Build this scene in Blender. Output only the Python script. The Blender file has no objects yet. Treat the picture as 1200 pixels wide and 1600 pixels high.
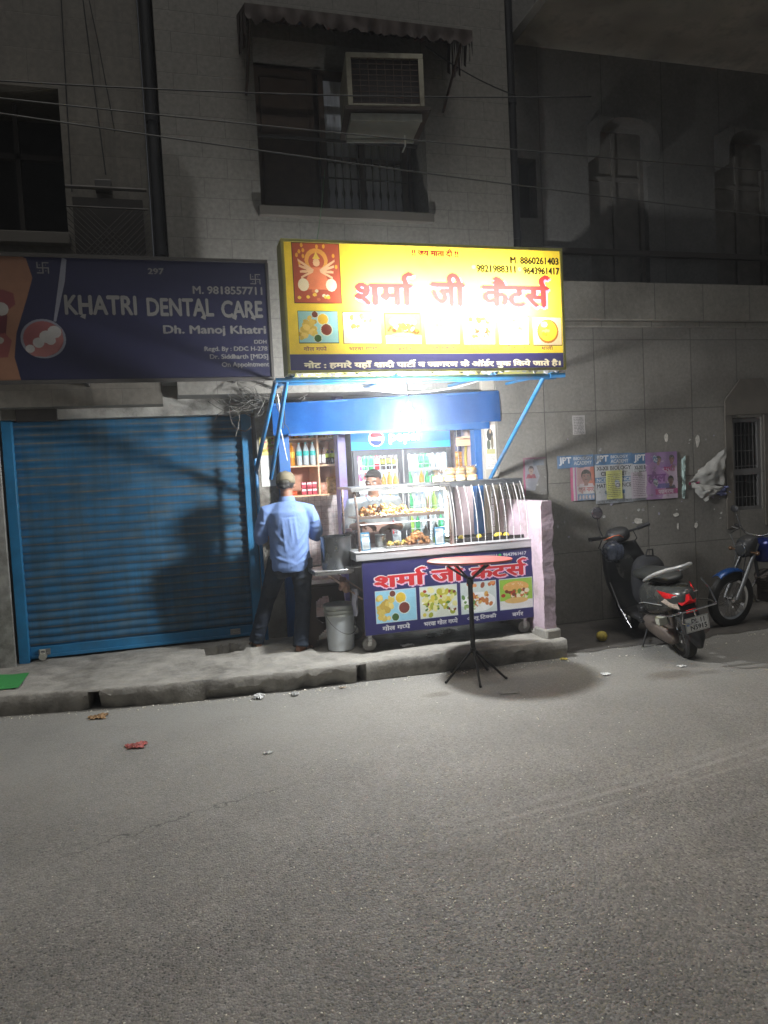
import bpy, bmesh, math, random
import numpy as np
from mathutils import noise as mn
from mathutils import Vector, Matrix
random.seed(7)
SC = bpy.context.scene
COL = SC.collection

# ------------------------------------------------------------------ camera
def cam_setup():
    yaw, pitch, roll = math.radians(15.8), math.radians(-3.2), math.radians(2.9)
    f = Vector((math.sin(yaw)*math.cos(pitch), math.cos(yaw)*math.cos(pitch), math.sin(pitch)))
    rt = Vector((math.cos(yaw), -math.sin(yaw), 0)); up = rt.cross(f)
    R = rt*math.cos(roll) - up*math.sin(roll); U = rt*math.sin(roll) + up*math.cos(roll)
    cd = bpy.data.cameras.new('camera'); c = bpy.data.objects.new('camera', cd); COL.objects.link(c)
    cd.sensor_fit = 'VERTICAL'; cd.sensor_height = 36; cd.lens = 26; cd.clip_start = .05; cd.clip_end = 500
    m = Matrix((R, U, -f)).transposed().to_4x4(); m.translation = (0, 0, 1.82); c.matrix_world = m
    SC.camera = c
cam_setup()
# ------------------------------------------------------------------ world, sun, exposure
W = bpy.data.worlds.new('World'); SC.world = W; W.use_nodes = True
nt = W.node_tree; bg = nt.nodes['Background']; sky = nt.nodes.new('ShaderNodeTexSky'); sky.sky_type = 'NISHITA'
sky.sun_disc = False; sky.sun_elevation = math.radians(60); sky.sun_rotation = math.radians(190); sky.altitude = 0
hs = nt.nodes.new('ShaderNodeHueSaturation'); hs.inputs['Saturation'].default_value = .25
nt.links.new(sky.outputs[0], hs.inputs['Color']); nt.links.new(hs.outputs[0], bg.inputs[0]); bg.inputs[1].default_value = .013
sd = bpy.data.lights.new('street_glow', 'SUN'); so = bpy.data.objects.new('street_glow', sd); COL.objects.link(so)
sd.energy = 1.26; sd.angle = math.radians(26); sd.color = (1, .975, .93)
so.rotation_euler = (math.radians(12.5), 0, math.radians(-10)); so.location = (0, -5, 12)
vs = SC.view_settings; vs.view_transform = 'Standard'; vs.look = 'None'; vs.gamma = 1; vs.exposure = 0; vs.use_curve_mapping = False
SC.cycles.max_bounces = 6; SC.cycles.diffuse_bounces = 3; SC.cycles.glossy_bounces = 3; SC.cycles.transparent_max_bounces = 12
SC.cycles.transmission_bounces = 4; SC.cycles.sample_clamp_indirect = 6; SC.cycles.use_denoising = True
SC.cycles.caustics_reflective = False; SC.cycles.caustics_refractive = False
BULB = Vector((1.97, 6.03, 2.27)); BULB_E = 1180; LED_E = 58.0

# ------------------------------------------------------------------ colours and materials
def s2l(v): return v/12.92 if v <= .04045 else ((v+.055)/1.055)**2.4
def C(r, g, b): return (s2l(r/255), s2l(g/255), s2l(b/255), 1)
MATS = {}
def M(name, col, rough=.6, metal=0., var=.12, scale=6, bump=.0, bscale=60, spec=.5, stretch=None, dirt=None, dscale=2.0, damt=.5):
    """plain surface with soft colour variation, optional worn/dirty patches and grain"""
    if name in MATS: return MATS[name]
    m = bpy.data.materials.new(name); m.use_nodes = True; N = m.node_tree.nodes; L = m.node_tree.links
    p = N['Principled BSDF']; p.inputs['Roughness'].default_value = rough; p.inputs['Metallic'].default_value = metal
    p.inputs['Specular IOR Level'].default_value = spec
    tc = N.new('ShaderNodeTexCoord'); mp = N.new('ShaderNodeMapping'); L.new(tc.outputs['Object'], mp.inputs[0])
    if stretch: mp.inputs['Scale'].default_value = stretch
    no = N.new('ShaderNodeTexNoise'); no.inputs['Scale'].default_value = scale; no.inputs['Detail'].default_value = 5
    no.inputs['Roughness'].default_value = .65; L.new(mp.outputs[0], no.inputs['Vector'])
    mr = N.new('ShaderNodeMapRange'); mr.inputs[1].default_value = .3; mr.inputs[2].default_value = .7
    mr.inputs[3].default_value = 1-var; mr.inputs[4].default_value = 1+var; L.new(no.outputs['Fac'], mr.inputs[0])
    vm = N.new('ShaderNodeVectorMath'); vm.operation = 'SCALE'; vm.inputs[0].default_value = col[:3]; L.new(mr.outputs[0], vm.inputs['Scale'])
    out = vm.outputs[0]
    if dirt:
        n2 = N.new('ShaderNodeTexNoise'); n2.inputs['Scale'].default_value = dscale; n2.inputs['Detail'].default_value = 9; n2.inputs['Roughness'].default_value = .7
        L.new(mp.outputs[0], n2.inputs['Vector'])
        r2 = N.new('ShaderNodeMapRange'); r2.inputs[1].default_value = .48; r2.inputs[2].default_value = .66; r2.inputs[4].default_value = damt
        L.new(n2.outputs['Fac'], r2.inputs[0])
        mx = N.new('ShaderNodeMix'); mx.data_type = 'RGBA'; mx.inputs['B'].default_value = dirt; L.new(r2.outputs[0], mx.inputs['Factor']); L.new(out, mx.inputs['A']); out = mx.outputs['Result']
    L.new(out, p.inputs['Base Color'])
    mr2 = N.new('ShaderNodeMapRange'); mr2.inputs[1].default_value = .3; mr2.inputs[2].default_value = .7
    mr2.inputs[3].default_value = max(.03, rough-.1); mr2.inputs[4].default_value = min(1, rough+.12); L.new(no.outputs['Fac'], mr2.inputs[0]); L.new(mr2.outputs[0], p.inputs['Roughness'])
    if bump:
        nb = N.new('ShaderNodeTexNoise'); nb.inputs['Scale'].default_value = bscale; nb.inputs['Detail'].default_value = 4; L.new(mp.outputs[0], nb.inputs['Vector'])
        b = N.new('ShaderNodeBump'); b.inputs['Strength'].default_value = bump; b.inputs['Distance'].default_value = .01; L.new(nb.outputs['Fac'], b.inputs['Height']); L.new(b.outputs[0], p.inputs['Normal'])
    MATS[name] = m; return m
def emis(name, col, e):
    m = bpy.data.materials.new(name); m.use_nodes = True; p = m.node_tree.nodes['Principled BSDF']
    p.inputs['Base Color'].default_value = (.8, .8, .8, 1); p.inputs['Emission Color'].default_value = col; p.inputs['Emission Strength'].default_value = e
    return m
def glass(name, col=(1, 1, 1, 1), refl=.1):
    m = bpy.data.materials.new(name); m.use_nodes = True; N = m.node_tree.nodes; L = m.node_tree.links; N.clear()
    o = N.new('ShaderNodeOutputMaterial'); t = N.new('ShaderNodeBsdfTransparent'); t.inputs[0].default_value = col
    g = N.new('ShaderNodeBsdfGlossy'); g.inputs['Roughness'].default_value = .06; lw = N.new('ShaderNodeLayerWeight'); lw.inputs[0].default_value = .25
    a = N.new('ShaderNodeMath'); a.operation = 'MULTIPLY_ADD'; a.inputs[1].default_value = .5; a.inputs[2].default_value = refl*.5; L.new(lw.outputs['Fresnel'], a.inputs[0])
    x = N.new('ShaderNodeMixShader'); L.new(a.outputs[0], x.inputs[0]); L.new(t.outputs[0], x.inputs[1]); L.new(g.outputs[0], x.inputs[2]); L.new(x.outputs[0], o.inputs[0])
    return m
def print_mat(name, rough=.55, trans=0.0, dark=1.0, glow=0., wear=0.):
    """printed surface: colours come from the print's own colour attribute; trans > 0 = backlit film"""
    m = bpy.data.materials.new(name); m.use_nodes = True; N = m.node_tree.nodes; L = m.node_tree.links
    p = N['Principled BSDF']; p.inputs['Roughness'].default_value = rough
    a = N.new('ShaderNodeAttribute'); a.attribute_name = 'Col'
    no = N.new('ShaderNodeTexNoise'); no.inputs['Scale'].default_value = 14; no.inputs['Detail'].default_value = 6
    tc = N.new('ShaderNodeTexCoord'); L.new(tc.outputs['Object'], no.inputs['Vector'])
    mr = N.new('ShaderNodeMapRange'); mr.inputs[3].default_value = .8*dark; mr.inputs[4].default_value = 1.12*dark; L.new(no.outputs['Fac'], mr.inputs[0])
    v = N.new('ShaderNodeVectorMath'); v.operation = 'SCALE'; L.new(a.outputs['Color'], v.inputs[0]); L.new(mr.outputs[0], v.inputs['Scale'])
    if wear:   # faded, torn and dirty patches of old paper
        o_ = v.outputs[0]
        for sc_, lo, hi, am, c_ in ((3.2, .35, .7, wear*.75, (.30, .285, .27, 1)), (9., .57, .62, wear, (.17, .16, .14, 1)), (23., .62, .66, wear, (.50, .49, .46, 1))):
            n_ = N.new('ShaderNodeTexNoise'); n_.inputs['Scale'].default_value = sc_; n_.inputs['Detail'].default_value = 8; n_.inputs['Roughness'].default_value = .7
            g_ = N.new('ShaderNodeNewGeometry'); L.new(g_.outputs['Position'], n_.inputs['Vector'])
            r_ = N.new('ShaderNodeMapRange'); r_.inputs[1].default_value = lo; r_.inputs[2].default_value = hi; r_.inputs[4].default_value = am; L.new(n_.outputs['Fac'], r_.inputs[0])
            x_ = N.new('ShaderNodeMix'); x_.data_type = 'RGBA'; x_.inputs['B'].default_value = c_; L.new(r_.outputs[0], x_.inputs['Factor']); L.new(o_, x_.inputs['A']); o_ = x_.outputs['Result']
        L.new(o_, p.inputs['Base Color'])
    else: L.new(v.outputs[0], p.inputs['Base Color'])
    if glow: L.new(v.outputs[0], p.inputs['Emission Color']); p.inputs['Emission Strength'].default_value = glow
    if trans:
        t = N.new('ShaderNodeBsdfTranslucent'); L.new(v.outputs[0], t.inputs[0]); x = N.new('ShaderNodeMixShader'); x.inputs[0].default_value = trans
        L.new(p.outputs[0], x.inputs[1]); L.new(t.outputs[0], x.inputs[2]); L.new(x.outputs[0], N['Material Output'].inputs[0])
    return m

# ------------------------------------------------------------------ mesh builder
class MB:
    def __init__(s): s.v = []; s.f = []; s.m = []; s.k = 0
    def mi(s, k): s.k = k; return s
    def add(s, vs, fs):
        o = len(s.v); s.v += [tuple(v) for v in vs]; s.f += [tuple(i+o for i in f) for f in fs]; s.m += [s.k]*len(fs); return s
    def box(s, x0, x1, y0, y1, z0, z1, rot=None, piv=None):
        vs = [Vector((x, y, z)) for z in (z0, z1) for y in (y0, y1) for x in (x0, x1)]
        if rot is not None:
            pv = Vector(piv) if piv is not None else Vector(((x0+x1)/2, (y0+y1)/2, (z0+z1)/2)); vs = [rot @ (v-pv) + pv for v in vs]
        return s.add(vs, [(0, 2, 3, 1), (4, 5, 7, 6), (0, 1, 5, 4), (2, 6, 7, 3), (0, 4, 6, 2), (1, 3, 7, 5)])
    def tube(s, pts, r, n=8, cap=True, ry=None, side=None):
        """swept tube; r is a number or a list; ry second radius"""
        P = [Vector(p) for p in pts]; k = len(P)
        R = list(r) if isinstance(r, (list, tuple)) else [r]*k
        RY = R if ry is None else (list(ry) if isinstance(ry, (list, tuple)) else [ry]*k)
        vs = []; u = None
        for i, p in enumerate(P):
            t = (P[min(i+1, k-1)]-P[max(i-1, 0)])
            t = t.normalized() if t.length > 1e-9 else Vector((0, 0, 1))
            if side is not None:
                u = Vector(side)-t*Vector(side).dot(t)
            elif u is None:
                a = Vector((0, 0, 1)) if abs(t.z) < .9 else Vector((1, 0, 0)); u = a.cross(t)
            else: u = u-t*u.dot(t)
            u.normalize(); w = t.cross(u)
            for j in range(n):
                a = 2*math.pi*j/n; vs.append(p+u*(R[i]*math.cos(a))+w*(RY[i]*math.sin(a)))
        fs = [(i*n+j, i*n+(j+1) % n, (i+1)*n+(j+1) % n, (i+1)*n+j) for i in range(k-1) for j in range(n)]
        if cap: fs += [tuple(reversed(range(n))), tuple((k-1)*n+j for j in range(n))]
        return s.add(vs, fs)
    def cyl(s, c, r, z0, z1, n=20, r1=None): return s.tube([(c[0], c[1], z0), (c[0], c[1], z1)], [r, r if r1 is None else r1], n)
    def lathe(s, prof, c=(0, 0, 0), n=20, mat=None):
        """prof: (radius, height) list about a vertical axis through c"""
        c = Vector(c); vs = []; k = len(prof)
        for r, h in prof:
            for j in range(n):
                a = 2*math.pi*j/n; v = Vector((r*math.cos(a), r*math.sin(a), h)); vs.append((mat @ v if mat else v)+c)
        fs = [(i*n+j, i*n+(j+1) % n, (i+1)*n+(j+1) % n, (i+1)*n+j) for i in range(k-1) for j in range(n)]
        fs += [tuple(reversed(range(n))), tuple((k-1)*n+j for j in range(n))]
        return s.add(vs, fs)
    def ball(s, c, r, n=12, rot=None, jit=0.):
        c = Vector(c); rx, ry, rz = r if isinstance(r, (tuple, list)) else (r, r, r); vs = [Vector((0, 0, -rz))]; h = n//2+1
        for i in range(1, h):
            ph = -math.pi/2+math.pi*i/h
            for j in range(n):
                a = 2*math.pi*j/n; k = 1+random.uniform(-jit, jit); vs.append(Vector((rx*math.cos(ph)*math.cos(a)*k, ry*math.cos(ph)*math.sin(a)*k, rz*math.sin(ph)*k)))
        vs.append(Vector((0, 0, rz)))
        if rot is not None: vs = [rot @ v for v in vs]
        vs = [v+c for v in vs]; fs = []
        for j in range(n): fs.append((0, 1+(j+1) % n, 1+j))
        for i in range(h-2):
            for j in range(n): a = 1+i*n; fs.append((a+j, a+(j+1) % n, a+n+(j+1) % n, a+n+j))
        a = 1+(h-2)*n; top = len(vs)-1
        for j in range(n): fs.append((a+j, a+(j+1) % n, top))
        return s.add(vs, fs)
    def prism(s, poly, O, U, V, th):
        """flat polygon (2d points) extruded by th along -N (N = U x V)"""
        O = Vector(O); U = Vector(U); V = Vector(V); Nn = U.cross(V).normalized(); n = len(poly)
        a = [O+U*p[0]+V*p[1] for p in poly]; b = [p-Nn*th for p in a]
        return s.add(a+b, [tuple(range(n)), tuple(reversed(range(n, 2*n)))]+[(i, i+n, (i+1) % n+n, (i+1) % n) for i in range(n)])
    def grid(s, fn, nu, nv):
        vs = [fn(i/nu, j/nv) for j in range(nv+1) for i in range(nu+1)]; w = nu+1
        return s.add(vs, [(j*w+i, j*w+i+1, (j+1)*w+i+1, (j+1)*w+i) for j in range(nv) for i in range(nu)])
    def build(s, name, mats, parent=None, smooth=True, bevel=0., angle=35, loc=None):
        me = bpy.data.meshes.new(name)
        off = Vector(loc) if loc is not None else Vector((0, 0, 0))
        me.from_pydata([tuple(Vector(v)-off) for v in s.v], [], s.f)
        for m in (mats if isinstance(mats, (list, tuple)) else [mats]): me.materials.append(m)
        me.polygons.foreach_set('material_index', s.m)
        bm = bmesh.new(); bm.from_mesh(me); bmesh.ops.recalc_face_normals(bm, faces=bm.faces); bm.to_mesh(me); bm.free()
        if smooth:
            me.polygons.foreach_set('use_smooth', [True]*len(me.polygons)); me.set_sharp_from_angle(angle=math.radians(angle))
        o = bpy.data.objects.new(name, me); COL.objects.link(o); o.location = off
        if parent is not None: o.parent = parent
        if bevel:
            b = o.modifiers.new('b', 'BEVEL'); b.width = bevel; b.segments = 2; b.limit_method = 'ANGLE'; b.harden_normals = False
        return o
def tag(o, label, cat=None, group=None, kind=None):
    if label: o['label'] = label
    if cat: o['category'] = cat
    if group: o['group'] = group
    if kind: o['kind'] = kind
    return o
def thing(name, loc, label, cat, group=None, rz=0.):
    o = bpy.data.objects.new(name, None); COL.objects.link(o); o.location = loc; o.rotation_euler.z = rz; o.empty_display_size = .1
    return tag(o, label, cat, group)
def copy_tree(o, parent=None):
    c = o.copy(); COL.objects.link(c)
    if parent is not None: c.parent = parent
    for ch in list(o.children): copy_tree(ch, c)
    return c
def RX(a): return Matrix.Rotation(math.radians(a), 3, 'X')
def RY(a): return Matrix.Rotation(math.radians(a), 3, 'Y')
def RZ(a): return Matrix.Rotation(math.radians(a), 3, 'Z')

# ------------------------------------------------------------------ lettering
_tc = {}
def glyphs(s):
    """triangles of a string at size 1 -> (verts, tris)"""
    if s in _tc: return _tc[s]
    c = bpy.data.curves.new('t', 'FONT'); c.body = s; c.resolution_u = 3; o = bpy.data.objects.new('t', c); COL.objects.link(o)
    bpy.context.view_layer.update(); dg = bpy.context.evaluated_depsgraph_get(); me = bpy.data.meshes.new_from_object(o.evaluated_get(dg))
    me.calc_loop_triangles(); vs = [(v.co.x, v.co.y) for v in me.vertices]; ts = [tuple(t.vertices) for t in me.loop_triangles]
    bpy.data.objects.remove(o); bpy.data.curves.remove(c); bpy.data.meshes.remove(me)
    _tc[s] = (vs, ts); return _tc[s]
def maxx(s): v = glyphs(s)[0]; return max(p[0] for p in v) if v else 0
def adv(s): return maxx(s+'|')-maxx('|')
def clipx(vs, ts, xm):
    """keep the part of the triangles left of xm"""
    V = []; T = []
    for t in ts:
        poly = [vs[i] for i in t]; out = []
        for a, b in zip(poly, poly[1:]+poly[:1]):
            ia, ib = a[0] <= xm, b[0] <= xm
            if ia: out.append(a)
            if ia != ib: k = (xm-a[0])/(b[0]-a[0]); out.append((xm, a[1]+(b[1]-a[1])*k))
        if len(out) >= 3:
            o = len(V); V += out; T += [(o, o+i, o+i+1) for i in range(1, len(out)-1)]
    return V, T
REPH = [(.16, .30), (.06, .33), (-.04, .27), (-.07, .17), (-.03, .07), (.0, -.02)]
def shaped(s):
    """word shaping: X~ = half letter, ^ = reph hook over the stem just before it (vowel i written before its letter)"""
    if s in _tc and s+'\0' in _tc: return _tc[s]
    V = []; T = []; x = 0; seg = ''
    def put(vs, ts, dx):
        o = len(V); V.extend((a+dx, b) for a, b in vs); T.extend(tuple(i+o for i in t) for t in ts)
    i = 0; HEAD = max(p[1] for p in glyphs('ट')[0])
    while i <= len(s):
        c = s[i] if i < len(s) else None; nx = s[i+1] if i+1 < len(s) else ''
        if c is None or c == '^' or nx == '~':
            if seg: put(*glyphs(seg), x); x += adv(seg); seg = ''
            if c == '^':
                hp = REPH; hw = .035; vs = []
                for k, p in enumerate(hp):
                    a = Vector(hp[max(k-1, 0)]); b = Vector(hp[min(k+1, len(hp)-1)]); d = (b-a).normalized(); n = Vector((-d.y, d.x))*hw
                    vs += [(p[0]+n.x, p[1]+n.y), (p[0]-n.x, p[1]-n.y)]
                ts = [t for k in range(len(hp)-1) for t in ((2*k, 2*k+1, 2*k+3), (2*k, 2*k+3, 2*k+2))]
                put(vs, ts, x-.12); V[-len(vs):] = [(a, b+HEAD) for a, b in V[-len(vs):]]
            if c is None: break
            if nx == '~' and c != '^':
                vs, ts = glyphs(c); xm = (maxx(c)-.17) if c in 'पणम' else maxx(c)-.2
                put(*clipx(vs, ts, xm), x); x += xm-.01; i += 2; continue
            i += 1; continue
        seg += c; i += 1
    _tc[s] = (V, T); _tc[s+'\0'] = 1; return _tc[s]
def bolden(V, T, w):
    """stroke weight: the outline repeated with small shifts"""
    VV = []; TT = []
    for dx, dy in ((-w, 0), (w, 0), (0, w*.8), (0, -w*.8)):
        o = len(VV); VV += [(a+dx, b+dy) for a, b in V]; TT += [tuple(i+o for i in t) for t in T]
    return VV, TT

# ------------------------------------------------------------------ flat printed pictures
class Pic:
    """flat print in metres, origin bottom left; all shapes are merged into ONE flat sheet"""
    def __init__(s, w, h, col): s.w = w; s.h = h; s.sh = []; s.poly([(0, 0), (w, 0), (w, h), (0, h)], col)
    def tri(s, V, T, col): s.sh.append((V, T, col))
    def poly(s, pts, col): s.sh.append((list(pts), [(0, i, i+1) for i in range(1, len(pts)-1)], col)); return s
    def rect(s, x0, y0, x1, y1, col): return s.poly([(x0, y0), (x1, y0), (x1, y1), (x0, y1)], col)
    def ell(s, cx, cy, rx, ry, col, n=12, rot=0., clip=None):
        pts = []
        for i in range(n):
            a = 2*math.pi*i/n; x = rx*math.cos(a); y = ry*math.sin(a); X = cx+x*math.cos(rot)-y*math.sin(rot); Y = cy+x*math.sin(rot)+y*math.cos(rot)
            if clip: X = min(max(X, clip[0]), clip[2]); Y = min(max(Y, clip[1]), clip[3])
            pts.append((X, Y))
        return s.poly(pts, col)
    def frame(s, x0, y0, x1, y1, col, t): s.rect(x0-t, y0-t, x1+t, y1+t, col); return s
    def text(s, t, x0, y0, x1, y1, col, bold=.02, hi=False, shear=0., dx=0, dy=0, grow=0.):
        V, T = shaped(t) if hi else glyphs(t)
        if not V: return s
        if bold: V, T = bolden(V, T, bold+grow)
        ax = min(v[0] for v in V); bx = max(v[0] for v in V); ay = min(v[1] for v in V); by = max(v[1] for v in V)
        ax += grow; bx -= grow; ay += grow*.8; by -= grow*.8
        sx = (x1-x0)/(bx-ax); sy = (y1-y0)/(by-ay)
        s.sh.append(([(x0+dx+(a-ax)*sx+shear*((b-ay)*sy), y0+dy+(b-ay)*sy) for a, b in V], T, col)); return s
    def build(s, name, mat, O, U=(1, 0, 0), V=(0, 0, 1), parent=None, warp=None, cell=.0025):
        """the topmost colour at each small cell; equal neighbours are joined into larger faces, so nothing overlaps"""
        O = Vector(O); U = Vector(U); V = Vector(V); N = U.cross(V).normalized()
        nx = max(4, int(round(s.w/cell))); nz = max(4, int(round(s.h/cell))); cx = s.w/nx; cz = s.h/nz
        idx = np.zeros((nz, nx), np.int32)
        for k, (P, T, c) in enumerate(s.sh):
            for t in T:
                (x0, y0), (x1, y1), (x2, y2) = (P[i] for i in t)
                ar = (x1-x0)*(y2-y0)-(x2-x0)*(y1-y0)
                if abs(ar) < 1e-9: continue
                i0 = max(0, int(min(x0, x1, x2)/cx)); i1 = min(nx, int(max(x0, x1, x2)/cx)+1); j0 = max(0, int(min(y0, y1, y2)/cz)); j1 = min(nz, int(max(y0, y1, y2)/cz)+1)
                if i0 >= i1 or j0 >= j1: continue
                X = (np.arange(i0, i1)+.5)*cx; Y = ((np.arange(j0, j1)+.5)*cz)[:, None]; g = 1 if ar > 0 else -1
                m = (((x1-x0)*(Y-y0)-(y1-y0)*(X-x0))*g >= 0) & (((x2-x1)*(Y-y1)-(y2-y1)*(X-x1))*g >= 0) & (((x0-x2)*(Y-y2)-(y0-y2)*(X-x2))*g >= 0)
                idx[j0:j1, i0:i1][m] = k
        keys = {}; cmap = np.array([keys.setdefault(tuple(c), len(keys)) for _, _, c in s.sh], np.int32); pal = list(keys); idx = cmap[idx]
        mx = 12 if warp else 10**6; rects = []; open_ = {}
        for j in range(nz+1):
            runs = {}
            if j < nz:
                row = idx[j]; cut = np.flatnonzero(np.diff(row))+1; st = [0]+cut.tolist(); en = cut.tolist()+[nx]
                for a_, b_ in zip(st, en):
                    while b_-a_ > mx: runs[(a_, a_+mx, int(row[a_]))] = j; a_ += mx
                    runs[(a_, b_, int(row[a_]))] = j
            nxt = {}
            for k, j0 in open_.items():
                if k in runs and j-j0 < mx: nxt[k] = j0; del runs[k]
                else: rects.append((k[0], k[1], j0, j, k[2]))
            nxt.update(runs); open_ = nxt
        vid = {}; pts = []; fs = []; cols = []
        def vv(i, j):
            if (i, j) not in vid:
                x, y, z = i*cx, j*cz, 0.
                if warp: x, y, z = warp(x, y, z)
                vid[(i, j)] = len(pts); pts.append(O+U*x+V*y+N*z)
            return vid[(i, j)]
        for a_, b_, c_, d_, k in rects: fs.append((vv(a_, c_), vv(b_, c_), vv(b_, d_), vv(a_, d_))); cols.append(pal[k])
        me = bpy.data.meshes.new(name); me.from_pydata([tuple(p) for p in pts], [], fs)
        at = me.color_attributes.new('Col', 'FLOAT_COLOR', 'CORNER'); at.data.foreach_set('color', np.repeat(np.array(cols, np.float32), 4, axis=0).ravel()); me.materials.append(mat)
        o = bpy.data.objects.new(name, me); COL.objects.link(o)
        if parent is not None: o.parent = parent
        return o
PRINT = print_mat('printed_sheet'); PAPER = print_mat('printed_paper', .85, dark=.85, wear=.62)
def rr(a, b): return random.uniform(a, b)
def food(p, x0, y0, x1, y1, kind, k=1.):
    """a small food photograph inside a print"""
    w = x1-x0; h = y1-y0; cl = (x0, y0, x1, y1)
    def blobs(n, ax, bx, ay, by, r0, r1, cols):
        for _ in range(n):
            c = random.choice(cols); r = rr(r0, r1)*h; p.ell(x0+rr(ax, bx)*w, y0+rr(ay, by)*h, r*rr(.8, 1.3), r*rr(.7, 1), C(*c), 8, rr(0, 3), cl)
    if kind == 0:      # hollow puris with bowls on pale blue
        p.rect(x0, y0, x1, y1, C(150, 205, 225)); blobs(26, .05, .42, .1, .85, .08, .12, [(215, 190, 95), (228, 205, 120), (190, 160, 70), (205, 180, 90)])
        for cx, cy, r, c in ((.62, .75, .17, (225, 190, 60)), (.7, .42, .18, (120, 60, 50)), (.42, .9, .1, (110, 60, 50)), (.47, .14, .12, (60, 95, 40))):
            p.ell(x0+cx*w, y0+cy*h, r*h*1.15, r*h*1.15, C(215, 225, 215), 14, 0, cl); p.ell(x0+cx*w, y0+cy*h, r*h, r*h, C(*c), 14, 0, cl)
    elif kind == 1:    # stuffed puris
        p.rect(x0, y0, x1, y1, C(215, 220, 205)); blobs(34, .02, .98, .05, .95, .08, .13, [(190, 185, 60), (215, 200, 80), (160, 170, 50), (225, 220, 150)])
        blobs(22, .05, .95, .1, .9, .03, .06, [(235, 235, 225), (170, 50, 40), (90, 130, 40), (120, 60, 40)])
    elif kind == 2:    # tikki on a plate
        p.rect(x0, y0, x1, y1, C(205, 215, 210)); p.ell(x0+.5*w, y0+.35*h, .48*w, .33*h, C(235, 238, 235), 18, 0, cl)
        blobs(8, .15, .95, .8, .98, .07, .12, [(200, 110, 50), (150, 80, 50), (225, 150, 90)])
        blobs(22, .3, .85, .25, .6, .05, .1, [(195, 120, 60), (225, 225, 215), (170, 70, 45), (215, 170, 90)]); blobs(14, .03, .4, .1, .55, .04, .08, [(150, 180, 110), (225, 230, 215), (100, 140, 70)])
    elif kind == 3:    # burger
        p.rect(x0, y0, x1, y1, C(150, 190, 70)); p.rect(x0, y0, x1, y0+.28*h, C(225, 225, 220)); p.ell(x0+.5*w, y0+.72*h, .4*w, .2*h, C(222, 170, 95), 18, 0, cl); blobs(10, .2, .8, .75, .85, .01, .02, [(240, 225, 190)])
        blobs(30, .08, .92, .38, .62, .05, .09, [(170, 60, 40), (200, 110, 50), (120, 60, 35), (100, 140, 50), (230, 220, 190)]); p.ell(x0+.5*w, y0+.27*h, .36*w, .1*h, C(220, 180, 110), 16, 0, cl)
    elif kind == 4:    # bowl of curry
        p.rect(x0, y0, x1, y1, C(225, 205, 190)); p.ell(x0+.52*w, y0+.5*h, .44*h, .44*h, C(170, 110, 50), 20, 0, cl); p.ell(x0+.52*w, y0+.52*h, .38*h, .38*h, C(235, 200, 70), 20, 0, cl)
        blobs(8, .3, .7, .35, .7, .05, .1, [(245, 225, 130), (215, 160, 50)]); p.ell(x0+.4*w, y0+.75*h, .13*h, .1*h, C(240, 240, 230), 12, 0, cl)
    else:              # white dish
        p.rect(x0, y0, x1, y1, C(225, 215, 200)); p.ell(x0+.5*w, y0+.42*h, .45*w, .36*h, C(245, 245, 240), 20, 0, cl)
        blobs(14, .2, .8, .5, .9, .05, .1, [(205, 150, 90), (235, 220, 190), (190, 120, 70)]); blobs(8, .2, .8, .2, .5, .05, .09, [(250, 245, 235), (230, 210, 170)])
def face(p, cx, cy, r, skin, hair, shirt=None, k=1.15):
    """a small printed portrait"""
    if shirt: p.poly([(cx-r*1.9, cy-r*2.6), (cx+r*1.9, cy-r*2.6), (cx+r*1.3, cy-r*1.2), (cx-r*1.3, cy-r*1.2)], shirt)
    p.rect(cx-r*.4, cy-r*1.6, cx+r*.4, cy-r*.6, skin); p.ell(cx, cy+r*.35, r*1.05, r*1.1, hair, 14); p.ell(cx, cy-.05*r, r*.85, r*k, skin, 16)
    p.poly([(cx-r*.8, cy+r*.6), (cx+r*.8, cy+r*.6), (cx+r*.7, cy+r*1.15), (cx-r*.7, cy+r*1.15)], hair)
    for sx in (-1, 1): p.ell(cx+sx*r*.36, cy+r*.12, r*.15, r*.07, C(35, 22, 18), 8); p.rect(cx+sx*r*.36-r*.2, cy+r*.28, cx+sx*r*.36+r*.2, cy+r*.36, hair)
    p.poly([(cx-r*.12, cy-r*.25), (cx+r*.12, cy-r*.25), (cx+r*.04, cy+r*.12), (cx-r*.04, cy+r*.12)], tuple(a*.75 for a in skin[:3])+(1,)); p.ell(cx, cy-r*.5, r*.28, r*.07, C(110, 45, 40), 8)
    p.rect(cx-r*.3, cy-r*.42, cx+r*.3, cy-r*.34, hair)
def lines(p, x0, y0, x1, y1, n, col, fill=.55):
    """rows of small unreadable print"""
    h = (y1-y0)/n
    for i in range(n):
        y = y1-(i+1)*h+h*.2; x = x0
        while x < x1-.004:
            w = min(rr(.012, .04), x1-x); p.rect(x, y, x+w, y+h*fill, col); x += w+.006
        if False: break
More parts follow.
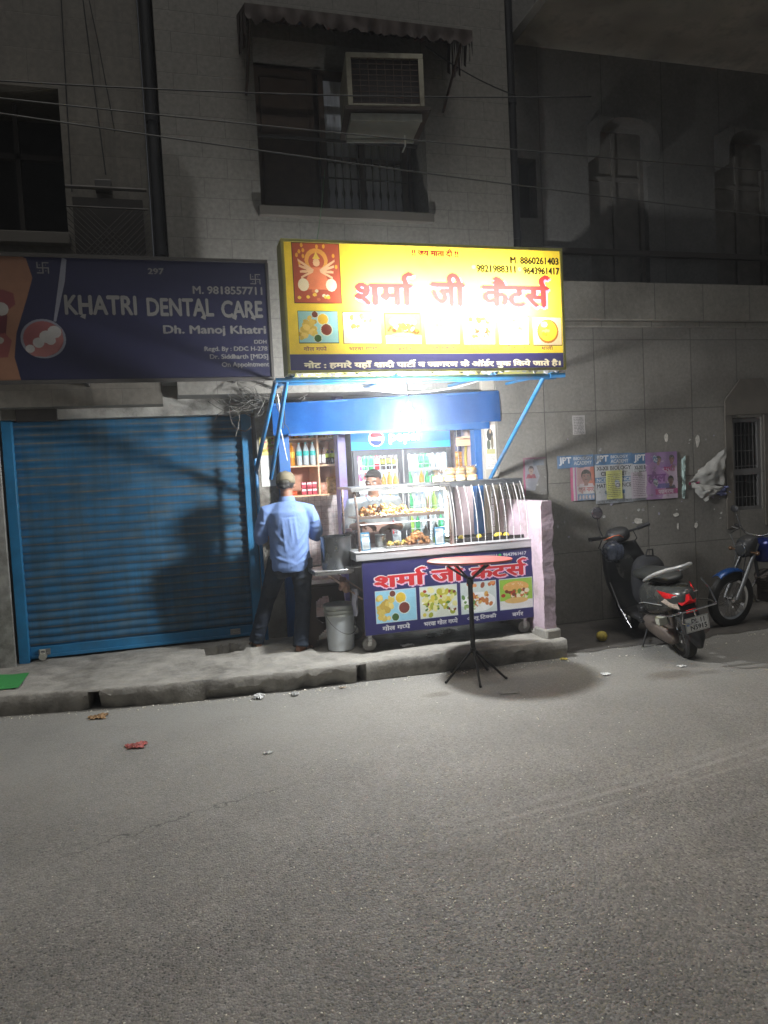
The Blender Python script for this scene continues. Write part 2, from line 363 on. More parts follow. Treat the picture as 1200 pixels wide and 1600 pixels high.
# ================================================================== ROAD AND PAVEMENT
def kerb_y(x):
    P = [(-8, 6.9), (-1.45, 6.50), (-.71, 6.34), (0, 6.22), (.72, 6.16), (1.67, 6.15), (2.6, 6.10), (3.5, 6.08)]
    for (a, ya), (b, yb) in zip(P, P[1:]):
        if x <= b: return ya+(yb-ya)*(x-a)/(b-a)
    return 6.08
def n1(x, s=1.): return math.sin(x*3.1*s+1)*.5+math.sin(x*7.7*s+2.3)*.3+math.sin(x*17.3*s)*.2
def road_mat():
    m = bpy.data.materials.new('asphalt'); m.use_nodes = True; N = m.node_tree.nodes; L = m.node_tree.links; p = N['Principled BSDF']
    tc = N.new('ShaderNodeTexCoord'); sep = N.new('ShaderNodeSeparateXYZ'); L.new(tc.outputs['Object'], sep.inputs[0])
    def noise(sc, d=5, r=.6, src=None):
        n = N.new('ShaderNodeTexNoise'); n.inputs['Scale'].default_value = sc; n.inputs['Detail'].default_value = d; n.inputs['Roughness'].default_value = r; L.new(src or tc.outputs['Object'], n.inputs['Vector']); return n.outputs['Fac']
    def mr(src, a, b, c, d):
        n = N.new('ShaderNodeMapRange'); 
        for i, v in enumerate((a, b, c, d)): n.inputs[i+1].default_value = v
        L.new(src, n.inputs[0]); return n.outputs[0]
    def mth(op, a, b=None, c=None):
        n = N.new('ShaderNodeMath'); n.operation = op
        for i, v in enumerate((a, b, c)):
            if v is None: continue
            if isinstance(v, (int, float)): n.inputs[i].default_value = v
            else: L.new(v, n.inputs[i])
        return n.outputs[0]
    def mix(f, a, b):
        n = N.new('ShaderNodeMix'); n.data_type = 'RGBA'
        L.new(f, n.inputs['Factor']) if not isinstance(f, float) else setattr(n.inputs['Factor'], 'default_value', f)
        for k, v in (('A', a), ('B', b)):
            if isinstance(v, tuple): n.inputs[k].default_value = v
            else: L.new(v, n.inputs[k])
        return n.outputs['Result']
    # aggregate stones
    wob = N.new('ShaderNodeVectorMath'); wob.operation = 'MULTIPLY_ADD'; nn = N.new('ShaderNodeTexNoise'); nn.inputs['Scale'].default_value = 60; L.new(tc.outputs['Object'], nn.inputs['Vector'])
    L.new(nn.outputs['Color'], wob.inputs[0]); wob.inputs[1].default_value = (.012, .012, .012); L.new(tc.outputs['Object'], wob.inputs[2])
    v1 = N.new('ShaderNodeTexVoronoi'); v1.inputs['Scale'].default_value = 95; L.new(wob.outputs[0], v1.inputs['Vector'])
    s1 = N.new('ShaderNodeSeparateColor'); L.new(v1.outputs['Color'], s1.inputs[0])
    v2 = N.new('ShaderNodeTexVoronoi'); v2.inputs['Scale'].default_value = 190; L.new(wob.outputs[0], v2.inputs['Vector'])
    s2 = N.new('ShaderNodeSeparateColor'); L.new(v2.outputs['Color'], s2.inputs[0])
    rmp = N.new('ShaderNodeValToRGB'); L.new(s1.outputs[0], rmp.inputs[0]); e = rmp.color_ramp.elements
    e[0].position = 0; e[0].color = (.075, .073, .07, 1); e[1].position = 1; e[1].color = (.31, .29, .26, 1)
    for pos, c in ((.22, (.13, .125, .118, 1)), (.6, (.185, .176, .162, 1)), (.86, (.24, .225, .20, 1))):
        k = e.new(pos); k.color = c
    r2 = N.new('ShaderNodeValToRGB'); L.new(s2.outputs[1], r2.inputs[0]); e = r2.color_ramp.elements
    e[0].position = 0; e[0].color = (.11, .105, .1, 1); e[1].position = 1; e[1].color = (.26, .245, .22, 1)
    stone = mix(.35, rmp.outputs[0], r2.outputs[0])
    # dark gaps between stones, in patches, and single pale stones
    v3 = N.new('ShaderNodeTexVoronoi'); v3.inputs['Scale'].default_value = 62; v3.inputs['Randomness'].default_value = 1; L.new(wob.outputs[0], v3.inputs['Vector']); s3 = N.new('ShaderNodeSeparateColor'); L.new(v3.outputs['Color'], s3.inputs[0])
    gap = mth('MULTIPLY', mr(v3.outputs['Distance'], .22, .42, 1, 0), mth('LESS_THAN', s3.outputs[0], mr(noise(1.3, 5), .35, .65, .10, .58)))
    pale = mth('MULTIPLY', mr(v3.outputs['Distance'], .2, .34, 1, 0), mth('GREATER_THAN', s3.outputs[1], .86))
    base = mix(mth('MULTIPLY', gap, .9), stone, (.035, .035, .036, 1)); base = mix(mth('MULTIPLY', pale, .6), base, (.42, .40, .36, 1))
    big = N.new('ShaderNodeVectorMath'); big.operation = 'SCALE'; L.new(base, big.inputs[0]); L.new(mth('MULTIPLY', mr(noise(.75, 6, .6), .3, .7, .80, 1.26), mr(noise(3.1, 6, .7), .3, .7, .9, 1.1)), big.inputs['Scale']); base = big.outputs[0]
    # dust: a smooth sand-coloured film, thick at the kerb
    dn = noise(1.1, 6, .7); fy = mr(sep.outputs[1], 3.0, 5.6, .12, 1.0); fd = mth('MULTIPLY', fy, mr(dn, .3, .62, .45, 1.0))
    fine = noise(70, 4, .7); dustc = mix(mr(fine, .3, .7, 0, 1), (.19, .184, .168, 1), (.285, .275, .25, 1))
    c = mix(mth('MINIMUM', fd, .9), base, dustc)
    # patches, stains
    c = mix(mr(noise(.7, 8, .65), .5, .72, 0, .35), c, (.12, .115, .108, 1))
    # streaks left by tyres: three slightly curved pale lines across the carriageway
    for off, wd, am in ((0, .018, .4), (-.115, .012, .38), (.10, .03, .2), (-.5, .05, .12)):
        xx = mth('SUBTRACT', sep.outputs[0], 2.0); q = mth('MULTIPLY', mth('MULTIPLY', xx, xx), .03)
        ln = mth('SUBTRACT', sep.outputs[1], mth('ADD', mth('ADD', mth('MULTIPLY', xx, .115), q), 3.47+off)); d = mth('ABSOLUTE', ln)
        f = mr(d, wd*.3, wd*1.5, am, 0); f = mth('MULTIPLY', f, mr(sep.outputs[0], .9, 1.7, 0, 1)); f = mth('MULTIPLY', f, mr(noise(5, 4), .3, .55, .2, 1)); c = mix(f, c, (.34, .325, .30, 1))
    # one crack
    xx = sep.outputs[0]; ln = mth('SUBTRACT', sep.outputs[1], mth('ADD', mth('MULTIPLY', xx, .34), mth('MULTIPLY', noise(6, 5), .25))); d = mth('ABSOLUTE', mth('SUBTRACT', ln, 3.98))
    f = mr(d, .002, .008, .8, 0); f = mth('MULTIPLY', f, mr(mth('ABSOLUTE', mth('SUBTRACT', xx, -.05)), .45, .7, 1, 0)); c = mix(f, c, (.06, .058, .055, 1))
    # oil and wet stains
    for sx, sy, r, am in ((1.95, 5.55, .17, .5), (3.9, 5.22, .33, .55), (4.2, 5.15, .16, .4), (1.2, 3.1, .5, .15)):
        dx = mth('SUBTRACT', sep.outputs[0], sx); dy = mth('MULTIPLY', mth('SUBTRACT', sep.outputs[1], sy), 2.0)
        d = mth('ADD', mth('SQRT', mth('ADD', mth('MULTIPLY', dx, dx), mth('MULTIPLY', dy, dy))), mth('MULTIPLY', noise(7, 4), r*.8))
        c = mix(mr(d, r*.8, r*1.3, am, 0), c, (.09, .075, .06, 1))
    L.new(c, p.inputs['Base Color'])
    L.new(mr(s1.outputs[1], .0, 1, .5, .95), p.inputs['Roughness']); p.inputs['Specular IOR Level'].default_value = .35
    h = mth('ADD', mth('MULTIPLY', v1.outputs['Distance'], -1.0), mth('MULTIPLY', fine, .5)); inv = mr(fd, 0, .9, 1, .22)
    b = N.new('ShaderNodeBump'); b.inputs['Distance'].default_value = .0045; L.new(inv, b.inputs['Strength']); L.new(h, b.inputs['Height']); L.new(b.outputs[0], p.inputs['Normal'])
    return m
mb = MB(); mb.grid(lambda u, v: (-38+76*u, -38+56*v, 0), 8, 8)
tag(mb.build('road', road_mat(), smooth=False), 'grey dusty asphalt road across the whole foreground', kind='structure')
# loose pale chips of stone on the asphalt
mb = MB()
for _ in range(900):
    y = 1.7+abs(random.gauss(0, 1.5)); x = random.gauss(.25+.27*y, .10+.16*y) if random.random() < .7 else random.gauss(.5+.15*y, .32+.28*y)
    if y > 5.8: continue
    s = rr(.002, .0055); mb.ball((x, y, s*.4), (s, s*rr(.6, 1), s*.5), 6, RZ(rr(0, 180)), .2)
for _ in range(420):
    x = rr(-3, 3.4); y = kerb_y(x)-abs(random.gauss(0, .07))-.005; s = rr(.002, .007)*(1.8 if random.random() < .06 else 1); mb.ball((x, y, s*.35), (s, s*rr(.5, 1), s*.5), 6, RZ(rr(0, 180)), .3)
for _ in range(160):
    x = rr(3.4, 7); y = 6.1+rr(-.25, .5); s = rr(.003, .009); mb.ball((x, y, s*.35), (s, s*rr(.5, 1), s*.5), 6, RZ(rr(0, 180)), .3)
tag(mb.build('gravel', M('chip', (.72, .68, .58, 1), .6)), 'tiny pale stone chips scattered over the asphalt', 'gravel', kind='stuff')

CONC = M('concrete', (.27, .255, .225, 1), .9, var=.25, scale=5, bump=.55, bscale=45, dirt=(.09, .083, .072, 1), dscale=2.6, damt=.8)
def pave_fn():
    mb = MB(); xs = [-8+i*.25 for i in range(24)]+[-2+i*.03 for i in range(184)]; xs = [x for x in xs if x < 3.42]+[3.42]
    prof = []
    for x in xs:
        y0 = kerb_y(x); w = n1(x)*.012+mn.noise((x*5, 0, 3))*.016+mn.noise((x*19, 0, 7))*.008; ch = max(0, n1(x*1.3+9)+mn.noise((x*9, 1, 0))*.8)*.085  # broken lower edge
        hole = 1 if abs(x+.72+.02*mn.noise((x*60, 0, 0))) < .035 or abs(x-1.47) < .022 else 0
        ch2 = .05 if .15 < x < .62 else 0
        rowp = [(y0+.02+ch+hole*.22, -.05), (y0+.012+ch+ch2+hole*.22, .0), (y0+.004+ch*.6+ch2*.7+hole*.22, .05), (y0-.004+w+hole*.2+.012*mn.noise((x*14, 5, 0)), .085+ch), (y0+w-.003+hole*.18, .12 if not hole else .10), (y0+w+.003+.01*mn.noise((x*31, 2, 0)), .155), (y0+w+.012+.012*mn.noise((x*23, 4, 0)), .170+.004*mn.noise((x*40, 9, 0))), (y0+w+.045, .175)]
        ys = [y0+.045+(7.9-y0-.045)*k/34 for k in range(1, 35)]
        for y in ys:
            z = .175+.006*n1(x*1.7+y*2.3)+.010*mn.noise((x*5, y*5, 0))+.005*mn.noise((x*17, y*17, 2))
            if .2+.03*n1(y*20) < x < .52+.04*n1(y*15) and 7.10+.05*n1(x*9) < y < 7.40+.03*n1(x*14): z -= .13      # broken-out pit
            if .55 <= x < 1.16 and 6.55+.05*n1(x*4) < y < 7.35: z += .028    # worn raised slab
            if x < -.2 and y < 7.2: z -= .0
            rowp.append((y, z))
        prof.append([(x, a, b) for a, b in rowp])
    n = len(prof[0]); vs = [p for r in prof for p in r]; k = len(prof)
    fs = [(i*n+j, i*n+j+1, (i+1)*n+j+1, (i+1)*n+j) for i in range(k-1) for j in range(n-1)]
    mb.add(vs, fs)
    e = prof[-1]; mb.add(list(e)+[(e[0][0], 7.9, -.05)], [tuple(range(len(e)+1))])
    return mb
tag(pave_fn().build('pavement', CONC, angle=50), 'raised rough concrete pavement with a chipped broken kerb face', kind='structure')
# earth strip along the dark wall on the right
mb = MB(); mb.grid(lambda u, v: (3.42+5.6*u, 6.15+.12*n1(u*5)+(.95-.12*n1(u*5))*v, .004+.05*v+.006*n1(u*30+v*5)*(v > 0)), 60, 10)
tag(mb.build('ground', M('earth', (.075, .068, .06, 1), .95, var=.3, scale=9, bump=.6, bscale=50)), 'dark dirty strip of ground at the foot of the stone wall', kind='structure')

# ================================================================== BUILDINGS
def tile_mat(name, c1, c2, mortar, bw, rh, ms=.006, off=.5, grime=.35, bump=.4, rough=.6, gcol=(.08, .075, .065, 1)):
    m = bpy.data.materials.new(name); m.use_nodes = True; N = m.node_tree.nodes; L = m.node_tree.links; p = N['Principled BSDF']; p.inputs['Roughness'].default_value = rough
    tc = N.new('ShaderNodeTexCoord'); sp = N.new('ShaderNodeSeparateXYZ'); cb = N.new('ShaderNodeCombineXYZ'); L.new(tc.outputs['Object'], sp.inputs[0])
    ad = N.new('ShaderNodeMath'); ad.operation = 'ADD'; L.new(sp.outputs[0], ad.inputs[0]); L.new(sp.outputs[1], ad.inputs[1]); L.new(ad.outputs[0], cb.inputs[0]); L.new(sp.outputs[2], cb.inputs[1])
    b = N.new('ShaderNodeTexBrick'); b.offset = off; b.inputs['Scale'].default_value = 1; b.inputs['Brick Width'].default_value = bw; b.inputs['Row Height'].default_value = rh
    b.inputs['Mortar Size'].default_value = ms; b.inputs['Mortar Smooth'].default_value = .3; b.inputs['Color1'].default_value = c1; b.inputs['Color2'].default_value = c2; b.inputs['Mortar'].default_value = mortar; L.new(cb.outputs[0], b.inputs['Vector'])
    n = N.new('ShaderNodeTexNoise'); n.inputs['Scale'].default_value = 1.3; n.inputs['Detail'].default_value = 9; n.inputs['Roughness'].default_value = .7
    mp = N.new('ShaderNodeMapping'); mp.inputs['Scale'].default_value = (1.6, 1.6, .7); L.new(tc.outputs['Object'], mp.inputs[0]); L.new(mp.outputs[0], n.inputs['Vector'])
    r = N.new('ShaderNodeMapRange'); r.inputs[1].default_value = .42; r.inputs[2].default_value = .72; r.inputs[4].default_value = grime; L.new(n.outputs['Fac'], r.inputs[0])
    x = N.new('ShaderNodeMix'); x.data_type = 'RGBA'; x.inputs['B'].default_value = gcol; L.new(r.outputs[0], x.inputs['Factor']); L.new(b.outputs['Color'], x.inputs['A'])
    n3 = N.new('ShaderNodeTexNoise'); n3.inputs['Scale'].default_value = 25; n3.inputs['Detail'].default_value = 6; L.new(tc.outputs['Object'], n3.inputs['Vector'])
    r3 = N.new('ShaderNodeMapRange'); r3.inputs[1].default_value = .3; r3.inputs[2].default_value = .7; r3.inputs[3].default_value = .8; r3.inputs[4].default_value = 1.15; L.new(n3.outputs['Fac'], r3.inputs[0])
    v = N.new('ShaderNodeVectorMath'); v.operation = 'SCALE'; L.new(x.outputs['Result'], v.inputs[0]); L.new(r3.outputs[0], v.inputs['Scale']); L.new(v.outputs[0], p.inputs['Base Color'])
    # rain streaks running down the wall
    mp4 = N.new('ShaderNodeMapping'); mp4.inputs['Scale'].default_value = (5, 5, .28); L.new(tc.outputs['Object'], mp4.inputs[0]); n4 = N.new('ShaderNodeTexNoise'); n4.inputs['Scale'].default_value = 1.5; n4.inputs['Detail'].default_value = 8; n4.inputs['Roughness'].default_value = .7; L.new(mp4.outputs[0], n4.inputs['Vector'])
    r4 = N.new('ShaderNodeMapRange'); r4.inputs[1].default_value = .5; r4.inputs[2].default_value = .72; r4.inputs[4].default_value = grime*1.6; L.new(n4.outputs['Fac'], r4.inputs[0])
    x4 = N.new('ShaderNodeMix'); x4.data_type = 'RGBA'; x4.inputs['B'].default_value = gcol; L.new(r4.outputs[0], x4.inputs['Factor']); L.new(v.outputs[0], x4.inputs['A']); L.new(x4.outputs['Result'], p.inputs['Base Color'])
    s = N.new('ShaderNodeMath'); s.operation = 'MULTIPLY_ADD'; s.inputs[1].default_value = -1; L.new(b.outputs['Fac'], s.inputs[0]); sc = N.new('ShaderNodeMath'); sc.operation = 'MULTIPLY'; sc.inputs[1].default_value = .3; L.new(n3.outputs['Fac'], sc.inputs[0]); L.new(sc.outputs[0], s.inputs[2])
    bp = N.new('ShaderNodeBump'); bp.inputs['Strength'].default_value = bump; bp.inputs['Distance'].default_value = .006; L.new(s.outputs[0], bp.inputs['Height']); L.new(bp.outputs[0], p.inputs['Normal'])
    return m
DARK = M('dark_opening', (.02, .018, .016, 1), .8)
NEAR_BLACK = M('near_black', (.035, .03, .026, 1), .85, var=.3)  # near-black brown for the wall gaps, frames, balcony panel and bracket
BROWN = M('dark_brown_wood', (.075, .052, .038, 1), .7, var=.3, scale=10)
def wall_with_holes(mb, x0, x1, z0, z1, y, th, holes):
    """wall slab split round rectangular openings"""
    xs = sorted({x0, x1, *[h[0] for h in holes], *[h[1] for h in holes]}); zs = sorted({z0, z1, *[h[2] for h in holes], *[h[3] for h in holes]})
    nx, nz = len(xs), len(zs); solid = lambda i, j: 0 <= i < nx-1 and 0 <= j < nz-1 and not any(h[0] <= xs[i] < h[1] and h[2] <= zs[j] < h[3] for h in holes)
    for i in range(nx-1):
        for j in range(nz-1):
            if not solid(i, j): continue
            a, b, c, d = xs[i], xs[i+1], zs[j], zs[j+1]
            mb.add([(a, y, c), (b, y, c), (b, y, d), (a, y, d)], [(0, 1, 2, 3)])
            if not solid(i-1, j): mb.add([(a, y, c), (a, y+th, c), (a, y+th, d), (a, y, d)], [(0, 1, 2, 3)])
            if not solid(i+1, j): mb.add([(b, y, c), (b, y+th, c), (b, y+th, d), (b, y, d)], [(0, 1, 2, 3)])
            if not solid(i, j-1): mb.add([(a, y, c), (b, y, c), (b, y+th, c), (a, y+th, c)], [(0, 1, 2, 3)])
            if not solid(i, j+1): mb.add([(a, y, d), (b, y, d), (b, y+th, d), (a, y+th, d)], [(0, 1, 2, 3)])
# ---- tiled building over the shops
tb = thing('tiled_building', (1.8, 7.4, 0), 'pale tiled building with a dark balcony window above the yellow sign', 'building')
def loc(mb, par): # express world-built mesh in its parent's frame
    o = Vector(par.location); mb.v = [tuple(Vector(v)-o) for v in mb.v]; return mb
def part(mb, name, mat, par, **k): return loc(mb, par).build(name, mat, par, **k)
WIN = (.98, 2.67, 4.38, 5.95)
mb = MB(); wall_with_holes(mb, .1, 3.6, 2.62, 9.5, 7.2, .45, [WIN])
part(mb, 'wall', tile_mat('pale_tiles', (.20, .19, .168, 1), (.19, .18, .158, 1), (.12, .113, .10, 1), .44, .185, .0035, grime=.25, gcol=(.13, .12, .1, 1)), tb, smooth=False)
mb = MB(); mb.box(-.03, .1, 7.3, 7.6, 3.0, 9.5); part(mb, 'drain_recess', NEAR_BLACK, tb, smooth=False)
mb = MB(); mb.tube([(.03, 7.22, 3.2), (.03, 7.22, 9.4)], .05, 12)
for z in (3.9, 5.1, 6.3, 7.5): mb.tube([(.03, 7.22, z), (.03, 7.22, z+.09)], .06, 12)
part(mb, 'drain_pipe', M('black_pipe', (.012, .012, .013, 1), .5, var=.3), tb)
# window recess with doors, grille, lintel
mb = MB(); x0, x1, z0, z1 = WIN
mb.box(x0-.02, x1+.02, 7.66, 7.72, z0-.05, z1+.05)
part(mb, 'back_wall', BROWN, tb, smooth=False)
wn = tb
mb = MB()
for a, b in ((1.02, 1.62),): 
    mb.box(a, b, 7.60, 7.64, z0+.03, z1-.05)
    for k in range(2): mb.box(a+.06, b-.06, 7.585, 7.61, z0+.1+k*.72, z0+.7+k*.72)
part(mb, 'shutter_door', BROWN, tb, bevel=.006)
wf = MB(); 
for a, b, c, d in ((1.66, 1.72, z0+.02, z1-.1), (2.06, 2.12, z0+.02, z1-.1), (2.52, 2.58, z0+.02, z1-.1), (1.66, 2.58, z0+.02, z0+.09), (1.66, 2.58, 5.0, 5.05)): wf.box(a, b, 7.545, 7.60, c, d)
wfo = part(wf, 'window_frame', BROWN, tb, bevel=.004)
mb = MB(); mb.box(1.68, 2.56, 7.62, 7.632, z0+.04, z1-.12)
p_ = part(mb, 'curtain', M('grey_curtain', (.5, .52, .56, 1), .9, var=.25, scale=3, stretch=(14, 1, .6)), tb, smooth=False)
mb = MB()
for k in range(13):      # turned iron balusters
    x = 1.62+k*.078
    mb.lathe([(.006, z0+.05), (.006, z0+.2), (.016, z0+.26), (.008, z0+.32), (.006, z0+.5), (.015, z0+.56), (.006, z0+.62), (.006, z0+.78)], (x, 7.44, 0), 6)
mb.box(1.0, 2.66, 7.43, 7.45, z0+.76, z0+.79); mb.box(1.0, 2.66, 7.43, 7.45, z0+.05, z0+.07); mb.box(1.62, 2.6, 7.435, 7.445, z0+.40, z0+.415)
part(mb, 'railing', M('dark_iron', (.03, .027, .024, 1), .6), tb)
mb = MB(); mb.box(x0-.03, x1+.03, 7.13, 7.2, z0-.09, z0); part(mb, 'sill', M('dark_stone', (.10, .09, .075, 1), .8), tb, bevel=.005)
# corrugated awning with a torn scalloped skirt
def awn():
    mb = MB(); X0, X1, Yb, Yf, Zb, Zf = .85, 2.95, 7.2, 6.58, 6.12, 5.86
    def top(u, v): x = X0+(X1-X0)*u; return (x, Yb+(Yf-Yb)*v, Zb+(Zf-Zb)*v+.012*math.sin(x*2*math.pi/.075))
    mb.grid(top, 150, 3); mb.grid(lambda u, v: (top(u, v)[0], top(u, v)[1], top(u, v)[2]-.02), 150, 3)
    random.seed(5); n = 150
    def sk(u, v):
        x = X0+(X1-X0)*u; d = .10+.035*abs(math.sin(u*math.pi*13))+.05*max(0, mn.noise((u*9, 0, 0)))+.03*mn.noise((u*60, 1, 0))
        return (x, Yf-.006-.02*v*mn.noise((u*14, v, 2))-.012*math.sin(u*90)*v, Zf+.01-d*v)
    mb.grid(sk, n, 5)
    for X in (X0, X1):
        for i in range(12):
            u = i/12; ya = Yf+(Yb-Yf)*u; yb = Yf+(Yb-Yf)*(u+1/12); za = Zf+(Zb-Zf)*u; d = .15+.30*(1-abs(u-.5))*rr(.6, 1)*(.6 if u < .2 else 1)
            mb.add([(X, ya, za), (X, yb, za+.02), (X+rr(-.02, .02), yb, za-d*.9), (X+rr(-.02, .02), (ya+yb)/2, za-d)], [(0, 1, 2, 3)])
    for x in (X0+.05, X1-.08): mb.tube([(x, Yf+.02, Zf-.03), (x, 7.2, Zf-.45)], .014, 6)
    return mb
part(awn(), 'awning', M('rusty_brown_sheet', (.055, .04, .034, 1), .8, var=.35, scale=4), tb)
# right hand drain pipe and the gap behind it
mb = MB(); mb.box(3.6, 3.76, 7.42, 7.6, 2.7, 9.5); part(mb, 'wall_gap', NEAR_BLACK, tb, smooth=False)
mb = MB(); mb.tube([(3.68, 7.3, 3.1), (3.68, 7.3, 9.4)], .052, 12)
for z in (4.2, 5.6, 7.0): mb.tube([(3.68, 7.3, z), (3.68, 7.3, z+.08)], .062, 12)
part(mb, 'drain_pipe', MATS['black_pipe'], tb)

# ---- left building (dark, upper left)
lb = thing('left_building', (-2, 7.4, 0), 'dim plastered building at the upper left with a dark opening and a latticed balcony', 'building')
mb = MB(); wall_with_holes(mb, -7, -.04, 2.55, 9.5, 7.3, .9, [(-4, -.76, 4.08, 5.37)])
part(mb, 'wall', tile_mat('old_plaster_blocks', (.155, .14, .115, 1), (.14, .127, .105, 1), (.10, .09, .075, 1), .6, .3, .003, grime=.4), lb, smooth=False)
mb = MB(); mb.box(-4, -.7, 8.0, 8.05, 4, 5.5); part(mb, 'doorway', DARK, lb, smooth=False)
mb = MB(); mb.box(-1.9, -1.84, 7.6, 7.66, 4.1, 5.35); mb.box(-1.2, -1.16, 7.6, 7.66, 4.1, 5.35); mb.box(-3.9, -.8, 7.6, 7.66, 4.85, 4.9); part(mb, 'window_frame', NEAR_BLACK, lb, smooth=False)
mb = MB(); mb.tube([(-.74, 7.12, 4.45), (-.06, 7.12, 4.45)], .018, 8); mb.tube([(-.74, 7.12, 4.28), (-.06, 7.12, 4.28)], .008, 6); mb.tube([(-.74, 7.12, 3.75), (-.06, 7.12, 3.75)], .012, 6)
for k in range(14):
    x = -.74+k*.052
    for s in (1, -1):
        xa, xb = x, x+s*.5; za, zb = 3.76, 4.27
        if xb > -.06: t = (-.06-xa)/(xb-xa); xb = -.06; zb = za+(zb-za)*t
        if xb < -.74: t = (-.74-xa)/(xb-xa); xb = -.74; zb = za+(zb-za)*t
        if abs(xb-xa) > .01: mb.tube([(xa, 7.12, za), (xb, 7.12, zb)], .004, 4)
part(mb, 'railing', M('weathered_iron', (.06, .052, .045, 1), .7), lb)
mb = MB(); mb.box(-.5, -.36, 7.2, 7.3, 4.47, 4.56); part(mb, 'meter_box', M('dull_box', (.07, .065, .06, 1), .6), lb, bevel=.006)
mb = MB(); mb.box(-1.5, -.74, 7.2, 7.3, 3.98, 4.08); part(mb, 'sill', M('dull_stone', (.11, .10, .085, 1), .8), lb, bevel=.005)
mb = MB(); mb.box(-.70, -.1, 7.22, 7.3, 3.72, 4.40); part(mb, 'balcony_panel', NEAR_BLACK, lb, smooth=False)

# ---- stone clad building on the right
rb = thing('stone_building', (5.5, 7.3, 0), 'tall grey stone clad building with dark arched windows on the right', 'building')
def stone_mat(name, c, x0, sx, z0, sz, joint=.007, grime=.4):
    """big cut panels: joints on a regular grid anchored at x0,z0"""
    m = bpy.data.materials.new(name); m.use_nodes = True; N = m.node_tree.nodes; L = m.node_tree.links; p = N['Principled BSDF']; p.inputs['Roughness'].default_value = .55
    tc = N.new('ShaderNodeTexCoord'); sp = N.new('ShaderNodeSeparateXYZ'); L.new(tc.outputs['Object'], sp.inputs[0])
    def mth(op, a, b=None, c=None):
        n = N.new('ShaderNodeMath'); n.operation = op
        for i, v in enumerate((a, b, c)):
            if v is None: continue
            if isinstance(v, (int, float)): n.inputs[i].default_value = v
            else: L.new(v, n.inputs[i])
        return n.outputs[0]
    def cell(s, o, w): # distance to nearest joint, and panel number
        q = mth('DIVIDE', mth('SUBTRACT', s, o), w); fr = mth('FRACT', q); return mth('MULTIPLY', mth('MINIMUM', fr, mth('SUBTRACT', 1.0, fr)), w), mth('FLOOR', q)
    dx, ix = cell(sp.outputs[0], x0, sx); dz, iz = cell(sp.outputs[2], z0, sz); d = mth('MINIMUM', dx, mth('MULTIPLY', dz, 1.3))
    wn = N.new('ShaderNodeTexWhiteNoise'); cb = N.new('ShaderNodeCombineXYZ'); L.new(ix, cb.inputs[0]); L.new(iz, cb.inputs[1]); L.new(cb.outputs[0], wn.inputs['Vector'])
    def noise(sc, dt=6, r=.65, st=None):
        n = N.new('ShaderNodeTexNoise'); n.inputs['Scale'].default_value = sc; n.inputs['Detail'].default_value = dt; n.inputs['Roughness'].default_value = r
        if st: mp = N.new('ShaderNodeMapping'); mp.inputs['Scale'].default_value = st; L.new(tc.outputs['Object'], mp.inputs[0]); L.new(mp.outputs[0], n.inputs['Vector'])
        else: L.new(tc.outputs['Object'], n.inputs['Vector'])
        return n.outputs['Fac']
    def mr(s, a, b, c_, d_):
        n = N.new('ShaderNodeMapRange')
        for i, v in enumerate((a, b, c_, d_)): n.inputs[i+1].default_value = v
        L.new(s, n.inputs[0]); return n.outputs[0]
    sc = mth('MULTIPLY', mr(wn.outputs['Value'], 0, 1, .92, 1.06), mr(noise(30), .3, .7, .8, 1.2)); sc = mth('MULTIPLY', sc, mr(noise(1.2, 8), .35, .65, .82, 1.12))
    v = N.new('ShaderNodeVectorMath'); v.operation = 'SCALE'; v.inputs[0].default_value = c[:3]; L.new(sc, v.inputs['Scale'])
    x = N.new('ShaderNodeMix'); x.data_type = 'RGBA'; L.new(v.outputs[0], x.inputs['A']); x.inputs['B'].default_value = tuple(a*.35 for a in c[:3])+(1,)
    g = mth('MAXIMUM', mr(d, joint*.4, joint, .85, 0), mr(noise(2.2, 10, .72, (1, 1, .35)), .53, .72, 0, grime)); L.new(g, x.inputs['Factor'])
    # scraps of old paste and paper
    y = N.new('ShaderNodeMix'); y.data_type = 'RGBA'; L.new(x.outputs['Result'], y.inputs['A']); y.inputs['B'].default_value = (.42, .41, .38, 1)
    L.new(mth('MULTIPLY', mr(noise(17, 5, .8), .70, .73, 0, .7), mr(mth('ABSOLUTE', mth('SUBTRACT', sp.outputs[2], 1.45)), .35, .75, 1, 0)), y.inputs['Factor']); L.new(y.outputs['Result'], p.inputs['Base Color'])
    b = N.new('ShaderNodeBump'); b.inputs['Distance'].default_value = .006; b.inputs['Strength'].default_value = .5; L.new(mth('ADD', mr(d, 0, joint, 0, 1), mth('MULTIPLY', noise(60), .35)), b.inputs['Height']); L.new(b.outputs[0], p.inputs['Normal'])
    return m
STONE = stone_mat('stone_panels', (.215, .20, .175, 1), 3.83-5.5, .615, 1.59, .76)
mb = MB(); wall_with_holes(mb, 3.28, 9.5, -.05, 3.24, 7.1, .35, [(6.22, 6.62, 1.15, 2.22)]); part(mb, 'wall', STONE, rb, smooth=False)
mb = MB()   # shallow pointed hood above the small window
mb.prism([(6.08, 2.25), (6.75, 2.25), (6.75, 2.42), (6.62, 2.66), (6.3, 2.66), (6.08, 2.42)], (0, 7.075, 0), (1, 0, 0), (0, 0, 1), -.02)
mb.box(6.10, 6.2, 7.08, 7.10, .95, 2.25); mb.box(6.64, 6.74, 7.08, 7.10, .95, 2.25)
part(mb, 'window_surround', M('brown_stone', (.13, .115, .095, 1), .8, var=.2), rb, bevel=.006)
mb = MB(); mb.box(6.2, 6.64, 7.40, 7.44, 1.1, 2.3); part(mb, 'window_pane', DARK, rb, smooth=False)
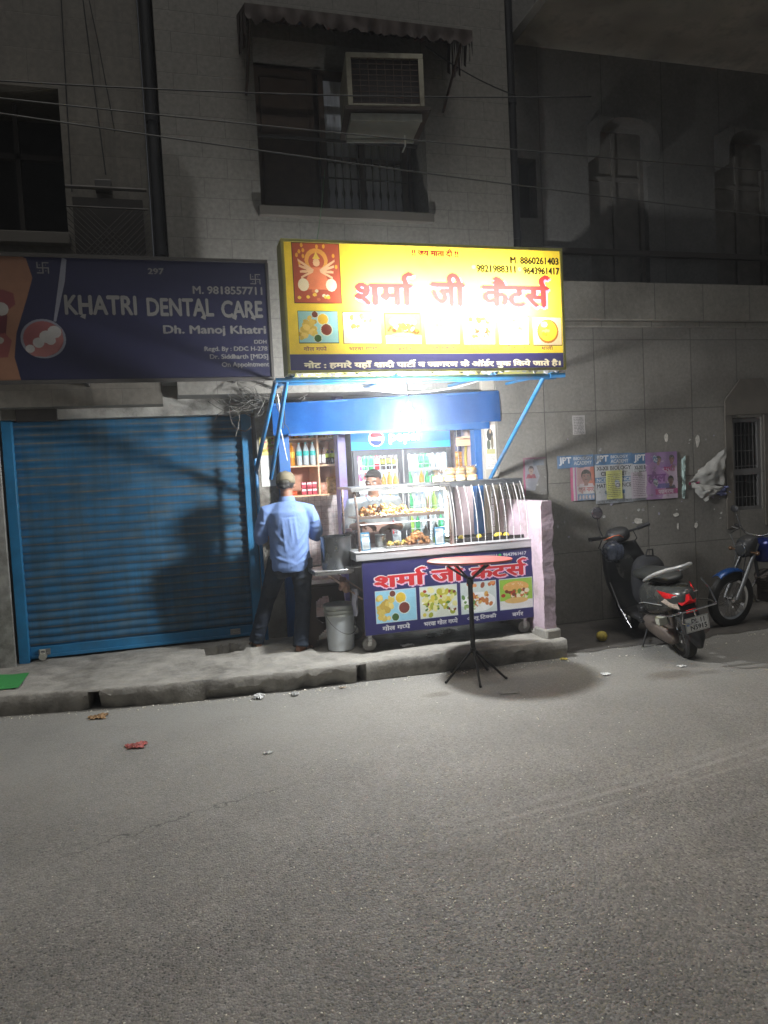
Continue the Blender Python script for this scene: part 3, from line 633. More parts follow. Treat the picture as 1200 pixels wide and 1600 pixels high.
mb = MB(); mb.box(6.22, 6.62, 7.12, 7.16, 1.15, 1.19); mb.box(6.22, 6.62, 7.12, 7.16, 2.17, 2.21); mb.box(6.22, 6.62, 7.12, 7.16, 1.56, 1.63); mb.box(6.22, 6.26, 7.125, 7.155, 1.19, 2.17); mb.box(6.58, 6.62, 7.125, 7.155, 1.19, 2.17)
for k in range(6): mb.tube([(6.28+k*.055, 7.17, 1.18), (6.28+k*.055, 7.17, 2.18)], .006, 6)
for k in range(5): mb.tube([(6.25, 7.17, 1.3+k*.18), (6.6, 7.17, 1.3+k*.18)], .005, 6)
part(mb, 'window_grille', M('painted_iron', (.12, .115, .11, 1), .6), rb)
mb = MB(); mb.box(3.78, 9.5, 6.98, 7.6, 3.30, 3.70); mb.box(3.78, 9.5, 7.05, 7.3, 3.24, 3.30)
part(mb, 'ledge', stone_mat('ledge_stone', (.21, .195, .165, 1), 3.9-5.5, .62, 2.0, 6.0), rb, bevel=.01)
mb = MB(); arcs = [(4.78, 5.56), (6.5, 7.3)]
wall_with_holes(mb, 3.78, 9.5, 3.7, 9.5, 7.62, .3, [(a, b, 3.7, 5.62) for a, b in arcs]+[(3.8, 4.12, 4.55, 5.2)])
for a, b in arcs:   # fill above the springing to make a pointed arch
    n = 14; cx = (a+b)/2; hw = (b-a)/2
    for s in (-1, 1):
        pts = [(cx+s*hw*math.sin(math.pi/2*(1-k/n)), 5.20+.42*(1-(1-k/n)**2)**.5 if True else 0) for k in range(n+1)]
        pl = pts+[(cx+s*hw, 5.62)]
        pl = pl if s > 0 else list(reversed(pl))
        mb.prism(pl, (0, 7.622, 0), (1, 0, 0), (0, 0, 1), -.25)
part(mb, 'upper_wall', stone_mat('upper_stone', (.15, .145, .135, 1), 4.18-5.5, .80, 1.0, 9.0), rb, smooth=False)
for a, b in arcs:
    f = MB(); f.box(a-.02, b+.02, 7.74, 7.78, 3.65, 5.7); 
    wnd = part(f, 'arched_window', M('old_shutter_wood', (.14, .13, .115, 1), .8, var=.3), rb, smooth=False)
    g = MB(); g.box(a, a+.05, 7.70, 7.74, 3.72, 5.3); g.box(b-.05, b, 7.70, 7.74, 3.72, 5.3); g.box((a+b)/2-.02, (a+b)/2+.02, 7.71, 7.74, 3.72, 5.6); g.box(a, b, 7.715, 7.74, 5.05, 5.10)
    loc(g, rb).build('window_frame', MATS['old_shutter_wood'], wnd, smooth=False)
mb = MB(); mb.box(3.8, 4.12, 7.8, 7.85, 4.5, 5.25); part(mb, 'vent_opening', DARK, rb, smooth=False)
mb = MB(); mb.box(3.78, 9.5, 7.55, 7.618, 4.16, 4.22); part(mb, 'string_course', M('dull_brown_stone', (.08, .07, .06, 1), .8), rb, smooth=False)
mb = MB(); mb.box(3.9, 9.5, 6.2, 7.9, 6.42, 6.55); mb.box(3.9, 9.5, 6.15, 6.2, 6.40, 6.62)
part(mb, 'balcony_slab', M('stained_slab', (.40, .38, .33, 1), .9, var=.3, dirt=(.14, .13, .11, 1), dscale=1.5, damt=.7), rb, bevel=.01)

# ---- ground floor shops
sh = thing('shop_row', (1.0, 7.7, 0), 'pair of ground floor shops, the left one closed behind a blue rolling shutter', 'building')
PLAS = M('stained_plaster', (.33, .32, .29, 1), .9, var=.25, scale=4, bump=.4, bscale=30, dirt=(.06, .055, .045, 1), dscale=2.2, damt=.8)
BLUE = M('blue_paint', (.022, .17, .34, 1), .45, var=.2, scale=5, bump=.1, bscale=30, dirt=(.05, .1, .14, 1), dscale=4, damt=.4)
BLUEB = M('bright_blue_paint', (.007, .09, .30, 1), .5, var=.15, scale=4, dirt=(.02, .09, .2, 1), dscale=5, damt=.4)
mb = MB(); mb.box(-7, .93, 7.56, 8.0, 2.46, 2.75); mb.box(-7, 4.0, 7.30, 8.9, 2.75, 2.9)
part(mb, 'lintel', PLAS, sh, bevel=.004)
mb = MB(); mb.box(-7, -1.55, 7.5, 8.0, .0, 2.46); mb.box(-1.64, -1.50, 7.46, 7.5, .05, 2.4); part(mb, 'left_pillar', PLAS, sh, bevel=.006)
mb = MB(); mb.box(.83, 1.10, 7.50, 8.9, .1, 2.75); part(mb, 'middle_pillar', M('grimy_plaster', (.30, .285, .25, 1), .9, var=.25, scale=4, bump=.4, bscale=30, dirt=(.07, .055, .04, 1), dscale=3, damt=.8), sh, bevel=.006)
# rolling shutter: horizontal ribs
def shutter():
    mb = MB(); X0, X1, Z0, Z1 = -1.41, .70, .30, 2.47; pitch = .080; n = int((Z1-Z0)/pitch); prof = []
    for i in range(n):
        z = Z0+i*pitch
        for t, d in ((0, .004), (.10, .006), (.22, -.004), (.40, -.012), (.60, -.015), (.78, -.010), (.90, -.001)): prof.append((z+t*pitch, d))
    nu = 70; vs = []
    for z, d in prof:
        for i in range(nu+1):
            x = X0+(X1-X0)*i/nu; dent = sum(a_*math.exp(-((x-px_)/w_)**2-((z-pz_)/(w_*.8))**2) for px_, pz_, w_, a_ in ((-.9, .75, .16, .018), (-.2, .62, .22, .014), (.35, .95, .14, .016), (-.55, 1.35, .25, .010), (.1, 1.7, .2, .012), (-1.1, 1.9, .2, .012)))
            vs.append((x, 7.68+d+dent+.006*mn.noise((x*2, z*1.5, 0))+.003*mn.noise((x*7, z*7, 3)), z+.006*mn.noise((x*3, z*3, 9))))
    w = nu+1; mb.add(vs, [(j*w+i, j*w+i+1, (j+1)*w+i+1, (j+1)*w+i) for j in range(len(prof)-1) for i in range(nu)]); return mb
def shutter_mat():
    m = M('shutter_paint', (.018, .112, .22, 1), .5, var=.25, scale=3, bump=.05, dirt=(.10, .13, .13, 1), dscale=3.5, damt=.5, stretch=(1, 1, 1.6)); N = m.node_tree.nodes; L = m.node_tree.links; p = N['Principled BSDF']
    # rub marks on the rib crests: paint gone to pale metal, in patches
    src = p.inputs['Base Color'].links[0].from_socket; tc = N.new('ShaderNodeTexCoord'); mp = N.new('ShaderNodeMapping'); mp.inputs['Scale'].default_value = (1.2, 1, 26); L.new(tc.outputs['Object'], mp.inputs[0])
    n = N.new('ShaderNodeTexNoise'); n.inputs['Scale'].default_value = 2.4; n.inputs['Detail'].default_value = 7; n.inputs['Roughness'].default_value = .75; L.new(mp.outputs[0], n.inputs['Vector'])
    r = N.new('ShaderNodeMapRange'); r.inputs[1].default_value = .56; r.inputs[2].default_value = .70; r.inputs[4].default_value = .65; L.new(n.outputs['Fac'], r.inputs[0])
    x = N.new('ShaderNodeMix'); x.data_type = 'RGBA'; x.inputs['B'].default_value = (.20, .21, .19, 1); L.new(src, x.inputs['A']); L.new(r.outputs[0], x.inputs['Factor'])
    # rust and bare metal along the joint of every rib
    sp = N.new('ShaderNodeSeparateXYZ'); L.new(tc.outputs['Object'], sp.inputs[0])
    def mth(op, a, b=None):
        n_ = N.new('ShaderNodeMath'); n_.operation = op
        for i_, v_ in enumerate((a, b)):
            if v_ is None: continue
            if isinstance(v_, (int, float)): n_.inputs[i_].default_value = v_
            else: L.new(v_, n_.inputs[i_])
        return n_.outputs[0]
    fr_ = mth('FRACT', mth('DIVIDE', mth('SUBTRACT', sp.outputs[2], .30), .080)); d_ = mth('ABSOLUTE', mth('SUBTRACT', fr_, .30))
    q_ = N.new('ShaderNodeMapRange'); q_.inputs[1].default_value = .05; q_.inputs[2].default_value = .12; q_.inputs[3].default_value = 1; q_.inputs[4].default_value = 0; L.new(d_, q_.inputs[0])
    n5 = N.new('ShaderNodeTexNoise'); n5.inputs['Scale'].default_value = 3.; n5.inputs['Detail'].default_value = 8; mp5 = N.new('ShaderNodeMapping'); mp5.inputs['Scale'].default_value = (1, 1, 5); L.new(tc.outputs['Object'], mp5.inputs[0]); L.new(mp5.outputs[0], n5.inputs['Vector'])
    q5 = N.new('ShaderNodeMapRange'); q5.inputs[1].default_value = .40; q5.inputs[2].default_value = .62; q5.inputs[3].default_value = .15; q5.inputs[4].default_value = .85; L.new(n5.outputs['Fac'], q5.inputs[0])
    y = N.new('ShaderNodeMix'); y.data_type = 'RGBA'; y.inputs['B'].default_value = (.21, .17, .12, 1); L.new(x.outputs['Result'], y.inputs['A']); L.new(mth('MULTIPLY', q_.outputs[0], q5.outputs[0]), y.inputs['Factor'])
    # grime running down in streaks
    mp6 = N.new('ShaderNodeMapping'); mp6.inputs['Scale'].default_value = (7, 1, .5); L.new(tc.outputs['Object'], mp6.inputs[0]); n6 = N.new('ShaderNodeTexNoise'); n6.inputs['Scale'].default_value = 1.4; n6.inputs['Detail'].default_value = 9; n6.inputs['Roughness'].default_value = .7; L.new(mp6.outputs[0], n6.inputs['Vector'])
    q6 = N.new('ShaderNodeMapRange'); q6.inputs[1].default_value = .42; q6.inputs[2].default_value = .70; q6.inputs[4].default_value = .75; L.new(n6.outputs['Fac'], q6.inputs[0])
    z6 = N.new('ShaderNodeMix'); z6.data_type = 'RGBA'; z6.inputs['B'].default_value = (.035, .065, .085, 1); L.new(y.outputs['Result'], z6.inputs['A']); L.new(q6.outputs[0], z6.inputs['Factor']); L.new(z6.outputs['Result'], p.inputs['Base Color']); return m
sho = part(shutter(), 'rolling_shutter', shutter_mat(), sh, angle=80)
mb = MB(); mb.box(-1.41, .70, 7.66, 7.70, .20, .30); mb.box(-1.41, .70, 7.64, 7.66, .195, .225)
loc(mb, sh).build('bottom_rail', BLUE, sho, bevel=.004)
for x in (-1.28, .52):
    mb = MB(); mb.box(x-.05, x+.05, 7.635, 7.662, .225, .28); mb.tube([(x-.02, 7.63, .25), (x-.02, 7.60, .25), (x+.03, 7.60, .25), (x+.03, 7.63, .25)], .007, 6); loc(mb, sh).build('hasp', M('dull_steel', (.35, .34, .32, 1), .4, .8), sho)
mb = MB(); mb.tube([(-1.29, 7.625, .22), (-1.29, 7.575, .22)], .035, 14); mb.tube([(-1.31, 7.60, .25), (-1.31, 7.60, .28), (-1.27, 7.60, .28), (-1.27, 7.60, .25)], .006, 6); loc(mb, sh).build('padlock', M('pale_brass', (.6, .58, .5, 1), .35, .7), sho)
mb = MB(); mb.box(-1.50, -1.41, 7.60, 7.74, .16, 2.50); part(mb, 'guide_rail', BLUE, sh, bevel=.004)
mb = MB(); mb.box(.70, .80, 7.60, 7.74, .16, 2.46); part(mb, 'guide_rail', BLUE, sh, bevel=.004)
mb = MB(); mb.box(-1.35, -1.0, 7.50, 7.60, 2.44, 2.60); part(mb, 'shutter_bracket', NEAR_BLACK, sh, bevel=.004)
mb = MB(); mb.box(-1.5, .8, 7.74, 7.78, .1, 2.6); part(mb, 'shutter_backing', DARK, sh, smooth=False)
# open shop: posts, header board, room
mb = MB(); mb.box(1.03, 1.14, 7.36, 7.50, .17, 2.36); jl = part(mb, 'door_post', BLUEB, sh, bevel=.005)
mb = MB(); mb.box(3.06, 3.14, 7.2, 7.32, .17, 2.36); part(mb, 'door_post', BLUEB, sh, bevel=.005)
mb = MB(); mb.box(3.14, 3.28, 7.14, 7.5, .0, 2.75); part(mb, 'tile_pier', M('cream_pier', (.42, .38, .32, 1), .7, var=.12, dirt=(.15, .12, .1, 1), dscale=3, damt=.5), sh, bevel=.004)
def header():
    mb = MB()
    def fn(u, v):
        x = .95+2.36*u; zt = 2.505+.08*u; zb = 2.205+.06*u+.012*math.sin(u*9); z = zb+(zt-zb)*v; return (x, 7.08+.008*math.sin(u*23+v*2)+.006*math.sin(u*51)+.01*v, z)
    mb.grid(fn, 90, 8); mb.grid(lambda u, v: (fn(u, v)[0], fn(u, v)[1]+.02, fn(u, v)[2]), 60, 4); return mb
part(header(), 'header_board', M('header_blue', (.0025, .050, .19, 1), .85, var=.15, scale=3, spec=.1, dirt=(.10, .2, .32, 1), dscale=6, damt=.08), sh)
mb = MB(); mb.tube([(.95, 7.1, 2.50), (3.3, 7.1, 2.58)], .012, 8); mb.box(1.1, 3.2, 7.12, 7.2, 2.2, 2.27); part(mb, 'header_rail', BLUEB, sh)
WT = tile_mat('white_wall_tiles', (.88, .78, .76, 1), (.86, .77, .75, 1), (.62, .48, .47, 1), .075, .075, .003, off=0, grime=.12, bump=.3, rough=.3, gcol=(.4, .3, .25, 1))
PINK = M('pink_paint', (.72, .56, .58, 1), .7, var=.12, scale=4, dirt=(.25, .17, .16, 1), dscale=3, damt=.5)
mb = MB(); mb.box(1.1, 3.7, 8.86, 8.95, .1, 2.8); part(mb, 'back_wall', WT, sh, smooth=False)
mb = MB(); mb.box(1.10, 1.13, 7.5, 8.86, .1, 2.75); part(mb, 'room_side_wall', WT, sh, smooth=False)
mb = MB(); mb.box(3.26, 3.36, 7.5, 8.86, .1, 2.68); part(mb, 'room_side_wall', PINK, sh, smooth=False)
mb = MB(); mb.box(1.1, 3.62, 7.3, 8.9, 2.68, 2.75); part(mb, 'room_ceiling', M('grey_ceiling', (.4, .4, .4, 1), .9), sh, smooth=False)
mb = MB(); mb.box(1.13, 3.62, 7.5, 8.86, .12, .185); part(mb, 'room_floor', M('floor_tile', (.68, .58, .52, 1), .4, var=.15), sh, smooth=False)
mb = MB(); mb.box(1.755, 1.845, 7.93, 8.12, .18, 2.68); part(mb, 'room_post', M('purple_post', (.24, .22, .5, 1), .45, var=.3, scale=6, dirt=(.22, .1, .12, 1), dscale=3, damt=.8), sh, bevel=.006)
# pink half wall at the end of the kerb
def stub():
    mb = MB(); random.seed(3); nz = 26; sec = []
    for k in range(nz+1):
        z = .16+1.30*k/nz; e = .014*n1(z*3.3)+.008*n1(z*11); a = 3.265+e*.4; b = 3.385+e+(.01 if k < 5 else 0); c = (.0 if k < nz else .012)
        sec.append([(a+c, 6.20+.3*c+.006*n1(z*5), z), (b-c, 6.205+.006*n1(z*6), z), (b-c, 7.10, z), (a+c, 7.10, z)])
    vs = [p for s in sec for p in s]; mb.add(vs, [(i*4+j, i*4+(j+1) % 4, i*4+4+(j+1) % 4, i*4+4+j) for i in range(nz) for j in range(4)]+[(nz*4, nz*4+1, nz*4+2, nz*4+3)]); return mb
sw = thing('half_wall', (3.32, 6.65, .15), 'chipped pale pink half wall at the right end of the kerb', 'wall')
part(stub(), 'wall', M('chipped_pink', (.50, .39, .45, 1), .8, var=.12, scale=5, bump=.5, bscale=25, dirt=(.26, .22, .2, 1), dscale=4.5, damt=.75), sw, angle=60)
mb = MB(); mb.box(3.25, 3.415, 6.165, 6.4, .0, .26, RZ(2)); mb.box(3.25, 3.42, 6.4, 7.1, .0, .22); part(mb, 'footing', CONC, sw, bevel=.02)
# ================================================================== SIGNS
ALU = M('aluminium', (.55, .56, .57, 1), .35, .85, var=.1, scale=12)
STEEL = M('brushed_steel', (.48, .48, .47, 1), .3, .9, var=.12, scale=8, stretch=(1, 1, 12))
GREYM = M('grey_metal', (.16, .165, .17, 1), .5, .5, var=.2)
STRUT = M('strut_blue', (.02, .16, .36, 1), .4, var=.2, scale=8, dirt=(.12, .10, .08, 1), dscale=6, damt=.5)
# ---- backlit yellow sign: a light box (lamps inside, printed film in front)
SX0, SX1, SY, SZ0, SZ1 = .962, 3.455, 6.0, 2.655, 3.70
ys = thing('shop_sign', (2.2, SY+.1, SZ0), 'brightly lit yellow sign box with red Hindi lettering and food pictures above the stall', 'sign')
SW = SX1-SX0; SH = SZ1-SZ0; P0 = Vector((2.2, SY+.1, SZ0)); YEL = (.90, .72, .085, 1)
p = Pic(SW, SH, YEL)
def sx(px): return (px-40)/1130*SW         # measured across the sign
def sz(py): return SH*(1-(py-38)/530)
p.rect(0, 0, SW, sz(497), (.045, .045, .23, 1))
# framed devotional picture: dark red ground, a seated crowned figure with a halo, kept generic
ax, ay, bx, by = sx(76), sz(286), sx(250), sz(46)
p.rect(ax-.006, ay-.006, bx+.006, by+.006, (.1, .05, .03, 1)); p.rect(ax, ay, bx, by, (.42, .10, .07, 1)); w = bx-ax; h = by-ay; random.seed(11)
for _ in range(14): p.ell(ax+rr(.06, .94)*w, by-rr(.03, .4)*h, .012, .018, (.8, .45, .08, 1), 8)
p.ell(ax+.5*w, ay+.72*h, .25*w, .2*h, (.8, .42, .12, 1), 18); p.ell(ax+.5*w, ay+.7*h, .17*w, .14*h, (.5, .12, .08, 1), 18)
p.poly([(ax+.18*w, ay+.22*h), (ax+.82*w, ay+.22*h), (ax+.62*w, ay+.6*h), (ax+.38*w, ay+.6*h)], (.75, .25, .15, 1)); p.ell(ax+.5*w, ay+.68*h, .075*w, .07*h, (.85, .6, .42, 1), 14); p.poly([(ax+.42*w, ay+.74*h), (ax+.58*w, ay+.74*h), (ax+.5*w, ay+.86*h)], (.85, .65, .15, 1))
for s in (-1, 1):
    for k in range(4): p.poly([(ax+(.5+s*.06)*w, ay+.56*h), (ax+(.5+s*.08)*w, ay+.51*h), (ax+(.5+s*(.34+.02*k))*w, ay+(.40+.1*k)*h), (ax+(.5+s*(.34+.02*k))*w, ay+(.44+.1*k)*h)], (.85, .6, .42, 1))
    p.ell(ax+(.5+s*.3)*w, ay+.3*h, .12*w, .11*h, (.85, .8, .7, 1), 12)
for k in range(12): p.ell(ax+rr(.1, .9)*w, ay+rr(.05, .2)*h, .016, .014, random.choice([(.85, .6, .1, 1), (.8, .75, .6, 1), (.6, .2, .1, 1)]), 8)
p.text('!! जय माता दी !!', sx(535), sz(84), sx(726), sz(50), (.16, .0, .012, 1), .05)
p.text('M. 8860261403', sx(945), sz(104), sx(1160), sz(72), (.006, .004, .004, 1), .05)
p.text('9821988311', sx(798), sz(145), sx(968), sz(112), (.004, .003, .003, 1), .055); p.text('9643961417', sx(1000), sz(149), sx(1162), sz(116), (.006, .004, .004, 1), .055)
p.ell(sx(788), sz(123), .018, .018, (.15, .6, .2, 1), 14); p.ell(sx(985), sz(127), .018, .018, (.15, .6, .2, 1), 14)
T = (('शमा^', 300, 540), ('जी', 600, 750), ('कैटस^', 812, 1118))
for t, a, b in T: p.text(t, sx(a)+.012, sz(300)-.012, sx(b)+.012, sz(150)-.012, (.80, .25, .55, 1), .06, True, grow=.0)
for t, a, b in T: p.text(t, sx(a), sz(296), sx(b), sz(150), (.60, .035, .035, 1), .045, True)
for k, (a, b) in enumerate(((85, 232), (252, 397), (416, 557), (577, 714), (734, 865), (885, 1015), (1034, 1166))):
    z0, z1 = sz(450+k*2), sz(322+k*3); b = min(b, 1160)
    p.rect(sx(a)-.005, z0-.005, sx(b)+.005, z1+.005, (.02, .014, .008, 1)); food(p, sx(a), z0, sx(b), z1, (0, 5, 3, 5, 2, 5, 4)[k])
for t, a, b in (('गोल गप~पे', 98, 185), ('भरवा गप~पे', 270, 380), ('बग^र', 450, 520), ('राज कचौरी', 590, 700), ('आलू िटक~की', 745, 855), ('दही भल~ला', 895, 1005), ('थाली', 1068, 1120)):
    p.text(t, sx(a), sz(484), sx(b), sz(463), (.25, .08, .10, 1), .02, True)
p.text('नोट : हमारे यहाँ शादी पाटी^ व जागरण के ऑड^र बुक िकये जाते है।', sx(95), sz(563), sx(1152), sz(521), (.95, .93, .9, 1), .05, True)
FILM = print_mat('backlit_film', .4, trans=.55)
def sag(x, y, z): return (x, y, z+.006*math.sin(x*2.2)*math.sin(y*3)+.003*math.sin(x*9+y*4))
sf = p.build('printed_film', FILM, Vector((SX0, SY, SZ0))-P0, parent=ys, cell=.0035)
mb = MB(); a, b, c, d = SX0-.012, SX1+.012, SZ0-.014, SZ1+.014; y0, y1 = SY-.012, SY+.22
for q in ((a, b, c, c+.024), (a, b, d-.024, d), (a, a+.024, c+.024, d-.024), (b-.024, b, c+.024, d-.024)): mb.box(q[0], q[1], y0, y1, q[2], q[3])
mb.box(a+.024, b-.024, y1-.01, y1, c+.024, d-.024)
part(mb, 'sign_box', M('yellow_box_edge', (.42, .40, .10, 1), .5, dirt=(.12, .10, .06, 1), dscale=3, damt=.6), ys, bevel=.003)
mb = MB(); mb.box(SX0+.62, SX1-.27, SY+.185, SY+.195, SZ0+.40, SZ1-.31)
part(mb, 'lamp_panel', emis('lamp_panel_light', (1, .97, .9, 1), LED_E), ys, smooth=False)
# blue pipe frame below it and the three blue struts
mb = MB(); mb.tube([(.86, SY+.08, 2.60), (3.46, SY+.08, 2.60)], .018, 10); mb.tube([(.86, SY+.2, 2.585), (3.47, SY+.2, 2.60)], .016, 10); mb.tube([(3.34, SY+.06, 2.60), (3.47, SY+.03, 2.60)], .021, 10)
for x in (1.0, 1.9, 2.8, 3.4): mb.tube([(x, SY+.03, 2.63), (x, 7.2, 2.66)], .014, 8)
part(mb, 'frame_pipe', STRUT, ys)
for A, B in (((3.30, SY+.1, 2.60), (3.17, 7.12, 1.66)), ((.87, SY+.15, 2.60), (.79, 7.35, 1.86)), ((.965, SY+.15, 2.62), (.93, 7.3, 1.80))):
    mb = MB(); mb.tube([A, B], .02, 12); part(mb, 'strut', STRUT, ys)
mb = MB(); mb.tube([(.79, 7.3, 2.0), (.80, 7.32, .2)], .018, 10); part(mb, 'strut', STRUT, ys)
# ragged torn film edge hanging under the sign
mb = MB(); random.seed(9)
for k in range(46):
    x = SX0+SW*k/46; dd = rr(.005, .035); mb.add([(x, SY-.005, SZ0-.015), (x+SW/46, SY-.005, SZ0-.015), (x+SW/46*rr(.5, 1), SY+rr(-.01, .03), SZ0-.015-dd), (x+rr(0, .02), SY+rr(-.01, .03), SZ0-.015-dd*rr(.4, 1))], [(0, 1, 2, 3)])
part(mb, 'torn_edge', M('torn_film', (.45, .45, .47, 1), .5), ys, smooth=False)
# ---- dental sign, unlit
ds = thing('clinic_sign', (-.5, 6.8, 2.70), 'unlit dark blue dental clinic signboard with white lettering above the rolling shutter', 'sign')
DW, DH = 3.60, 1.02; X0 = -2.68; p = Pic(DW, DH, (.008, .008, .034, 1)); D0 = Vector((-.5, 6.8, 2.70))
def dx(px): return 1.37+(px)/1165*2.22     # 0 = photo's left border
def dz(py): return 1.02*(1-(py-80)/520)
def skin(k): return (.21*k, .10*k, .055*k, 1)
p.poly([(0, 0), (dx(85), 0), (dx(65), dz(500)), (dx(80), dz(400)), (dx(130), dz(260)), (dx(160), dz(170)), (dx(140), dz(90)), (dx(120), DH), (0, DH)], skin(1))
p.poly([(dx(0)-.6, dz(250)), (dx(40), dz(220)), (dx(80), dz(235)), (dx(85), dz(280)), (dx(60), dz(300)), (dx(0)-.6, dz(330))], (.15, .035, .035, 1))
p.poly([(dx(-260), dz(290)), (dx(40), dz(290)), (dx(50), dz(330)), (dx(35), dz(430)), (dx(-260), dz(450))], (.08, .01, .015, 1))
p.poly([(dx(-260), dz(430)), (dx(35), dz(400)), (dx(60), dz(430)), (dx(40), dz(500)), (dx(-260), dz(520))], (.16, .04, .035, 1))
for k in range(5): p.ell(dx(28-k*52), dz(300+k*1), .055, .055, (.3, .28, .25, 1), 12); p.ell(dx(8-k*50), dz(430), .04, .03, (.26, .24, .2, 1), 12)
# dental mirror
p.poly([(dx(232), dz(350)), (dx(243), dz(350)), (dx(290), dz(180)), (dx(303), dz(90)), (dx(285), dz(80)), (dx(268), dz(180))], (.16, .165, .19, 1))
p.ell(dx(186), dz(423), .175, .163, (.16, .165, .19, 1), 28); p.ell(dx(186), dz(423), .155, .145, (.20, .06, .06, 1), 28)
p.poly([(dx(110), dz(470)), (dx(185), dz(440)), (dx(262), dz(380)), (dx(268), dz(430)), (dx(235), dz(480)), (dx(190), dz(500)), (dx(140), dz(495))], (.26, .1, .09, 1))
for a_, b_, r_ in ((130, 465, .036), (165, 440, .045), (198, 415, .055), (232, 395, .055), (215, 430, .04)): p.ell(dx(a_), dz(b_), r_, r_*.95, (.34, .33, .31, 1), 12)
WHT = (.15, .145, .13, 1)
def swas(cx, cz, s):
    t = s*.20
    for r in ((-s, -t/2, s, t/2), (-t/2, -s, t/2, s), (-t/2, s-t, s, s), (s-t, -s, s, t/2), (-s, -s, t/2, -s+t), (-s, -t/2, -s+t, s)): p.rect(cx+r[0], cz+r[1], cx+r[2], cz+r[3], WHT)
    for a_, b_ in ((-1, -1), (1, -1), (-1, 1), (1, 1)): p.ell(cx+a_*s*.5, cz+b_*s*.5, s*.09, s*.09, WHT, 8)
swas(dx(204), dz(127), .047); swas(dx(1120), dz(155), .045)
p.text('297', dx(640), dz(143), dx(710), dz(117), WHT, .03); p.text('M. 9818557711', dx(832), dz(225), dx(1150), dz(190), WHT, .03)
p.text('KHATRI', dx(280), dz(322), dx(583), dz(237), WHT, .035); p.text('DENTAL', dx(625), dz(325), dx(922), dz(245), WHT, .035); p.text('CARE', dx(955), dz(330), dx(1146), dz(252), WHT, .035)
for a_ in (352, 870, 1010, 1098): p.poly([(dx(a_), dz(318)), (dx(a_+16), dz(318)), (dx(a_+10), dz(340)), (dx(a_-10), dz(330))], WHT)
p.text('Dh. Manoj Khatri', dx(690), dz(412), dx(1156), dz(364), WHT, .035); p.text('DDH', dx(1098), dz(446), dx(1156), dz(428), WHT, .03)
p.text('Regd. By : DDC H-278', dx(868), dz(484), dx(1158), dz(458), WHT, .03); p.text('Dr. Siddharth [MDS]', dx(890), dz(520), dx(1160), dz(492), WHT, .03); p.text('On Appointment', dx(942), dz(556), dx(1162), dz(528), WHT, .03)
p.build('printed_sheet', PRINT, Vector((X0, 6.745, 2.71))-D0, parent=ds, cell=.003)
mb = MB(); mb.box(X0-.02, X0+DW+.02, 6.752, 6.80, 2.69, 3.75)
for q in ((X0-.02, X0+DW+.02, 2.685, 2.715), (X0-.02, X0+DW+.02, 3.725, 3.755), (X0+DW-.0, X0+DW+.025, 2.715, 3.725)): mb.box(q[0], q[1], 6.735, 6.752, q[2], q[3])
for x in (-2, -.7, .6): mb.box(x, x+.03, 6.8, 7.3, 2.72, 2.75)
part(mb, 'sign_frame', M('rusty_frame', (.05, .045, .04, 1), .7, var=.3), ds, bevel=.002)

# ================================================================== POSTERS ON THE WALL
def poster(name, x0, z0, w, h, col, label, fn, y=7.094, cat='poster', mat=None, warp=None, group=None):
    q = Pic(w, h, col); fn(q); o = q.build(name, mat or PAPER, (0, 0, 0), warp=warp); o.location = (x0, y, z0); tag(o, label, cat, group); return o
wv = lambda x, y, z: (x, y, z+.003*math.sin(x*30)+.003*math.sin(y*24+x*9)+.003)
def notice(q):
    lines(q, .015, .01, q.w-.015, q.h-.015, 11, C(120, 115, 115))
poster('notice', 4.15, 2.10, .155, .205, C(190, 185, 180), 'small white printed notice alone high on the stone wall', notice, cat='notice', warp=wv)
BL = C(70, 120, 165); PW = C(195, 196, 198)
def jpt(full):
    def f(q):
        w, h = q.w, q.h; q.rect(0, h-.12, w, h, BL); q.text('JPT', .02, h-.105, .175, h-.015, C(235, 235, 235), .04)
        q.text('BIOLOGY', .20, h-.052, .42, h-.02, C(225, 225, 225), .02); q.text('ACADEMY', .20, h-.105, .42, h-.065, C(225, 225, 225), .02)
        if full:
            q.text('XI-XII BIOLOGY', .02, h-.18, w-.02, h-.135, C(25, 25, 28), .03); q.text('CBSE NEET', .07, h-.24, w-.06, h-.195, C(25, 25, 28), .03)
            q.rect(0, h-.31, w, h-.255, BL); q.text('NCERT SCIENCE', .02, h-.302, w-.02, h-.265, C(225, 225, 225), .02)
            q.text('MATH', .02, h-.37, .17, h-.325, C(25, 25, 28), .03); q.text('SCIENCE', .22, h-.37, w-.02, h-.325, C(25, 25, 28), .03); q.rect(.12, h-.44, w-.1, h-.40, BL)
            q.rect(0, .0, w, .04, C(150, 155, 160)); q.text('HOTEL STREET MAIN MARKET', .02, .01, w-.02, .032, C(30, 30, 30), .01)
    return f
poster('poster', 3.95, 1.745, .44, .135, BL, 'blue strip of a coaching poster, leftmost of the blue headed posters', jpt(False), y=7.094, warp=wv)
def polit(q):
    w, h = q.w, q.h; q.rect(0, 0, .03, h, C(200, 80, 130)); q.rect(.05, 0, .07, h, C(190, 110, 160)); q.rect(.08, .12, w, h, C(205, 160, 158)); q.poly([(w*.7, .12), (w, .16), (w, h), (w*.85, h)], C(215, 120, 90))
    face(q, .19, h-.11, .058, C(150, 100, 85), C(35, 28, 25), C(215, 200, 205)); q.rect(.08, .07, w, .15, C(215, 210, 205)); q.text('राहुल नागर', .09, .075, w-.01, .14, C(190, 45, 50), .03, True)
    q.rect(.08, 0, w, .07, C(95, 140, 185))
    for k in range(5): q.ell(.11+k*.04, .035, .013, .024, C(220, 200, 190), 10)
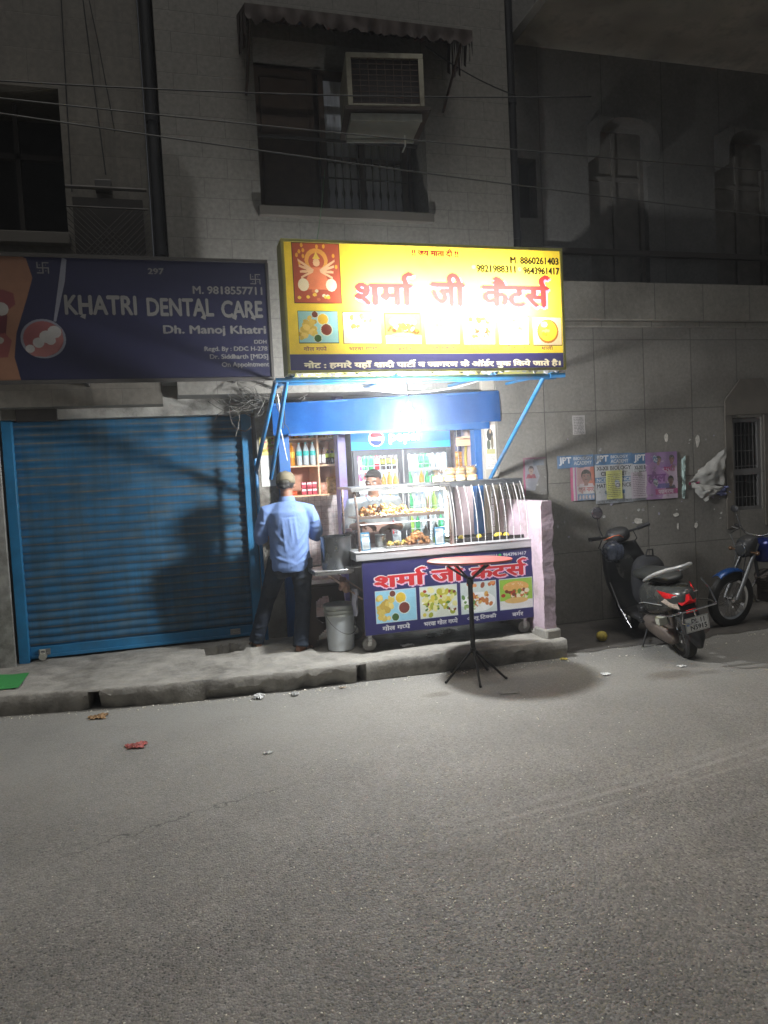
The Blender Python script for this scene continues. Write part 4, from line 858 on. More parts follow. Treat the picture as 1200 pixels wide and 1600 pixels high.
poster('poster', 4.10, 1.39, .29, .36, C(200, 195, 195), 'portrait poster of a dark haired man on pink ground, left end of the row', polit, y=7.090, warp=wv)
poster('poster', 4.40, 1.34, .47, .54, PW, 'white coaching poster with blue heading and biology lettering, behind the yellow notice', jpt(True), y=7.092, warp=wv)
poster('poster', 4.87, 1.35, .36, .52, C(200, 202, 205), 'second white coaching poster half hidden under the purple poster', jpt(True), y=7.089, warp=wv)
def purple(q):
    w, h = q.w, q.h; q.poly([(0, h), (w, h), (w, h-.16), (.1, h-.2), (0, h-.12)], C(150, 110, 165)); q.poly([(0, 0), (.2, 0), (.3, h*.5), (.1, h-.1), (0, h*.7)], C(170, 120, 175))
    face(q, .17, h-.09, .035, C(150, 105, 90), C(40, 35, 35)); face(q, w-.07, h-.085, .035, C(150, 105, 90), C(60, 55, 60)); q.text('हौल', .02, h*.33, .26, h*.6, C(120, 40, 130), .05, True); q.text('मची', w-.18, h*.58, w-.02, h*.72, C(175, 40, 110), .04, True)
    face(q, w-.09, h*.38, .04, C(130, 95, 80), C(35, 30, 30), C(60, 60, 80)); q.rect(.12, .05, w, .11, C(180, 60, 130)); q.rect(.15, .12, .3, .17, C(90, 80, 150)); q.text('जागरण', .16, .055, w-.05, .10, C(225, 215, 225), .03, True)
poster('poster', 5.03, 1.35, .41, .52, C(205, 180, 200), 'purple and pink Hindi poster at the right end of the row', purple, y=7.083, warp=wv)
def ynot(q): lines(q, .02, .02, q.w-.02, q.h-.03, 13, C(110, 105, 50), .4)
poster('notice', 4.53, 1.385, .20, .31, C(205, 205, 110), 'yellow printed notice pasted over the white coaching poster', ynot, y=7.084, cat='notice', warp=wv)
def pnot(q): lines(q, .02, .02, q.w-.02, q.h-.03, 12, C(125, 105, 120), .4)
poster('notice', 4.84, 1.375, .20, .29, C(200, 185, 195), 'pale pink printed notice between the yellow notice and the purple poster', pnot, y=7.080, cat='notice', warp=wv)
def torn(q):
    q.rect(0, .03, .12, .09, C(60, 100, 160)); q.text('आओ', .2, .03, .36, .10, C(60, 100, 160), .03, True)
def dogear(x, y, z):   # sheet peeled off and curled down
    t = max(0, (y-.1)); return (x+.05*math.sin(y*9), y*.95+.04*math.sin(x*8), z+.02+.07*abs(math.sin(x*5))*t+.008*math.sin(x*25))
mb = MB(); O = Vector((5.60, 7.085, 1.32)); random.seed(4)
def flap(pts, col_i, y): mb.mi(col_i); n = len(pts); mb.add([(a_, y+.03*math.sin(a_*9)*k_, b_) for k_, (a_, b_) in enumerate(pts)][:n], [tuple(range(n))])
def sheet(A, B, Cc, D, k, bow, n=14):
    mb.mi(k); A, B, Cc, D = map(Vector, (A, B, Cc, D))
    def fn(u, v): q = (A*(1-u)+B*u)*(1-v)+(D*(1-u)+Cc*u)*v; return q+Vector((0, -bow*math.sin(math.pi*u)*math.sin(math.pi*v)-.010*math.sin(u*19+v*11)*math.sin(v*9)-.02*mn.noise((u*5, v*5, k)), .012*math.sin(u*9)*(1-v)+.012*mn.noise((u*8, v*3, 5))))
    mb.grid(fn, n, n)
sheet((0, -.0, .20), (.43, -.03, .13), (.50, -.02, .58), (.14, -.0, .33), 0, .04)
sheet((.02, -.01, .13), (.18, -.03, -.04), (.44, -.04, .12), (.02, 0, .19), 0, .05)
sheet((.0, .006, .16), (.43, .002, .14), (.45, .002, .20), (.0, .006, .19), 1, .003)
sheet((.30, .004, .20), (.44, .0, .2), (.47, .0, .33), (.33, .004, .30), 2, .003)
sheet((-.10, .004, .02), (-.06, .004, .02), (-.04, .004, .50), (-.09, .004, .46), 3, .003)
sheet((.32, .006, .02), (.56, .004, .03), (.53, .004, .13), (.3, .004, .12), 2, .003)
o = mb.build('torn_poster', [M('torn_white', C(165, 163, 157), .85, var=.15), M('torn_pink', C(185, 60, 110), .8), M('torn_print', C(120, 125, 165), .8, var=.4, scale=20), M('torn_green', C(170, 190, 185), .85)]); o.location = O
tag(o, 'white poster torn and peeling off the stone wall in a curled flap', 'poster')
def film(q):
    w, h = q.w, q.h; q.rect(0, 0, .02, h, C(165, 80, 115)); q.rect(0, h-.02, w, h, C(140, 90, 110)); q.poly([(.02, .05), (.13, .05), (.19, h*.5), (.13, h-.02), (.02, h-.02)], C(140, 140, 148)); face(q, .09, h*.66, .032, C(165, 135, 120), C(55, 35, 40), C(145, 60, 75)); q.rect(.12, h*.78, w*.9, h*.92, C(105, 115, 130))
poster('poster', 3.55, 1.48, .27, .40, C(112, 108, 102), 'small faded poster of a woman in pink, beside the blue strut', film, y=7.093, warp=wv)
def god(q):
    w, h = q.w, q.h; q.ell(w*.45, h*.78, w*.3, h*.13, C(60, 60, 55), 14); q.ell(w*.3, h*.55, w*.18, h*.12, C(90, 95, 80), 12); q.ell(w*.65, h*.6, w*.13, h*.16, C(120, 110, 90), 12); q.rect(w*.1, h*.34, w*.9, h*.45, C(175, 170, 120)); 
    lines(q, .01, .02, w-.01, h*.3, 7, C(170, 165, 165)); q.ell(w*.5, h*.85, w*.1, h*.05, C(190, 160, 130), 10)
poster('calendar', 3.15, 1.78, .12, .46, C(215, 210, 200), 'paper calendar with a dark picture on the cream pier beside the right blue post', god, y=7.132, cat='calendar', mat=PRINT)
def flow(q):
    w, h = q.w, q.h; random.seed(2); q.rect(0, h*.62, w, h, C(225, 210, 130))
    for _ in range(26): q.ell(rr(.02, w-.02), rr(h*.66, h*.97), .014, .014, random.choice([C(200, 60, 70), C(235, 225, 190), C(170, 160, 60), C(215, 130, 120)]), 8)
    lines(q, .012, .03, w-.012, h*.58, 8, C(205, 205, 205), .2)
poster('calendar', .86, 1.72, .155, .50, C(222, 222, 215), 'paper calendar with red and yellow flowers on the grimy pillar left of the stall', flow, y=7.492, cat='calendar', mat=PRINT)
# scraps of old paper
random.seed(77)
for k in range(30):
    x = rr(3.9, 6.05); z = 1.22+rr(-.22, .14) if k % 5 else 1.93+rr(-.03, .14); sz_ = rr(.007, .026); pts = [(math.cos(a*.9)*sz_*rr(.4, 1.2), math.sin(a*.9)*sz_*rr(.3, 1)) for a in range(7)]; mb = MB(); mb.prism(pts, (0, 0, 0), (1, 0, 0), (0, 0, 1), .0015)
    o = mb.build('paper_scrap', M('old_scrap%d' % (k % 3), (C(190, 188, 182), C(150, 148, 145), C(165, 160, 175))[k % 3], .9, var=.3, scale=30), smooth=False); o.location = (x, 7.0945, z); tag(o, 'tiny torn remnant of old paper stuck around the row of posters', 'paper', 'tiny paper remnants round the posters')
random.seed(21)
for k, (x, z, w, h, lb_) in enumerate(((5.32, 2.02, .07, .12, 'torn white paper scrap with a dark smear, above the purple poster'), (5.73, 1.98, .06, .17, 'narrow torn white scrap, uppermost above the torn flap'), (4.93, 1.12, .12, .08, 'bluish scrap of paper directly under the row of posters'), (5.42, 1.16, .09, .05, 'small pale scrap below the purple poster'), (5.44, 1.03, .03, .08, 'thin pale sliver of paper, lower than the scrap below the purple poster'), (5.68, 1.02, .05, .09, 'L shaped white sliver of paper below the torn flap'))):
    mb = MB(); pts = [(math.cos(a*.7)*w*.55*rr(.55, 1), math.sin(a*.7)*h*.55*rr(.55, 1)) for a in range(9)]; mb.prism(pts, (0, 0, 0), (1, 0, 0), (0, 0, 1), .002); o = mb.build('paper_scrap', M('scrap%d' % (k % 2), (C(205, 200, 190), C(150, 150, 185))[k == 2], .85, var=.3, scale=30), smooth=False); o.location = (x, 7.094, z); tag(o, lb_, 'paper')
# ================================================================== BULB AND CABLES
lb_ = thing('light_bulb', BULB, 'glaring white bulb hanging on a cord under the yellow sign', 'lamp')
mb = MB(); mb.lathe([(.0, -.115), (.045, -.104), (.078, -.068), (.086, -.022), (.074, .018), (.036, .048)], (0, 0, 0), 20); mb.build('bulb', emis('bulb_light', (.95, .975, 1, 1), BULB_E), lb_)
mb = MB(); mb.lathe([(.035, .046), (.03, .06), (.02, .075), (.02, .11), (.008, .12)], (0, 0, 0), 14); mb.build('holder', M('white_plastic', (.7, .7, .68, 1), .4), lb_)
mb = MB(); mb.tube([(0, 0, .11), (.004, 0, .2), (0, .03, .33)], .004, 6); mb.build('cord', M('black_rubber', (.02, .02, .02, 1), .6), lb_)
CB = MATS['black_rubber']; WC = M('white_cable', (.75, .74, .7, 1), .5); GC = M('grey_cable', (.06, .06, .055, 1), .6)
def cable(A, B, sg, r, mat, label, mid=None, n=18, cat='cable', name='cable'):
    A = Vector(A); B = Vector(B); pts = [A.lerp(B, i/n)-Vector((0, 0, sg*4*(i/n)*(1-i/n))) for i in range(n+1)]; mb = MB(); mb.tube([q-A for q in pts], r, 6); o = mb.build(name, mat); o.location = A; return tag(o, label, cat)
cable((1.18, 6.2, 2.66), (2.95, 6.35, 2.66), .16, .0055, WC, 'sagging white cable hung under the yellow sign above the bulb')
cable((-1.2, 6.6, 5.05), (4.2, 6.6, 5.39), .05, .006, CB, 'uppermost dark cable crossing the front of the buildings behind the air conditioner')
cable((-1.3, 6.55, 4.90), (6.6, 6.55, 4.78), .03, .006, GC, 'middle overhead cable crossing just under the air conditioner')
cable((-1.3, 6.5, 4.77), (6.6, 6.5, 4.27), .03, .006, GC, 'lowest overhead cable sloping down towards the right')
cable((2.6, 6.9, 5.87), (3.62, 7.1, 5.60), .04, .006, CB, 'short dark cable from the awning corner to the right hand drain pipe')
cable((-.67, 7.24, 6.3), (-.70, 7.24, 4.45), -.01, .006, CB, 'thin cable hanging beside the dark opening, leftmost of three')
cable((-.50, 7.22, 6.3), (-.40, 7.2, 4.6), .04, .006, CB, 'thin cable hanging down to the meter box, middle of three')
cable((-.45, 7.24, 6.2), (-.30, 7.24, 5.0), -.05, .005, CB, 'short thin cable on the plaster wall, rightmost of three')
def tangle():
    mb = MB(); random.seed(31)
    for k in range(24):
        x = rr(.55, 1.0); z = rr(2.45, 2.68); y = rr(6.9, 7.45); a = Vector((x, y, z)); d = Vector((rr(-1, 1), rr(-.3, .3), rr(-.6, .6))); pts = [a]; 
        for i in range(9): d = (d+Vector((rr(-.8, .8), rr(-.3, .3), rr(-.8, .8)-.05))).normalized(); a = a+d*.045; pts.append(a.copy())
        mb.tube(pts, rr(.0025, .005), 5)
    for k in range(7):
        x = rr(.1, .9); mb.tube([(x+i*.07, 7.2+rr(-.02, .02), 2.62-.10*math.sin(math.pi*i/7)-.03*k*.4+rr(-.01, .01)) for i in range(8)], .004, 5)
    return mb
o = tangle().build('cable_tangle', M('dusty_cable', (.09, .085, .075, 1), .8, var=.4)); tag(o, 'messy tangle of old wires beside the blue struts under the clinic sign', 'cable')
for k, (x, z, l, lb2) in enumerate(((.985, 2.58, .62, 'pale frayed cord hanging down beside the blue post'), (1.03, 2.6, .42, 'short dark cord hanging right of the pale frayed cord'))):
    mb = MB(); mb.tube([(0, 0, 0), (.012, 0, -.12), (.008, .01, -.3), (.04, .02, -l*.8), (.06, .02, -l)], [.005, .006, .005, .004, .003], 6); o = mb.build('hanging_cord', (WC, CB)[k]); o.location = (x, 6.9, z); tag(o, lb2, 'cord')
# ================================================================== AIR CONDITIONER
ac = thing('air_conditioner', (2.10, 6.64, 5.14), 'old window air conditioner sticking out under the torn awning', 'air conditioner', rz=math.radians(-8))
ACM = M('old_cream_paint', (.36, .34, .26, 1), .6, var=.15, dirt=(.14, .12, .09, 1), dscale=5, damt=.6)
mb = MB(); X0, X1, Z0, Z1 = -.355, .355, 0, .47; t = .045
for q in ((X0, X1, 0, .7, Z0, Z0+.02), (X0, X1, 0, .7, Z1-.02, Z1), (X0, X0+.02, 0, .7, Z0+.02, Z1-.02), (X1-.02, X1, 0, .7, Z0+.02, Z1-.02)): mb.box(*q)
for q in ((X0, X1, -.012, 0, Z1-t, Z1), (X0, X0+t, -.012, 0, Z0, Z1-t), (X1-t, X1, -.012, 0, Z0, Z1-t), (X0+t, X1-t, -.01, 0, Z0, Z0+.02)): mb.box(*q)
mb.build('casing', ACM, ac, bevel=.004)
mb = MB(); mb.box(X0+.03, X1-.03, .05, .08, .03, Z1-.03); mb.build('condenser', M('coil_dark', (.05, .04, .038, 1), .6, var=.3, scale=40), ac, smooth=False)
mb = MB()
for k in range(9): mb.tube([(X0+t+k*.0775, -.004, .02), (X0+t+k*.0775, -.004, Z1-t)], .003, 5)
for k in range(9): mb.tube([(X0+t, -.006, .03+k*.049), (X1-t, -.006, .03+k*.049)], .003, 5)
mb.build('grille', M('rusty_wire', (.12, .085, .065, 1), .7), ac)
mb = MB(); mb.box(X0-.03, X1+.05, -.03, .60, -.045, -.012); mb.box(X0+.08, X0+.12, .1, .6, -.06, -.045); mb.build('support_shelf', M('dark_wood_shelf', (.06, .045, .035, 1), .8), ac, bevel=.004)
mb = MB(); mb.box(X0+.02, X1-.03, .0, .50, -.10, -.062, RX(3)); mb.box(X0+.02, X1-.03, .0, .02, -.13, -.06); mb.box(X0+.02, X1-.03, .44, .46, -.13, -.10); mb.build('drip_tray', M('galvanised', (.36, .37, .33, 1), .5, .3, var=.2, dirt=(.2, .18, .12, 1), damt=.5), ac, bevel=.003)
mb = MB(); mb.tube([(.22, .35, -.10), (.22, .35, -.2), (.19, .35, -.26)], .008, 6); mb.build('drain_tube', WC, ac)
cable((1.66, 7.4, 4.85), (1.28, 6.2, 3.73), .05, .004, M('green_wire', (.05, .13, .05, 1), .6), 'thin green wire running from the window down behind the yellow sign')

# ================================================================== SHELF UNIT WITH BOTTLES
WOOD = M('light_wood', (.80, .52, .32, 1), .55, var=.15, scale=4, stretch=(1, 1, 8)); WOODB = M('shelf_back', (.72, .38, .25, 1), .6, var=.12)
su = thing('wall_shelf', (1.53, 8.6, 1.58), 'light wooden pigeonhole shelf on the tiled back wall of the stall', 'shelf')
mb = MB(); xa, xb = -.38, .34
for z in (0, .335, .64, .95): mb.box(xa+.02, xb-.02, -.32, .24, z-.01, z+.01)
for x in (xa, .06, xb-.02): mb.box(x, x+.02, -.325, .245, -.01, .96)
mb.build('frame', WOOD, su, bevel=.002); mb = MB(); mb.box(xa+.01, xb-.01, .245, .255, -.01, .96); mb.build('back_panel', WOODB, su, smooth=False)
def bottle(name, h, r, body, cap, lab, label, cat, group, loc_, neck=.3, labz=(.35, .6), simple=False, lcol2=None):
    """drink bottle: lathe body, cap, label band"""
    key = (h, r, body, cap, lab, simple)
    if key in BC: src = BC[key]; o = copy_tree(src); tag(o, label, cat, group); o.location = loc_; return o
    prof = [(r*.75, 0), (r*.95, .01*h), (r, .05*h), (r*.97, .25*h), (r, .5*h), (r, .62*h), (r*.8, .74*h), (r*.42, .86*h), (r*.3, .9*h), (r*.3, .93*h)]
    bm_ = M('bottle_'+'_'.join('%d' % int(c*255) for c in body[:3]), body, .12, var=.1, scale=20, spec=.6)
    cm = M('cap_'+'_'.join('%d' % int(c*255) for c in cap[:3]), cap, .4); lm = M('band_'+'_'.join('%d' % int(c*255) for c in lab[:3]), lab, .5, var=.45, scale=45)
    if simple:
        mb = MB(); mb.lathe(prof, n=10); mb.mi(1); mb.lathe([(r*.34, .93*h), (r*.34, h)], n=8); mb.mi(2); mb.lathe([(r*1.03, labz[0]*h), (r*1.03, labz[1]*h)], n=10); o = mb.build(name, [bm_, cm, lm]); o.location = loc_
    else:
        o = thing(name, loc_, label, cat, group); mb = MB(); mb.lathe(prof, n=14); mb.build('body', bm_, o)
        mb = MB(); mb.lathe([(r*.34, .925*h), (r*.36, .94*h), (r*.34, h)], n=10); mb.build('cap', cm, o); mb = MB(); mb.lathe([(r*1.02, labz[0]*h), (r*1.03, (labz[0]+.01)*h), (r*1.03, labz[1]*h)], n=14); mb.build('bottle_label', lm, o)
    BC[key] = o; tag(o, label, cat, group); return o
BC = {}
GRN = (.10, .42, .05, 1); ORG = (.75, .28, .02, 1); CLR = (.55, .60, .62, 1); TEAL = (.05, .55, .5, 1); COLA = (.03, .012, .01, 1); RED = (.5, .02, .03, 1); WH = (.8, .8, .78, 1); YLW = (.75, .65, .03, 1)
gB = 'drink bottles on the wooden wall shelf'; zz = 1.925; yy = 8.34
bottle('drink_bottle', .27, .037, GRN, (.05, .25, .05, 1), (.75, .8, .7, 1), 'large green drink bottle, leftmost on the middle shelf board', 'bottle', gB, (1.225, yy, zz))
bottle('drink_bottle', .26, .036, ORG, (.75, .4, .05, 1), (.85, .5, .05, 1), 'orange drink bottle beside the large green one on the wooden shelf', 'bottle', gB, (1.31, yy, zz))
for k, w_ in enumerate(('left', 'middle', 'right')): bottle('water_bottle', .26, .034, CLR, (.2, .6, .6, 1), TEAL, 'clear water bottle with teal band, %s one of the three on the wooden shelf' % w_, 'bottle', gB, (1.395+k*.078, yy, zz), labz=(.42, .62))
for k, w_ in enumerate(('left', 'right')): bottle('drink_bottle', .19, .022, (.22, .15, .12, 1), (.1, .1, .1, 1), WH, 'small pale labelled bottle, %s one of the pair right of the shelf divider' % w_, 'bottle', gB, (1.625+k*.05, yy, zz), labz=(.1, .6))
for k, w_ in enumerate(('first', 'second', 'third', 'fourth')): bottle('cola_bottle', .17, .025, COLA, YLW, (.5, .62, .05, 1), '%s from the left of the yellow capped cola bottles on the wall shelf' % w_, 'bottle', gB, (1.722+k*.053, yy, zz), labz=(.45, .72))
for k, (x, c_, w_) in enumerate(((1.21, RED, 'red'), (1.29, (.7, .15, .03, 1), 'deep orange'), (1.37, ORG, 'amber'), (1.46, CLR, 'clear'), (1.545, (.03, .3, .1, 1), 'dark green'))): bottle('drink_bottle', .22, .034, c_, c_, c_, '%s bottle on the top shelf board, mostly hidden by the blue header' % w_, 'bottle', gB, (x, yy, 2.23), simple=True)
for k, w_ in enumerate(('first', 'second', 'third', 'fourth')): bottle('drink_bottle', .16, .025, ORG, YLW, ORG, '%s from the left of the small orange bottles at the top right of the shelf' % w_, 'bottle', gB, (1.65+k*.06, yy, 2.23), simple=True)
for k, (x, w_) in enumerate(((1.43, 'left'), (1.495, 'middle'), (1.555, 'right'))):
    for j in range(2):
        t_ = thing('snack_box', (x, 8.36, 1.592+j*.075), 'red and white snack box, %s stack, %s one on the lowest shelf board' % (w_, ('lower', 'upper')[j]), 'box', 'red snack boxes on the lowest shelf board'); mb = MB(); mb.box(-.027, .027, -.02, .02, 0, .07); mb.build('box', M('snack_red', C(185, 30, 60), .5, var=.4, scale=50), t_, bevel=.003); mb = MB(); mb.box(-.024, .024, -.0215, -.0195, .04, .062); mb.build('box_label', M('snack_label', (.7, .7, .72, 1), .5, var=.3, scale=60), t_)
def packet(name, loc_, w, h, d, mat, label, cat, group=None, rz=0):
    mb = MB(); nn = 10
    for s in (-1, 1): mb.grid(lambda u, v: ((u-.5)*w*(1-.06*math.sin(math.pi*v)), s*d*.5*(math.sin(math.pi*u)*math.sin(math.pi*v))**.5, v*h), nn, nn)
    o = mb.build(name, mat); o.location = loc_; o.rotation_euler.z = math.radians(rz); return tag(o, label, cat, group)
PK = M('snack_packet', C(205, 150, 125), .3, var=.5, scale=35); PK2 = M('snack_packet_gold', C(205, 170, 110), .3, var=.5, scale=30)
packet('snack_packet', (1.66, 8.36, 1.59), .09, .13, .04, PK, 'small pinkish snack packet, left one right of the shelf divider', 'packet'); packet('snack_packet', (1.76, 8.38, 1.59), .12, .19, .05, PK2, 'taller golden snack packet at the lower right of the shelf', 'packet')
packet('snack_packet', (1.29, 8.36, 1.59), .13, .05, .05, M('orange_packet', C(215, 90, 50), .4, var=.4, scale=30), 'low orange packet at the left end of the lowest shelf board', 'packet')

# ================================================================== FRIDGE
fr = thing('display_fridge', (2.57, 8.2, .18), 'tall two door display fridge with a blue drinks header and lit shelves of bottles', 'fridge')
FX0, FX1, FH = -.60, .60, 2.12; FM = M('fridge_grey', (.10, .105, .125, 1), .4, .2); WP = M('white_liner', (.8, .82, .85, 1), .4)
mb = MB()
for q in ((FX0, FX0+.04, 0, .6, .0, FH), (FX1-.04, FX1, 0, .6, .0, FH), (FX0+.04, FX1-.04, .56, .6, 0, FH), (FX0+.04, FX1-.04, 0, .56, 0, .22), (FX0+.04, FX1-.04, 0, .56, 1.86, FH)): mb.box(*q)
mb.build('body', FM, fr, bevel=.004)
mb = MB(); mb.box(FX0+.04, FX1-.04, .52, .56, .22, 1.86); mb.box(FX0+.04, FX0+.06, .03, .52, .22, 1.86); mb.box(FX1-.06, FX1-.04, .03, .52, .22, 1.86); mb.box(FX0+.06, FX1-.06, .03, .52, .22, .24); mb.build('liner', WP, fr, smooth=False)
mb = MB()
for z in (.62, .88, 1.14, 1.40, 1.64):
    mb.box(FX0+.06, FX1-.06, .06, .07, z-.015, z+.012); mb.tube([(FX0+.06, .065, z+.06), (FX1-.06, .065, z+.06)], .004, 5)
    for k in range(28): mb.tube([(FX0+.07+k*.0395, .07, z), (FX0+.07+k*.0395, .5, z)], .0025, 4)
    for k in range(12): mb.tube([(FX0+.1+k*.09, .065, z), (FX0+.1+k*.09, .065, z+.06)], .002, 4)
mb.build('wire_shelf', M('white_wire', (.8, .8, .82, 1), .4), fr)
q = Pic(1.2, .235, (.01, .10, .33, 1)); random.seed(3)
q.poly([(0, 0), (1.2, 0), (1.2, .08), (.6, .05), (0, .1)], (.008, .16, .42, 1)); q.ell(.30, .125, .092, .092, (.75, .75, .75, 1), 30); q.ell(.30, .125, .083, .083, (.7, .7, .7, 1), 30)
q.poly([(.30+.083*math.cos(a), .125+.083*math.sin(a)) for a in [math.radians(12+k*8) for k in range(20)]]+[(.25, .14), (.30, .15), (.35, .155)], (.6, .02, .03, 1))
q.poly([(.30+.083*math.cos(a), .125+.083*math.sin(a)) for a in [math.radians(195+k*8) for k in range(18)]]+[(.35, .10), (.30, .085), (.26, .09)], (.01, .03, .3, 1))
q.text('pepsi', .45, .05, .82, .20, (.75, .78, .8, 1), .03)
q.build('header_panel', print_mat('lit_header', .3, glow=3.6), (-.60, -.012, 1.885), parent=fr)
for s, (a, b) in enumerate(((FX0+.01, -.005), (.005, FX1-.01))):
    dr = MB(); z0, z1 = .16, 1.87; t = .055
    for r in ((a, a+t, z0, z1), (b-t, b, z0, z1), (a+t, b-t, z1-t, z1), (a+t, b-t, z0, z0+t)): dr.box(r[0], r[1], -.045, -.005, r[2], r[3])
    d_ = dr.build('door', FM, fr, bevel=.004); g_ = MB(); g_.box(a+t, b-t, -.03, -.022, z0+t, z1-t); g_.build('door_glass', glass('fridge_glass%d' % s, (.97, .99, 1, 1), .05), d_, smooth=False)
    h_ = MB(); x = b-.028 if s == 0 else a+.028; h_.tube([(x, -.045, 1.0), (x, -.075, 1.02), (x, -.075, 1.40), (x, -.045, 1.42)], .008, 8); h_.build('handle', ALU, d_)
mb = MB()
for x in (FX0+.07, .0, FX1-.07): mb.box(x-.008, x+.008, .04, .055, .3, 1.82)
mb.box(FX0+.08, FX1-.08, .05, .075, 1.83, 1.855)
mb.build('lamp_strip', emis('fridge_light', (.92, .97, 1, 1), 34), fr, smooth=False)
cols = {'red': RED, 'green': (.03, .35, .12, 1), 'dark': COLA, 'orange': ORG, 'clear': CLR, 'lime': (.3, .5, .05, 1), 'pink': (.55, .05, .2, 1), 'yellow': (.7, .5, .03, 1)}
caps = {'red': RED, 'green': (.05, .4, .1, 1), 'dark': YLW, 'orange': ORG, 'clear': (.1, .3, .6, 1), 'lime': YLW, 'pink': (.6, .1, .3, 1), 'yellow': (.7, .5, .03, 1)}
layout = {1.64: ('pink green green red dark dark dark', 'clear clear clear green green clear clear'), 1.40: ('pink red pink lime orange orange orange', 'green green clear orange green green clear'), 1.14: ('red red orange orange yellow yellow clear', 'clear green clear clear lime lime clear'), .88: ('clear yellow lime dark orange red clear', 'orange lime green clear clear clear green')}
rows = {1.64: 'top', 1.40: 'second', 1.14: 'third', .88: 'lowest visible'}; ordn = ('first', 'second', 'third', 'fourth', 'fifth', 'sixth', 'seventh')
for z, (L_, R_) in layout.items():
    for side, st, xa in (('left', L_, FX0+.115), ('right', R_, .055)):
        for k, c_ in enumerate(st.split()):
            h_ = .19+.02*(k % 2) if c_ != 'green' else .2
            bottle('fridge_bottle', min(h_, .21), .029, cols[c_], caps[c_], (WH if c_ in ('red', 'clear', 'pink') else (cols[c_] if c_ != 'dark' else (.5, .6, .05, 1))), '%s bottle, %s from the left on the %s fridge shelf, %s door' % (c_, ordn[k], rows[z].replace(' visible', ''), side), 'bottle', 'bottles inside the display fridge', (2.57+xa+k*.072, 8.2+.13, .18+z+.012), simple=True)
# things hanging on the pink side wall right of the fridge
mb = MB(); random.seed(8)
mb.grid(lambda u, v: (3.215+.035*u+.01*math.sin(v*7), 7.86+.02*math.sin(u*9), 2.32-.62*v), 6, 14); o = mb.build('yellow_cloth', M('yellow_cloth', (.75, .58, .12, 1), .9, var=.2)); tag(o, 'narrow yellow cloth strip hanging beside the fridge', 'cloth')
for k in range(6):
    packet('snack_packet', (3.20, 8.02, 2.17-.085*k), .085, .08, .03, M('packet_%d' % (k//3), (C(70, 70, 110), C(215, 150, 40))[k//3], .3, var=.5, scale=40), '%s packet, %s from the top of the strip hanging beside the fridge' % (('dark blue', 'orange')[k//3], ordn[k]), 'packet', 'packets hanging in a strip beside the fridge')
for k, (x, l, w_) in enumerate(((3.15, .75, 'leftmost'), (3.235, .95, 'rightmost'))): cable((x, 7.95, 2.4), (x+.03, 7.95, 2.4-l), -.01, .004, WC, 'white cord hanging beside the packets right of the fridge, %s' % w_, cat='cord', name='hanging_cord')
mb = MB(); mb.lathe([(.04, 0), (.05, .02), (.05, .2), (.035, .24), (.03, .25)], n=14); mb.box(-.02, .03, -.05, -.04, .05, .16); o = mb.build('lidded_jar', M('pale_jar', (.6, .45, .4, 1), .4, var=.2)); o.location = (3.17, 7.66, 2.15); 
mb = MB(); mb.box(-.10, .10, -.08, .08, -.02, 0); mb.box(-.1, .1, .07, .08, -.1, -.02); w_ = mb.build('wall_bracket_shelf', WOOD, bevel=.003); w_.location = (3.17, 7.68, 2.15); tag(w_, 'tiny wooden bracket shelf high on the pink inner wall', 'shelf'); tag(o, 'pale lidded jar on the tiny bracket shelf on the pink inner wall', 'jar')

# ================================================================== FOOD CART
ct = thing('food_cart', (2.43, 6.78, .175), 'food cart with a dark blue Hindi food banner, steel counter and glass case', 'food cart')
cx0, cx1, cyf, cyb = -.82, .84, -.31, .30      # body, local
DST = M('dull_cart_steel', (.22, .22, .21, 1), .45, .6, var=.25, dirt=(.10, .07, .05, 1), dscale=4, damt=.5)
mb = MB()
for x in (cx0, cx1-.035):
    for y in (cyf+.03, cyb-.035): mb.box(x, x+.035, y, y+.035, .16, .83)
for z in (.16, .80): 
    for y in (cyf+.03, cyb-.035): mb.box(cx0+.035, cx1-.035, y, y+.03, z, z+.03)
    for x in (cx0, cx1-.035): mb.box(x, x+.03, cyf+.065, cyb-.035, z, z+.03)
mb.box(cx0+.035, cx1-.035, cyf+.065, cyb-.035, .165, .185); mb.box(cx0+.035, cx1-.035, cyb-.03, cyb-.025, .19, .80); mb.box(cx0+.004, cx0+.01, cyf+.065, cyb-.035, .19, .80); mb.box(cx1-.01, cx1-.004, cyf+.065, cyb-.035, .19, .80)
mb.build('chassis', DST, ct, bevel=.003)
mb = MB(); mb.box(-.90, .88, -.375, .34, .845, .915); mb.box(-.90, .88, -.38, .34, .915, .925); mb.build('counter', M('counter_steel', (.60, .60, .61, 1), .42, .45, var=.1, stretch=(1, 1, 8)), ct, bevel=.004)
# banner
BWd, BHt = 1.70, .675; q = Pic(BWd, BHt, (.020, .018, .11, 1))
def bx(u): return (u-28)/1110*BWd
def bz(u, v): # v = pixels from the banner's top edge at that place
    return BHt*(1-v/470)
def bt(t, u0, u1, v0, v1, col, **k): q.text(t, bx(u0), BHt*(1-v1/470), bx(u1), BHt*(1-v0/470), col, **k)
RT = (.55, .015, .02, 1)
for t, a, b in (('शमा^', 95, 425), ('जी', 450, 665), ('कैटस^', 705, 1090)):
    q.text(t, bx(a)-.008, BHt*(1-180/470)-.014, bx(b)+.02, BHt*(1-62/470)-.004, (.72, .35, .55, 1), bold=.075, hi=True)
    q.text(t, bx(a)-.012, BHt*(1-180/470)-.004, bx(b)+.010, BHt*(1-62/470)+.010, (.72, .68, .68, 1), bold=.075, hi=True)
for t, a, b in (('शमा^', 95, 425), ('जी', 450, 665), ('कैटस^', 705, 1090)): bt(t, a, b, 62, 180, RT, bold=.045, hi=True)
